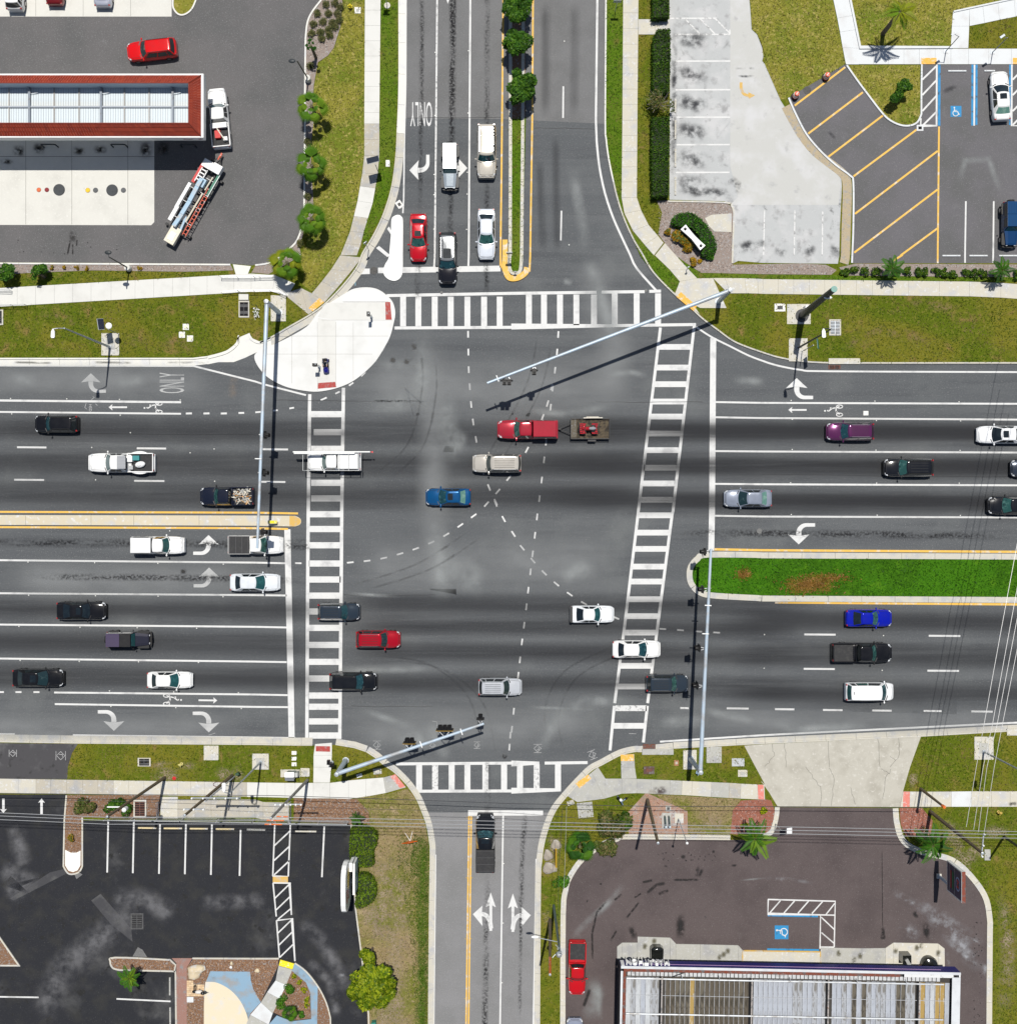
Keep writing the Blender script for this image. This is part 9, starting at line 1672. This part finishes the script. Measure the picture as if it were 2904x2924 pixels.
x,y,_ = P(*F2(1375,145)[0],1.2); t = thing('signal_cabinet','bright metal signal cabinet on the lower left verge','cabinet',(x,y,ZG + .05)); mb = MB(); mb.box((0,0,.75),(.85,.7,1.5)); mb.obj('case',STEEL,t); mb = MB(); mb.add([(-.47,-.42,1.5),(.47,-.42,1.5),(.47,.42,1.5),(-.47,.42,1.5),(-.47,0,1.62),(.47,0,1.62)],[(0,1,5,4),(4,5,2,3),(0,4,3),(1,2,5)]); mb.obj('roof',ALU,t); mb = MB(); mb.box((.62,.1,.6),(.3,.45,1.1)); mb.obj('side_box',surf('grey_case',[(.42,.43,.42)],.5),t)
CC('planter vault with brown slatted lid in a concrete frame','30',1012,242,1108,375,C_TAN,'vault_lid',.22,grate=8,frame=RUST,z0=.1); CC('dark drain grate in the middle of the black lot','30',986,1096,1082,1216,IRON,'drain_inlet',.02,grate=7,z0=ZL + .004,cat='drain'); CC('small cover under the lower left arm, upper','31',885,10,947,52,C_GREY,rz=.1,lid=C_TAN); CC('small white cover under the lower left arm, lower','31',760,50,802,76,WC,rz=.3)
CC('white square plate lying in the right bicycle lane','13',763,1166,800,1199,WC,'plate',.02,z0=.002,cat='plate'); CC('white plate with dark lamp in the slip lane hatching','01',1058,1508,1102,1562,WC,'plate',.05,z0=.002,rz=.6,cat='plate',lid=IRON)
for rc,x,y,r_,lb_ in (('11',888,112,28,'round manhole cover beside the stop line of the slip lane'),('11',1396,278,11,'little round valve cover above the upper crosswalk'),('12',1010,262,11,'little round valve cover in the upper crosswalk edge'),('22',1860,148,20,'pale round spot cover in the left turn lane of the right road'),('03',340,680,30,'dark manhole cover beside the two traffic barrels')):
    x_,y_,_ = P(*Z(rc,x,y)[0]); t = thing('manhole_cover',lb_,'manhole',(x_,y_,ZL + .002 if rc == '03' else .012)); R_ = r_*K/S; mb = MB(); mb.lathe((0,0,0),[(R_,0),(R_,.012),(R_*.9,.016)],20); mb.obj('lid',surf('worn_iron',[(.16,.16,.155),(.11,6,.5,.7)],.8) if r_ < 25 else surf('tar_iron',[(.085,.082,.078),(.05,5,.5,.7)],.85),t)
# rocks, statue, litter
def rock(label,px,r,m,z0=ZG,rz=0,flatz=.5,n=10):
    x,y,_ = P(*px); t = thing('boulder',label,'rock',(x,y,z0),rz); mb = MB(); mb.ball((0,0,r[2]*.3),r,12,8); mb.v = [tuple(Vector(v)*(1 + .18*sin(v[0]*7/r[0]*.4 + v[1]*5) + random.uniform(-.06,.06))) for v in mb.v]; mb.obj('stone',m,t,40)
CRM_R = surf('cream_rock',[(.62,.52,.36),(.72,1.5,.5,.7,6),(.42,3,.6,.75,6)],.9); PALR = surf('pale_rock',[(.33,.29,.24),((.46,.43,.38),2,.5,.65,6),((.16,.13,.10),4,.55,.70,6)],.95)
rock('large cream boulder beside the brick path at the bottom',F3(300,330)[0],(1.0,.72,.5),CRM_R,.14,.5); rock('tall cream stone at the top of the brown mulch bed',F3(783,235)[0],(.17,.22,.2),CRM_R,.15); rock('white stone below the tall cream stone',F3(772,288)[0],(.16,.16,.14),PWHITE,.15); rock('round pale stone in the brown mulch right of the blue paint',F3(1132,335)[0],(.28,.24,.18),CRM_R,.15)
rock('upper pale rock on the verge of the bottom road',Z('32',335,580)[0],(.55,.55,.3),PALR); rock('middle pale rock on the verge of the bottom road',Z('32',275,658)[0],(.5,.62,.3),PALR); rock('lower pale rock on the verge of the bottom road',Z('32',288,755)[0],(.75,.65,.3),PALR); rock('pale stone among the yellow green grass by the drooping palm',Z('32',1800,420)[0],(.28,.22,.18),PALR)
x,y,_ = P(*F3(330,625)[0],.5); t = thing('bird_statue','black and white bird statue with ring tail on the tan pavers','statue',(x,y,.15)); mb = MB(); mb.ball((.05,0,.55),(.42,.2,.24),12,8); mb.obj('body',surf('statue_white',[(.66,.62,.58)],.5),t,40); mb = MB(); mb.ball((.55,-.02,.8),(.26,.19,.2),12,8); mb.tube((.75,-.02,.8),(1.0,-.04,.72),.07,.01,8); mb.obj('head',GB,t,40); mb = MB(); mb.ball((-.42,.02,.5),(.27,.17,.2),10,6); mb.path([(-.42 + sin(q)*.10,.3 + cos(q)*-.28 + .1,.5) for q in np.linspace(0,2*pi,14)],.035,6); mb.path([(-.42,.5,.5),(-.38,.72,.6)],.03,6); mb.obj('tail',GB,t,40)
for sg in (-1,1): mb = MB(); mb.tube((.05,sg*.1,0),(.08,sg*.1,.4),.035,n=6); mb.obj('leg',BKB,t)
pv = struct('paver_patch',(lambda m: (m.prism(W2(F3(172,470,258,470,262,512,412,520,412,680,262,688,172,690)),.1,.150),m)[1])(MB()),C_LINE)
PVT = [surf('tan_paver_%d' % i,[c,(tuple(q*.85 for q in c),4,.5,.7)],.9) for i,c in enumerate(((.60,.42,.25),(.52,.37,.23),(.66,.50,.32)))]
for iy in range(8):
    for ix in range(8):
        xx,yy = 186 + ix*30,484 + iy*27
        if xx < 255 or (xx < 405 and yy > 520): q = P(*F3(xx,yy)[0]); mb = MB(); mb.box((0,0,0),(.22,.195,.03)); o = mb.obj('paver',random.choice(PVT),pv); o.location = (q[0],q[1],.162)
CC('grey square slab at the lower end of the tan pavers',F3,172,695,262,770,C_BLUE,'paving_slab',.05,z0=.12,cat='slab')
x,y,_ = P(*F5(975,645)[0],.4); t = thing('valve_assembly','blue grey pipe valve standing in the grass beside the curved sidewalk','valve',(x,y,ZG),.3); VM = surf('blue_grey_valve',[(.14,.19,.25),(.30,5,.55,.7)],.4,metal=.3); mb = MB(); mb.path([(-.25,.45,0),(-.25,.45,.7),(-.1,.1,.75),(.0,-.35,.7),(.0,-.35,0)],.08,8); mb.path([(0,-.05,.72),(.6,.12,.6)],.07,8); mb.obj('pipe',VM,t,50); mb = MB(); mb.ball((-.22,.42,.8),.15,10,6); mb.ball((.55,.1,.62),.14,10,6); mb.obj('valve_body',BKB,t,40); mb = MB(); mb.tube((-.05,.2,.85),(-.05,.2,1.0),.14,.14,12); mb.obj('hand_wheel',PWHITE,t,40)
x,y,_ = P(*Z('32',336,665)[0]); t = thing('guy_guard','yellow guard tube leaning on the guy line by the pale rocks','guard',(x,y,ZG)); mb = MB(); mb.tube((0,-1.4,0),(-.1,1.3,2.0),.09,n=10); mb.obj('tube',surf('guard_yellow',[(.62,.38,.03)],.5),t,50)
hb_ = Z('20',180,0)[0]; x,y,_ = P(*Z('13',1985,0)[0])
x,y,_ = P(*F2(890,130)[0],1); t = thing('marker_box','small dark green box on a post beside the wooden pole','box',(x,y,ZG)); mb = MB(); mb.box((0,0,.8),(.36,.3,.35),.4,taper=.9); mb.obj('case',surf('box_green',[(.03,.07,.04)],.5),t); mb = MB(); mb.tube((0,0,0),(0,0,.7),.04,n=8); mb.obj('post',STEEL,t)
x,y,_ = P(*F2(318,165)[0]); t = thing('round_cover','red round valve lid in the bare patch by the lower left sidewalk','cover',(x,y,ZG)); mb = MB(); mb.lathe((0,0,0),[(.2,0),(.2,.05),(.12,.06)],14); mb.obj('lid',RDP,t); x,y,_ = P(*Z('31',893,1905)[0]); t = thing('utility_pedestal','small green utility pedestal in the dry verge at the bottom edge','box',(x,y,ZG)); mb = MB(); mb.box((0,0,.35),(.45,.3,.7),.1); mb.obj('case',surf('teal_case',[(.03,.20,.15)],.5),t); mb = MB(); mb.box((0,0,.72),(.49,.34,.05),.1); mb.obj('lid',MATS['teal_case'],t)
# little tufts and flowers by the drain at the upper left corner
x,y,_ = P(*F1(395,620)[0]); t = thing('flower_bunch','bunch of white flowers beside the dark drain grate','flowers',(x,y,ZG)); n = 130; me = leaves_mesh('petals',np.stack([rng.normal(size=n)*.16,rng.normal(size=n)*.32,rng.uniform(.15,.4,n)],1),rng.normal(size=(n,3))*.5 + [0,0,1],rng.uniform(.05,.1,n),rng.integers(0,2,n),[PWHITE,LG['olive'][0]]); put('petals',me,t); mb = MB(); [mb.tube((random.uniform(-.1,.1),random.uniform(-.2,.2),0),(random.uniform(-.2,.2),random.uniform(-.3,.3),.3),.012,n=4) for _ in range(10)]; mb.obj('stems',LG['olive'][1],t)['kind'] = 'stuff'
# driver of the mobility scooter: one skin grown over a seated skeleton
def person(label,loc,rz):
    J = {'pel': (0,0,.62),'spine': (.02,0,.85),'chest': (.03,0,1.06),'neck': (.04,0,1.22),'head0': (.06,0,1.30),'head1': (.07,0,1.44)}
    E = [('pel','spine'),('spine','chest'),('chest','neck'),('neck','head0'),('head0','head1')]; R_ = {'pel': (.16,.13),'spine': (.15,.11),'chest': (.17,.11),'neck': (.055,.055),'head0': (.085,.075),'head1': (.085,.08)}
    for s,q in ((1,'l'),(-1,'r')):
        for nm,p,r_,par in (('hip',(.05,s*.10,.60),.09,'pel'),('knee',(.45,s*.13,.62),.06,'hip'),('ank',(.52,s*.13,.26),.04,'knee'),('toe',(.66,s*.13,.25),.035,'ank'),('sho',(.04,s*.19,1.12),.06,'chest'),('elb',(.16,s*.25,.90),.045,'sho'),('wri',(.42,s*.22,.96),.032,'elb'),('palm',(.49,s*.21,.98),.034,'wri'),('f1',(.55,s*.24,.98),.012,'palm'),('f2',(.565,s*.22,.985),.012,'palm'),('f3',(.565,s*.20,.985),.012,'palm'),('f4',(.55,s*.18,.98),.011,'palm'),('thumb',(.50,s*.16,.965),.012,'palm')): J[nm + q] = p; R_[nm + q] = (r_,r_); E.append((par + (q if par in ('hip','knee','ank','sho','elb','wri','palm') else ''),nm + q))
    ks = list(J); me = bpy.data.meshes.new('body'); me.from_pydata([J[k] for k in ks],[(ks.index(a),ks.index(b)) for a,b in E],[]); o = bpy.data.objects.new('body_tmp',me); COL.objects.link(o); o.modifiers.new('s','SKIN'); o.modifiers.new('d','SUBSURF').levels = 2
    for i,k in enumerate(ks): sv = me.skin_vertices[0].data[i]; sv.radius = R_[k]; sv.use_root = (i == 0)
    bpy.context.view_layer.update(); m2 = bpy.data.meshes.new_from_object(o.evaluated_get(bpy.context.evaluated_depsgraph_get())); bpy.data.objects.remove(o); SK_ = surf('skin',[(.42,.25,.18)],.6); SH = surf('grey_shirt',[(.20,.22,.25),(.15,8,.5,.7)],.8); PT = surf('dark_trousers',[(.02,.022,.035)],.8); m2.materials.clear(); [m2.materials.append(q) for q in (SK_,SH,PT)]
    for p in m2.polygons:
        c = p.center; p.material_index = 0 if c.z > 1.2 or (c.x > .28 and c.z > .8) else (1 if c.z > .66 and c.x < .4 else 2); p.use_smooth = True
    t = thing('person',label,'person',loc,rz); put('body',m2,t); mb = MB(); mb.ball((.05,0,1.47),(.115,.10,.075),12,8); mb.obj('hair',surf('dark_hair',[(.02,.016,.012)],.7),t,60); mb = MB(); mb.tube((.14,0,1.385),(.175,0,1.365),.016,.012,6); [mb.ball((.145,s*.035,1.405),.011,6,4) for s in (-1,1)]; mb.box((.148,0,1.335),(.012,.05,.01)); [mb.ball((.06,s*.088,1.39),(.02,.012,.03),6,4) for s in (-1,1)]; mb.obj('face',SK_,t); return t
sc_ = by_label('dark blue mobility scooter'); person('seated person in grey shirt riding the blue scooter on the island',local(sc_,-.30,0,.03),sc_.rotation_euler.z)
